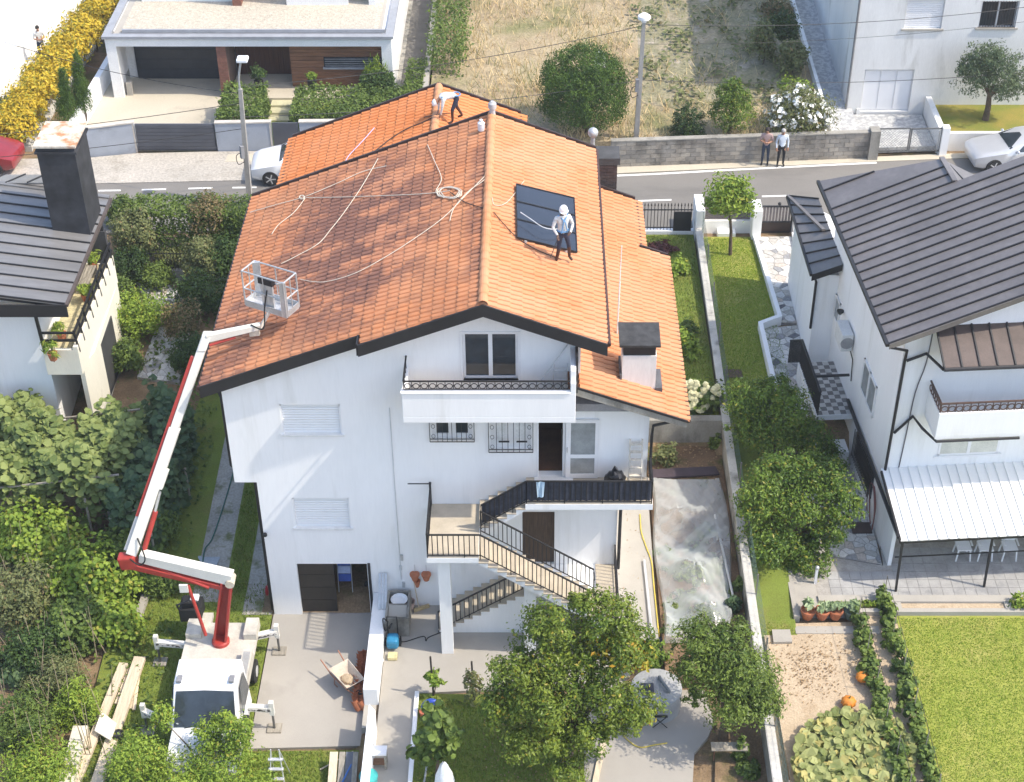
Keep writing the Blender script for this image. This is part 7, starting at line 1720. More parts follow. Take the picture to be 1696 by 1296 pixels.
# outriggers
def outrigger(a, b, pad):
    a, b, pad = Vector(a), Vector(b), Vector(pad)
    o = MB().beam(a, b, .16, .16).build('outrigger', LIFTW, tk)
    MB().beam(a-Vector((0,.09,0)), b-Vector((0,.09,0)), .008, .07).build('hazard_stripe', mat('hazard_stripe', (.6,.58,.55), rough=.6, scale=9, c2=(.05,.04,.04), lo=.49, hi=.51, fvar=0) if 'hazard_stripe' not in bpy.data.materials else bpy.data.materials['hazard_stripe'], o)
    MB().beam(b+Vector((0,0,.28)), b-Vector((0,0,.22)), .13, .13, up=(0,1,0)).build('leg_cylinder', LIFTW, o); MB().tube([b-Vector((0,0,.2)), pad+Vector((0,0,.05))], .035, 8).build('leg_rod', mat('dark_steel', (.16,.16,.16), rough=.4, metal=.6) if 'dark_steel' not in bpy.data.materials else bpy.data.materials['dark_steel'], o)
    MB().box(pad.x-.2,pad.y-.17,0.01,pad.x+.2,pad.y+.17,.06).build('foot_pad', WOODGREY, o)
def leg(px_, py_, z=0): return atz(px_, py_, z)
for (ax, ay), (px_, py_) in (((-8.2,33.35),(463,1080)),((-10.15,33.0),(266,1098)),((-8.1,30.6),(455,1208)),((-9.95,29.9),(245,1212))):
    pad_ = leg(px_, py_); outrigger((ax,ay,.82), (pad_.x,pad_.y,.85), (pad_.x,pad_.y,0))
# turret and column
c0 = Vector((-9.15,32.95,.98))
MB().lathe([(.26,0),(.26,.10),(.22,.14)], tuple(c0), 18).build('turntable', LIFTR, tk, smooth=True)
A0 = c0+Vector((0,0,.15)); A1 = aty(376,968,33.05)
cm = MB()
for sx in (-.17,.17): cm.beam(A0+Vector((sx,0,0)), A1+Vector((sx*.75,0,.12)), .30, .06, up=(1,0,0), w2=.26)
cm.beam(A0+Vector((0,.16,0)), A1+Vector((0,.14,.0)), .32, .05, up=(0,1,0)); cm.build('boom_column', LIFTR, tk)
MB().tube([A0+Vector((-.35,-.2,.35)), A1+Vector((-1.1,-.05,.0))], .05, 10).build('lift_cylinder', LIFTR, tk, smooth=True)
# lower arm (white box over red frame)
B1 = aty(214,930,33.4)
def boxarm(nm, p, q_, wd, h1, h2, mm, up=(0,0,1), par=tk, bev=.015): return MB().beam(p, q_, wd, h1, up, wd, h2).build(nm, mm, par, bev=bev)
la_ = boxarm('lower_arm', A1+Vector((.18,0,.25)), B1+Vector((.35,0,.22)), .30, .40, .30, LIFTW)
boxarm('lower_frame', A1+Vector((-.1,0,-.06)), B1+Vector((-.05,0,-.08)), .26, .16, .2, LIFTR)
MB().tube([A1+Vector((-.5,-.1,-.05)), B1+Vector((.6,-.1,-.02))], .045, 10).build('arm_cylinder', LIFTR, tk, smooth=True)
MB().lathe([(.13,-.2),(.13,.2)], tuple(A1+Vector((.12,0,.15))), 14, 'y').build('pivot', mat('pivot_beige', (.5,.44,.34)), tk)
MB().obox(B1+Vector((-.02,0,.02)), (.25,0,.02), (0,.17,0), (-.03,0,.22)).build('elbow', LIFTR, tk, bev=.05)
MB().obox(A1+Vector((-1.2,-.17,.0)), (.12,0,0), (0,.03,0), (0,0,.14)).build('hook_plate', LIFTW, tk)
# engine behind the bed
en = MB().box(-10.55,34.0,.75,-9.9,34.6,1.25).box(-10.45,34.1,1.25,-10.05,34.45,1.45).build('engine', RUBBER, tk, bev=.03); MB().box(-10.2,34.15,1.45,-9.95,34.4,1.55).build('fuel_tank', WHITEPVC, en, bev=.03); MB().tube([(-10.5,34.05,1.1),(-10.55,33.95,1.5),(-10.2,34.0,1.65),(-9.95,34.1,1.45)], .03, 6).build('engine_frame', BLACKMET, en); MB().box(-10.3,33.75,.7,-9.6,34.3,.85).build('engine_plate', DECK, en)
# main boom: red outer beside white telescopes
E1 = Vector((-9.15,35.75,9.72))
E1 = aty(338,568,35.75)
bd_ = (E1-B1).normalized()
upv = Vector((0,-1,.35))
mb_ = boxarm('main_boom', B1+bd_*.25, B1+(E1-B1)*.62, .30, .30, .28, LIFTW, upv)
boxarm('boom_section', B1+(E1-B1)*.6, E1-bd_*.05, .23, .23, .22, LIFTW, upv)
sdv = bd_.cross(upv).normalized()
if sdv.x > 0: sdv = -sdv
MB().beam(B1+bd_*1.4+sdv*.19, B1+(E1-B1)*.93+sdv*.17, .10, .14, upv).build('boom_rail', LIFTR, tk)
MB().beam(B1+bd_*.3+sdv*.2, B1+bd_*1.5+sdv*.19, .09, .09, upv).build('hose_carrier', GALV, tk)
MB().tube([B1+bd_*.2-sdv*.30, B1+bd_*1.7-sdv*.24], .075, 10).build('boom_cylinder', LIFTR, tk, smooth=True); MB().tube([B1+bd_*1.6-sdv*.24, B1+bd_*2.3-sdv*.18], .04, 10).build('cylinder_rod', GALV, tk, smooth=True)
MB().beam(B1+bd_*2.4-sdv*.18, B1+bd_*3.0-sdv*.18, .09, .26, upv).build('boom_bracket', LIFTW, tk, bev=.03)
MB().tube(smoothpts([B1+Vector((.1,-.22,.3)), B1+Vector((.35,-.26,.1)), B1+Vector((.55,-.26,.35)), B1+bd_*.9+Vector((0,-.2,0))],6), .022, 6).build('hydraulic_hose', RUBBER, tk)
# knuckle and jib
MB().obox(E1+Vector((.02,0,.05)), bd_*.24, (.13,0,0), (0,.13,0)).build('knuckle', LIFTW, tk, bev=.03)
J1 = Vector((-7.72,36.05,10.02)); J1 = aty(432,540,36.1)
boxarm('jib', E1+Vector((.08,0,.16)), J1, .17, .24, .16, LIFTW)
MB().tube([E1+Vector((.15,-.05,-.05)), E1+(J1-E1)*.55+Vector((0,-.04,-.1))], .04, 8).build('jib_cylinder', LIFTR, tk, smooth=True)
MB().obox(E1+(J1-E1)*.88+Vector((0,0,-.12)), (.14,0,.02), (0,.06,0), (0,0,.12)).build('jib_bracket', mat('pivot_beige2', (.5,.45,.36)), tk)
# basket
ZB = 10.36; fc = [atz(x,y,ZB) for x,y in ((407,505),(475,526),(497,510),(428,488))]
fc[2] = fc[1]+(fc[3]-fc[0])
bk = MB().extr([p-Vector((0,0,.04)) for p in fc], (0,0,.05)).build('basket_floor', ALU, tk)
for a, b in zip(fc, fc[1:]+fc[:1]):
    MB().beam(a+Vector((0,0,.09)), b+Vector((0,0,.09)), .025, .16).build('kick_plate', GALV, bk)
    for h_ in (.55,1.1): MB().tube([a+Vector((0,0,h_)), b+Vector((0,0,h_))], .022, 8).build('guard_rail', GALV, bk)
    MB().tube([a, a+Vector((0,0,1.1))], .024, 8).build('corner_post', GALV, bk); MB().tube([(a+b)/2, (a+b)/2+Vector((0,0,1.1))], .018, 8).build('mid_post', GALV, bk)
cc = fc[0]+(fc[1]-fc[0])*.55+(fc[3]-fc[0])*.12
MB().obox(cc+Vector((0,0,.45)), (fc[1]-fc[0])*.14, (fc[3]-fc[0])*.05, (0,0,.42)).build('control_panel', ALU, bk); MB().obox(cc+Vector((0,0,.95)), (fc[1]-fc[0])*.17, (fc[3]-fc[0])*.12, (0,0,.09)).build('control_box', FASCIA, bk)
MB().obox(fc[1]+Vector((-.04,.04,.55)), (.09,0,0), (0,.04,0), (0,0,.55)).build('post_plate', GALV, bk)
MB().obox(fc[3]+Vector((.05,-.05,.55)), (.10,0,0), (0,.05,0), (0,0,.55)).build('gate_post', GALV, bk)
MB().obox((J1+cc)/2+Vector((0,0,-.02)), ((cc-J1)*.5), (0,.07,0), (0,0,.08)).build('basket_mount', LIFTW, tk)
MB().tube(smoothpts([J1+Vector((-.25,-.1,.1)), J1+Vector((.1,-.2,.05)), cc+Vector((-.1,-.15,.2)), cc+Vector((.02,-.15,.75))],6), .022, 6).build('hydraulic_hose', RUBBER, tk)
# ================================================================ SMALL THINGS AROUND THE YARDS
# ---- wheelbarrow
t = thing('wheelbarrow', 'pale wheelbarrow with sand and yellow wheel tipped beside the low wall', 'wheelbarrow')
BARR = mat('barrow_tray', (.55,.47,.38), rough=.7, var=.15, scale=3, c3=(.40,.2,.1), c3scale=4, c3lo=.62, c3hi=.75)
# local: wheel towards +x
m = MB(); bo = [(-.28,-.2,.32),(.22,-.2,.26),(.22,.2,.26),(-.28,.2,.32)]; to = [(-.46,-.33,.62),(.48,-.30,.58),(.48,.30,.58),(-.46,.33,.62)]
bi = [(x*.94,y*.93,z+.02) for x,y,z in bo]; ti = [(x*.96,y*.95,z) for x,y,z in to]
m.add(bo+to+bi+ti, [(3,2,1,0)]+[(i,(i+1)%4,4+(i+1)%4,4+i) for i in range(4)]+[(8,9,10,11)]+[(8+(i+1)%4,8+i,12+i,12+(i+1)%4) for i in range(4)]+[(4+i,4+(i+1)%4,12+(i+1)%4,12+i) for i in range(4)])
tray = m.build('tray', BARR, t, keep=True)
o = MB().ball((-.02,0,.36),(.22,.17,.07),10,6,.15).build('sand', SOIL_PALE, t); 
for s_ in (-1,1):
    MB().tube([(.66,s_*.06,.2),(.2,s_*.2,.27),(-.4,s_*.27,.34),(-.95,s_*.30,.58)], .02, 8).build('handle', mat('barrow_frame', (.34,.16,.10), rough=.6) if 'barrow_frame' not in bpy.data.materials else bpy.data.materials['barrow_frame'], t)
    MB().tube([(-.30,s_*.24,.32),(-.36,s_*.25,.02),(-.2,s_*.24,.02)], .016, 6).build('leg', bpy.data.materials['barrow_frame'], t)
wh = MB().lathe([(.12,-.05),(.19,-.04),(.2,0),(.19,.04),(.12,.05)], (.66,0,.2), 18, 'y').build('wheel', RUBBER, t, smooth=True); MB().lathe([(.12,-.055),(.03,-.06),(.03,.06),(.12,.055)], (.66,0,.2), 14, 'y').build('hub', YEL, wh)
p = atz(577,1140,.0); t.location = (p.x,p.y,.015); t.rotation_euler = (0,0,R(-52))
# ---- stack of spare roof tiles leaning on the wall
t = thing('tile_stack', 'row of spare terracotta roof tiles stacked against the low white wall', 'roof tiles', (-5.05,32,.01))
me = bpy.data.meshes.new('spare_tile'); me.from_pydata([tuple(v) for v in (tv-np.array([0,0,-.01]))], [], tq.tolist()); me.materials.append(TERRA); me.update()
for k in range(34):
    o = bpy.data.objects.new('roof_tile', me); col.objects.link(o); o.parent = t
    row = k//17; i = k % 17
    o.location = Vector((-4.98-.16*row+random.uniform(-.02,.02), 31.2+i*.125, .42+random.uniform(-.02,.02))) - ORG[t.name]
    o.rotation_euler = (R(90)+random.uniform(-.15,.1), R(75)+random.uniform(-.15,.15), random.uniform(-.1,.1))
# ---- laundry tank and clutter by the wall
t = thing('laundry_tank', 'rough concrete laundry tank beside the garage opening', 'laundry tank', (-4.0,34.5,.4))
m = MB(); X0,X1,Y0_,Y1,Z0,Z1 = -4.42,-3.72,33.75,34.95,.4,1.15
m.box(X0,Y0_,Z0,X1,Y1,.62); m.box(X0,Y0_,.62,X0+.07,Y1,Z1); m.box(X1-.07,Y0_,.62,X1,Y1,Z1); m.box(X0+.07,Y0_,.62,X1-.07,Y0_+.07,Z1); m.box(X0+.07,Y1-.07,.62,X1-.07,Y1,Z1); m.box(X0+.07,34.32,.62,X1-.07,34.38,Z1)
m.build('basin', CONC_OLD, t); MB().extr([(X0+.08,Y0_+.08,.98),(X1-.08,Y0_+.08,.98),(X1-.08,34.31,1.12),(X0+.08,34.31,1.12)], (0,0,.03)).build('washboard', CONC, t)
p = (-4.05,34.6,1.05); MB().lathe([(.2,0),(.26,.07),(.24,.07),(.18,.015)], p, 14).build('white_dish', WHITEPVC, label='white dish rack standing on the laundry tank', cat='dish rack', smooth=True)
t = thing('leaning_trough', 'grey metal gutter pieces leaning beside the laundry tank', 'gutter pieces', (-4.55,34.6,.4))
for k in range(3): MB().extr([(-4.66+k*.09,34.3,.95),(-4.59+k*.09,34.3,.95),(-4.59+k*.09,35.0,1.75),(-4.66+k*.09,35.0,1.75)], (0,.02,.05)).build('gutter_piece', GALV, t)
t = thing('pressure_washer', 'blue pressure washer with black hose on the yard near the tank', 'pressure washer', (-4.18,33.3,.4))
BLUE = mat('blue_plastic', (.03,.20,.36), rough=.4, var=.1)
MB().box(-4.35,33.1,.5,-4.0,33.5,.85).build('body', BLUE, t, bev=.08); MB().tube([(-4.32,33.5,.5),(-4.34,33.62,1.35),(-4.05,33.62,1.35),(-4.03,33.5,.5)], .02, 8).build('handle', RUBBER, t)
for s_ in (-4.38,-3.97): MB().lathe([(.12,-.03),(.12,.03)], (s_,33.42,.52), 14, 'x').build('wheel', RUBBER, t)
MB().tube(smoothpts([(-4.3,33.55,1.2),(-4.45,33.6,1.3),(-4.4,33.5,.9),(-4.2,33.6,1.1),(-4.3,33.7,.8)],5), .022, 6).build('hose', RUBBER, t); MB().box(-4.3,32.75,.41,-4.02,33.0,.55).build('detergent_bottle', mat('cream_bottle', (.6,.52,.28), rough=.5), t, bev=.03)
gp_ = [(850,460),(862,520),(815,560),(835,520),(880,535),(985,505),(1000,530),(1015,510),(1090,480)]
MB().tube(smoothpts([atz(400+x*.3055, 900+y*.3055, .42) for x, y in gp_],6), .014, 6).build('power_cable', RUBBER, label='black cable snaking over the yard to the stairs', cat='cable')
MB().tube([atz(632,1066,.44), atz(634,1096,.44)], .025, 8).build('plastic_pipe', WHITEPVC, label='short white pipe lying beside the low wall', cat='pipe')
t = thing('broom', 'broom leaning on the white wall below hanging pots', 'broom', tuple(atz(697,1010,.42))); a = aty(684,957,W-.05); b = atz(694,1008,.45); MB().tube([a,b], .014, 6).build('broomstick', WOODPALE, t); MB().beam(b+Vector((-.15,-.1,.0)), b+Vector((.3,.12,0)), .08, .1).build('broom_head', mat('straw_broom', (.45,.36,.2), rough=.9), t)
c = atz(679,1008,.42); MB().lathe([(.12,0),(.16,.32),(.17,.32),(.145,.30),(.11,.03)], (c.x,c.y,.41), 14).build('bucket', mat('dusty_pink_bucket', (.55,.42,.38), rough=.6), label='dusty pale bucket standing by the wall', cat='bucket', smooth=True)
for x, y, r_, lb in ((687,956,.15,'left large terracotta pot hung on white wall'),(706,956,.15,'right large terracotta pot hung on white wall'),(691,967,.10,'small terracotta pot hung below two larger pots')):
    c = aty(x,y,W-.12); t = thing('hanging_pot', lb, 'flower pot', tuple(c), 'pots hung on the wall'); MB().lathe([(r_*.55,-.12),(r_*.9,.08),(r_,.08),(r_,.13),(r_*.8,.13)], tuple(c), 12).build('pot', TERRA, t, smooth=True); MB().tube([c+Vector((0,.1,.13)), c+Vector((0,.1,.4))], .008, 5).build('hook', GALV, t)
# garage contents
t = thing('garage_chair', 'blue striped folded chair just inside the garage', 'chair', (-5.8,35.8,.02)); 
for k in range(3): MB().extr([(-6.0,35.75+k*.03,.75+k*.3),(-5.62,35.75+k*.03,.75+k*.3),(-5.62,35.8+k*.03,1.0+k*.3),(-6.0,35.8+k*.03,1.0+k*.3)], (0,.04,0)).build('cushion', mat('blue_canvas', (.04,.09,.34), rough=.8) if k != 1 else mat('pale_blue_canvas', (.35,.42,.6), rough=.8), t)
for s_ in (-6.02,-5.6): MB().tube([(s_,35.7,.03),(s_,35.9,1.65)], .015, 6).build('chair_frame', GALV, t)
MB().ball((-5.7,35.9,.12),(.22,.2,.12),10,6,.25).build('grey_sack', mat('grey_sack', (.3,.29,.28), rough=.9), label='crumpled grey sack on the garage floor', cat='sack')
MB().ball((-5.2,36.1,.2),(.1,.15,.2),8,6,.1).build('dark_drum', RUBBER, label='small dark drum at the garage edge', cat='drum')
c = atz(447,985,.25); MB().ball((c.x-.05,35.6,.5),(.06,.12,.2),8,6).build('red_canister', mat('red_plastic', (.4,.03,.04), rough=.4), label='red canister tucked at the house corner', cat='canister')
# ---- landing and balcony clutter
bl = MB().ball((2.28,34.55,5.82),(.30,.26,.34),16,10,.10); bl.tube([(2.25,34.5,6.1),(2.22,34.5,6.22),(2.3,34.52,6.28)],[.12,.05,.1],8); bl.build('rubbish_bag', mat('black_plastic_bag', (.012,.012,.014), rough=.3, var=.2), label='full black rubbish bag on the top landing', cat='bag', smooth=True)
t = thing('leaning_ladder', 'paint-splashed wooden ladder leaning by the landing end', 'ladder', (2.85,34.7,5.5)); LADW = mat('pale_ladder_wood', (.58,.54,.46), rough=.85, var=.15, scale=8, stretch=(1,1,.4))
for s_ in (2.68,3.02): MB().beam((s_,34.55,5.5),(s_,34.98,6.95),.045,.07,up=(0,1,0)).build('stile', LADW, t)
for k in range(6): MB().beam((2.68,34.59+k*.066,5.68+k*.23),(3.02,34.59+k*.066,5.68+k*.23),.1,.025).build('rung', LADW, t)
cl = MB(); n = 8; vs = []
for i in range(n+1):
    for j in range(5): vs.append((.05+j*.06-(.03*i/n)*(j-2)*.6, IY+.0-.03-.02*math.sin(j*2.1+i*.3), ZT+.85-i*.07))
cl.add(vs, [(i*5+j,i*5+j+1,(i+1)*5+j+1,(i+1)*5+j) for i in range(n) for j in range(4)]); cl.build('towel', mat('pale_blue_towel', (.42,.56,.68), rough=.95), label='pale blue towel hung over the landing rail', cat='towel')
t = thing('stepladder', 'small aluminium stepladder on the balcony corner', 'stepladder', (.7,34.6,8.63))
for s_ in (.5,.85): MB().tube([(s_,34.55,8.63),(s_+.04,34.75,9.75)], .014, 6).build('leg', ALU, t); MB().tube([(s_,34.98,8.63),(s_+.04,34.75,9.75)], .012, 6).build('leg', ALU, t)
for k in range(3): MB().box(.5,34.58+k*.06,8.9+k*.3,.88,34.68+k*.06,8.92+k*.3).build('step', ALU, t)
MB().tube([(-.35,34.2,8.65),(.9,35.0,10.2)], .018, 6).build('leaning_pole', GALV, label='grey pole leaning across the balcony corner', cat='pole')
# ---- round tank on the pad
c = atz(1088,1200,.42); cx, cy = c.x, c.y+.72
t = thing('round_tank', 'round grey concrete tank with hatch on the pale pad', 'tank', (cx,cy,.42)); TK = mat('tank_concrete', (.34,.345,.34), rough=.9, var=.08, scale=2)
MB().lathe([(.72,0),(.72,.72),(.69,.74)], (cx,cy,.42), 40).build('body', TK, t, smooth=True); MB().box(cx-.45,cy-.32,1.16,cx-.08,cy+.12,1.19).build('hatch', mat('dark_hatch', (.05,.055,.07), rough=.5), t); MB().box(cx-.3,cy-.1,1.19,cx-.2,cy-.05,1.24).build('hatch_handle', BLACKMET, t)
MB().tube(smoothpts([(cx+.1,cy+.35,1.2),(cx+.16,cy+.1,1.26),(cx+.3,cy-.15,1.24),(cx+.34,cy-.2,1.16)],5), .05, 10).build('pipe_elbow', mat('grey_pvc', (.17,.19,.2), rough=.5), t, smooth=True)
t = thing('folding_stand', 'small dark folding stand beside the round tank', 'stand', tuple(atz(1093,1206,.42))); p = atz(1093,1206,.42)
for a, b in (((-.2,0),(.2,.05)),((.2,0),(-.2,.05))): MB().tube([p+Vector((a[0],a[1],.01)), p+Vector((b[0],b[1],.42))], .014, 6).build('leg', BLACKMET, t)
MB().beam(p+Vector((-.2,.05,.42)), p+Vector((.2,.05,.42)), .08, .015).build('seat', RUBBER, t)
MB().tube(smoothpts([atz(x,y,.45) for x,y in ((1030,1215),(1042,1228),(1060,1238),(1085,1234),(1105,1231))],6), .018, 6).build('garden_hose', YEL, label='yellow hose end lying on the round pad', cat='hose')
MB().beam(atz(1005,1205,.48), atz(983,1310,.48), .16, .06).build('long_board', WOODPALE, label='long pale board lying on the round pad', cat='board')
MB().tube(smoothpts([atz(x,y,1.13) for x,y in ((1060,852),(1062,880),(1070,905),(1079,930),(1082,960),(1086,1000),(1090,1040))],5)+smoothpts([atz(x,y,.46) for x,y in ((1094,1075),(1100,1100),(1110,1118),(1104,1128))],5), .02, 6).build('garden_hose', YEL, label='yellow hose running along the side path to the pad', cat='hose')
MB().tube([atz(1067,928,1.16), atz(1080,1055,1.16)], .045, 8).build('white_pipe', ALU, label='long white pipe lying along the path edge', cat='pipe')
MB().ball(tuple(atz(1080,1108,.6)), (.2,.2,.2), 10, 7, .2).build('brown_bush_ball', LF_BROWN, label='dry brown plant ball at the foot of the steps', cat='dry plant')
MB().extr([atz(1090,1070,.5),atz(1100,1072,.5),atz(1108,1108,.5),atz(1096,1105,.5)], (0,.05,.35)).build('dark_cloth', mat('dark_blue_cloth', (.05,.055,.08), rough=.9), label='crumpled dark cloth hanging by the steps', cat='cloth')
# ---- plastic film over the vegetables
nx_, ny_ = 40, 80; vs = []; rp_ = random.Random(9)
ridge = [(1150,945,.75,.9),(1095,1030,.5,.6),(1120,850,.35,1.2),(1190,900,.35,1.0),(1170,1010,.55,.8)]
pk_ = [(atz(x,y,1.2).x, atz(x,y,1.2).y, h_, r_) for x,y,h_,r_ in ridge]
for j in range(ny_+1):
    for i in range(nx_+1):
        u_, v_ = i/nx_, j/ny_; y = 32.9+v_*(40.3-32.9); xl = 3.78+.08*math.sin(v_*9); xr = 6.05-.15*math.sin(v_*5+1)-(.35*max(0,.15-v_)/.15)
        x = xl+(xr-xl)*u_; z = 1.02
        for (qx,qy,h_,r_) in pk_: z += .7*h_*math.exp(-((x-qx)**2+(y-qy)**2)/(r_*r_*.5))*(.9+.10*math.sin(math.atan2(y-qy,x-qx)*5))
        z += .06*math.sin(x*2.3+y*1.7)+.05*abs(math.sin(x*4.1-y*2.7+1.3*math.sin(y*1.1)))+.035*abs(math.sin(x*7.3+y*4.1+1.7*math.sin(x*2.1)))+.02*abs(math.sin(x*13-y*9+2*math.sin(y*2.3)))+rp_.uniform(-.012,.012)
        if i in (0,nx_) or j in (0,ny_): z = 1.0
        vs.append((x,y,max(z,1.0)))
fm_ = bpy.data.materials.new('clear_plastic_film'); fm_.use_nodes = True; N_ = fm_.node_tree.nodes; L_ = fm_.node_tree.links
pb = N_['Principled BSDF']; pb.inputs['Base Color'].default_value = (.60,.63,.62,1); pb.inputs['Roughness'].default_value = .18; tb = N_.new('ShaderNodeBsdfTransparent'); mxs = N_.new('ShaderNodeMixShader')
lw = N_.new('ShaderNodeLayerWeight'); lw.inputs[0].default_value = .45; mr = N_.new('ShaderNodeMapRange'); mr.inputs[3].default_value = .22; mr.inputs[4].default_value = .9; L_.new(lw.outputs['Facing'], mr.inputs[0]); L_.new(mr.outputs[0], mxs.inputs[0]); L_.new(tb.outputs[0], mxs.inputs[1]); L_.new(pb.outputs[0], mxs.inputs[2]); L_.new(mxs.outputs[0], N_['Material Output'].inputs[0])
w1 = nx_+1; MB().add(vs, [(j*w1+i,j*w1+i+1,(j+1)*w1+i+1,(j+1)*w1+i) for j in range(ny_) for i in range(nx_)]).build('plastic_film', fm_, label='crumpled clear plastic film draped over the vegetable bed', cat='plastic sheet', smooth=True)
bl = [(random.uniform(4.1,5.8), random.uniform(33.3,37.8), .97, .45, .45, .04) for _ in range(22)]
plant('covered_vegetables', 'grey-green vegetables growing under the plastic film', 'vegetables', (5,35.5,.95), bl, 1500, .2, LF_KIWI, aspect=.8, trunk=0, part='foliage')
MB().tube([(5.75,38.4,1.12),(6.0,34.2,1.12)], .04, 8).build('film_weight_pole', ALU, label='white pole weighing down the plastic film edge', cat='pole')
MB().extr([(3.8,40.3,1.0),(6.1,40.5,1.0),(6.0,40.9,1.0),(3.9,40.75,1.0)], (0,0,.06)).build('dark_weed_cloth', mat('purple_dark_cloth', (.06,.045,.055), rough=.9), label='dark weed cloth folded at the end of the plastic film', cat='cloth')
# ---- small stand in the front bed
t = thing('low_table', 'rickety low table with pale top in the front bed', 'table', tuple(atz(1205,1260,.43))); a, b = atz(1178,1237,1.0), atz(1238,1237,1.0); MB().beam(a,b,.3,.03).build('top', WOODGREY, t)
for p in (a,b): MB().tube([p+Vector((.1 if p is a else -.1,0,0)), Vector((p.x+(.1 if p is a else -.1),p.y,.42))], .018, 6).build('leg', mat('rusty_leg', (.2,.1,.06)) if p is a else bpy.data.materials['rusty_leg'], t)
# ---- front lawn oddments
t = thing('child_slide_toy', 'blue and white plastic toy lying on the lawn edge', 'toy', tuple(atz(715,1185,.42))); c = atz(715,1172,.7); MB().ball((c.x,c.y,.72),(.3,.14,.32),12,8).build('body', mat('blue_toy', (.03,.07,.36), rough=.4), t, smooth=True); MB().obox((c.x-.05,c.y-.13,.7),(.12,0,.08),(0,.02,0),(-.04,0,.10)).build('white_flash', WHITEPVC, t)
c = atz(703,1183,.5); MB().lathe([(.12,0),(.15,.22),(.13,.22)], (c.x,c.y,.42), 12).build('orange_pot', mat('orange_plastic', (.55,.17,.08), rough=.5), label='small orange pot beside the blue toy', cat='pot')
c = atz(705,1258,.42); MB().tube([c, c+Vector((.35,.05,.05))], .03, 6).build('red_tool', mat('red_tool', (.5,.03,.04), rough=.5), label='red tool handle lying by the lawn kerb', cat='tool')
MB().tube([atz(708,1262,.45), atz(700,1310,.45)], .03, 6).build('grey_tube', GALV, label='grey metal tube lying on the lawn edge', cat='tube')
c = atz(737,1300,.42); cone = MB().lathe([(.28,0),(.22,.4),(.08,.85),(.02,.95)], (c.x,c.y,.42), 12); cone.v = [(x+random.uniform(-.03,.03),y+random.uniform(-.03,.03),z) for x,y,z in cone.v]; cone.build('closed_parasol', mat('white_canvas', (.75,.76,.78), rough=.9), label='folded white parasol cover standing on the lawn', cat='parasol', smooth=True)
# stool, boards, ladder near the front wall
t = thing('side_table', 'small wooden table with white top by the front wall', 'table', tuple(atz(628,1285,.42))); c = atz(628,1268,.42)
MB().box(c.x-.24,c.y-.16,1.0,c.x+.24,c.y+.16,1.05).build('top', WHITEPVC, t)
for sx in (-.2,.2):
    for sy in (-.12,.12): MB().box(c.x+sx-.03,c.y+sy-.03,.41,c.x+sx+.03,c.y+sy+.03,1.0).build('leg', WOODGREY, t)
MB().box(c.x-.2,c.y-.1,.55,c.x+.2,c.y+.1,.6).build('shelf', mat('brown_shelf', (.18,.10,.06)), t)
t = thing('board_stack', 'stack of grey boards and blue pipes leaning in the grass', 'boards', tuple(atz(572,1290,.0)))
for k, (x, mm_, w_) in enumerate(((552,WOODPALE,.22),(566,WOODGREY,.16),(578,mat('slate_board', (.12,.13,.15), rough=.7),.2),(588,WOODGREY,.14))): a = atz(x+2,1252,.35); MB().beam(a+Vector((0,0,.15)), atz(x-4,1320,.1), w_, .05).build('board', mm_, t)
MB().tube([atz(586,1258,.4), atz(560,1310,.35)], .025, 6).build('blue_pipe', mat('blue_pipe', (.04,.14,.4), rough=.4), t)
MB().tube([atz(585,1245,.1), atz(530,1275,.05)], .02, 6).build('bamboo_cane', WOODPALE, label='thin cane lying on the grass beside the boards', cat='cane')
t = thing('step_ladder', 'aluminium stepladder standing on the grass below the drive', 'stepladder', tuple(atz(450,1290,0)))
top = atz(455,1242,1.5)
for dx in (-.22,.22): MB().tube([top+Vector((dx*.5,0,0)), Vector((top.x+dx,top.y-.35,0))], .02, 6).build('leg', ALU, t); MB().tube([top+Vector((dx*.5,0,0)), Vector((top.x+dx,top.y+.45,0))], .016, 6).build('leg', ALU, t)
for k in range(4): MB().beam(top+Vector((-.2,-.08-.08*k,-.3-.3*k)), top+Vector((.2,-.08-.08*k,-.3-.3*k)), .09, .03).build('tread', ALU, t)
MB().box(top.x-.3,top.y-.75,.28,top.x+.25,top.y-.4,.33).build('platform', WOODPALE, t)
# teal tub behind the front wall
c = atz(612,1305,.4); MB().lathe([(.2,0),(.26,.5),(.23,.5)], (c.x,c.y,.4), 14).build('teal_tub', mat('teal_plastic', (.05,.34,.33), rough=.4), label='teal plastic tub behind the front wall', cat='tub')
# ---- planks on the left bank
for (a, b, w_, lb, h_) in (((232,1090),(160,1300),.34,'long weathered plank lying along the left bank',.12),((205,1100),(120,1310),.26,'second long pale plank on the left bank',.10),((136,1212),(108,1320),.42,'broad white board end at the bottom left',.5)):
    p, q_ = atz(*a,.15), atz(*b,.15); MB().beam(p,q_,w_,h_).build('plank', WOODPALE if 'white' not in lb else mat('whitewashed_board', (.62,.57,.46), rough=.85), label=lb, cat='plank')
t = thing('lath_bundle', 'bundle of pale laths lying on the grass beside planks', 'laths', tuple(atz(215,1140,0)))
for k in range(6): p = atz(222+k*2.5-4,1098+k*3,.05+.03*(k%2)); MB().beam(p, atz(192+k*6,1166+k*2,.05+.03*(k%2)), .09, .035).build('lath', WOODPALE, t)
p = [atz(x,y,.35) for x,y in ((168,1180),(194,1200),(184,1228),(157,1212))]; MB().extr(p,(0,0,.04)).build('cream_board', mat('cream_panel', (.72,.68,.56), rough=.8), label='square cream panel lying on the planks', cat='panel')
c = atz(194,1225,.0); MB().ball((c.x,c.y,.16),(.22,.2,.18),12,8,.18).build('black_bag', bpy.data.materials['black_plastic_bag'], label='small black bag beside the cream panel', cat='bag', smooth=True)
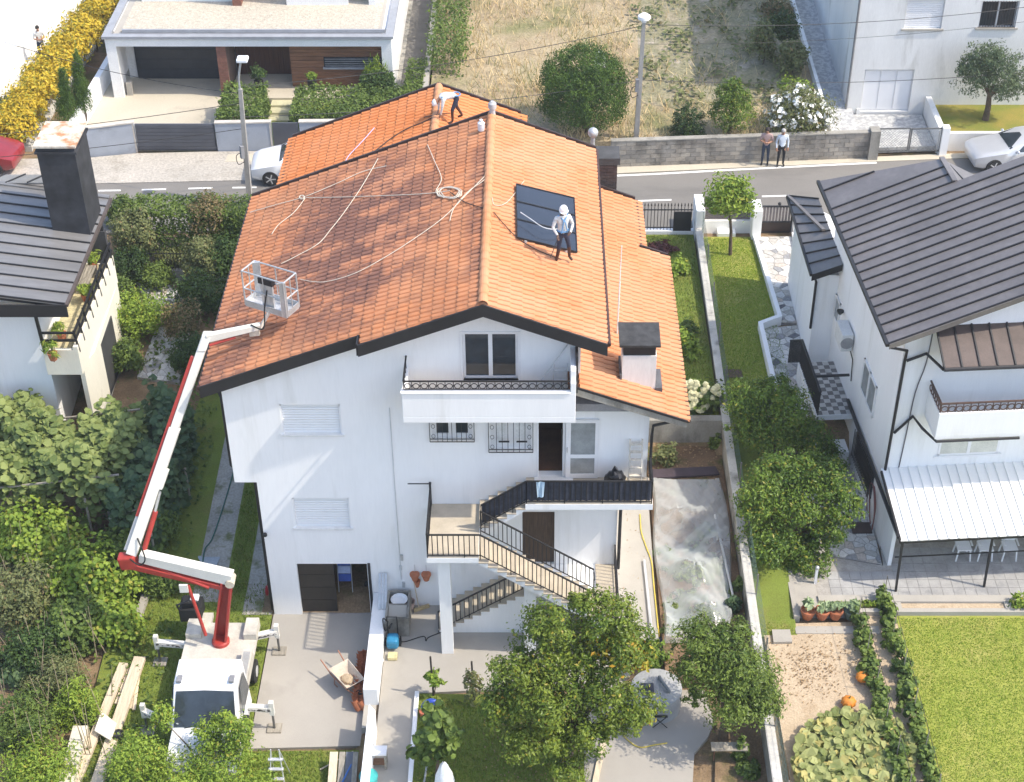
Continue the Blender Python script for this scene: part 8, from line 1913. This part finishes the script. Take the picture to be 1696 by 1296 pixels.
p, q_ = atz(242,985,.1), atz(215,1062,.1); MB().beam(p,q_,.22,.16).build('broken_wall_piece', CONC, label='pale broken wall piece under the bushes', cat='wall piece')
# ---- right garden things
c = atz(1215,621,1.75); MB().box(c.x-.3,c.y-.25,1.6,c.x+.3,c.y+.25,zR(c.y)+.03).build('manhole_cover', mat('rusty_cover', (.12,.08,.06), rough=.9), label='brown manhole cover in the neighbour lawn', cat='manhole')
p = [atz(x,y,.83) for x,y in ((1278,1046),(1308,1046),(1312,1066),(1281,1067))]; MB().extr(p,(0,0,.08)).build('concrete_slab', CONC, label='square pale slab lying on the dry soil', cat='slab')
p = [atz(x,y,.86) for x,y in ((1408,866),(1440,866),(1445,884),(1412,884))]; MB().extr(p,(0,0,.02)).build('door_mat', mat('brown_mat', (.07,.05,.045), rough=1), label='dark brown doormat on the crazy paving', cat='mat')
MB().tube(smoothpts([atx(x,y,10.72) for x,y in ((1440,800),(1436,830),(1437,865),(1442,885),(1448,850),(1447,810),(1442,802),(1440,840),(1443,878),(1450,840),(1448,806))],5), .022, 6).build('hose_coil', mat('red_hose', (.22,.09,.08), rough=.6), label='brown-red hose hung in a coil on the white wall', cat='hose')
for x, lb in ((1592,'white plastic chair nearest the patio side screen'),(1628,'middle white plastic chair under the patio roof'),(1668,'white plastic chair beside the middle patio post')):
    c = atz(x,922,.86); t = thing('plastic_chair', lb, 'chair', (c.x,c.y,.86), 'white chairs under the patio roof')
    for sx in (-.2,.2):
        for sy in (-.2,.2): MB().beam((c.x+sx*1.1,c.y+sy*1.1,.86),(c.x+sx*.9,c.y+sy*.9,1.3),.04,.04,up=(0,1,0)).build('leg', WHITEPVC, t)
        MB().beam((c.x+sx,c.y-.2,1.5),(c.x+sx,c.y+.2,1.5),.05,.03).build('armrest', WHITEPVC, t)
    MB().box(c.x-.22,c.y-.22,1.28,c.x+.22,c.y+.22,1.32).build('seat', WHITEPVC, t); MB().extr([(c.x-.21,c.y+.2,1.35),(c.x+.21,c.y+.2,1.35),(c.x+.19,c.y+.28,1.75),(c.x-.19,c.y+.28,1.75)],(0,.03,0)).build('backrest', WHITEPVC, t)
t = thing('garden_tap', 'white standpipe tap by the planter corner', 'tap', tuple(atz(1350,965,.95))); c = atz(1350,965,.95); MB().beam((c.x,c.y,.9),(c.x,c.y,1.5),.08,.08,up=(0,1,0)).build('post', WHITEPVC, t); MB().ball((c.x,c.y,1.56),.07).build('tap', GALV, t)
# left garden: toppled clay pot, posts, bench on the balcony, drive hose
c = atz(286,448,1.6); MB().lathe([(.16,0),(.24,.36),(.27,.36),(.27,.44),(.22,.44)], (c.x,c.y,zL(c.y)+.2), 14, 'x').build('clay_pot', TERRA, label='toppled terracotta pot among the garden shrubs', cat='pot', smooth=True)
t = thing('garden_bench', 'slatted wooden bench standing on the plant balcony', 'bench', tuple(atz(147,468,4.32))); c = atz(146,462,4.6)
for k in range(4): MB().box(-15.75+.11*k,c.y-.6,4.74,-15.66+.11*k,c.y+.6,4.77).build('seat_slat', WOODGREY, t)
for k in range(3): MB().box(-15.86,c.y-.6,4.85+k*.13,-15.83,c.y+.6,4.95+k*.13).build('back_slat', WOODGREY, t)
for sy in (-.5,.5): MB().box(-15.84,c.y+sy-.03,4.32,-15.3,c.y+sy+.03,4.74).build('leg', WOODGREY, t)
MB().tube(smoothpts([Vector((p.x,p.y,zL(p.y)+.05)) for p in [atz(x,y,.35) for x,y in ((390,785),(378,820),(365,855),(350,890),(338,905),(333,935))]],5), .022, 6).build('green_hose', mat('green_hose', (.03,.12,.09), rough=.5), label='dark green hose lying along the side drive', cat='hose')
p = aty(995,40,66.5); MB().lathe([(.2,0),(.26,.12),(.26,.7),(.18,.85),(.08,.9)], (p.x,66.5,zF(66.5)), 12).build('white_drum', mat('dirty_white_drum', (.6,.63,.62), rough=.6), label='pale plastic drum standing in the dry field', cat='drum', smooth=True)
# dry leaves and debris
def litter(name, pts, size, m, label):
    P = np.array(pts); Nn = unit(np.array([0,0,1.])+NR.normal(size=P.shape)*.35); V_, Q_ = leaf_quads(P, Nn, size, .6); npmesh(name, V_, Q_, m, label=label, cat='leaf litter', kind='stuff')
DRYLF = leafmat('dry_leaf', (.32,.21,.11), (.46,.34,.20), (.22,.14,.07), frac=.25, rough=.9)
litter('leaf_litter', [tuple(atz(NR.normal(1345,32), NR.normal(1105,26), .84)) for _ in range(520)], .06, DRYLF, 'dry brown plant debris on the pale vegetable soil')
litter('leaf_litter', [tuple(atz(NR.uniform(800,960), NR.uniform(1160,1296), .44)) for _ in range(380)], .07, DRYLF, 'fallen leaves on the lawn below the orange tree')
litter('leaf_litter', [tuple(atz(NR.uniform(1090,1195), NR.uniform(735,790), .97)) for _ in range(160)], .08, DRYLF, 'dry weeds scattered on the dug soil')
litter('leaf_litter', [(NR.normal(3.0,.35), NR.uniform(33,40), 1.108) for _ in range(70)], .05, DRYLF, 'few dry leaves on the side path')
# ================================================================ HAZE: thin even air round everything
hz = MB().box(-1700,-1700,-2.5,1700,1700,38.5)
hm = bpy.data.materials.new('thin_haze'); hm.use_nodes = True
for nd in list(hm.node_tree.nodes):
    if nd.type != 'OUTPUT_MATERIAL': hm.node_tree.nodes.remove(nd)
pv = hm.node_tree.nodes.new('ShaderNodeVolumePrincipled'); pv.inputs['Color'].default_value = (.95,.96,.97,1); pv.inputs['Density'].default_value = .0006; pv.inputs['Anisotropy'].default_value = .3
hm.node_tree.links.new(pv.outputs[0], [n for n in hm.node_tree.nodes if n.type == 'OUTPUT_MATERIAL'][0].inputs['Volume'])
hz.build('haze', hm, label='thin pale haze hanging over the gardens', cat='haze', kind='stuff')
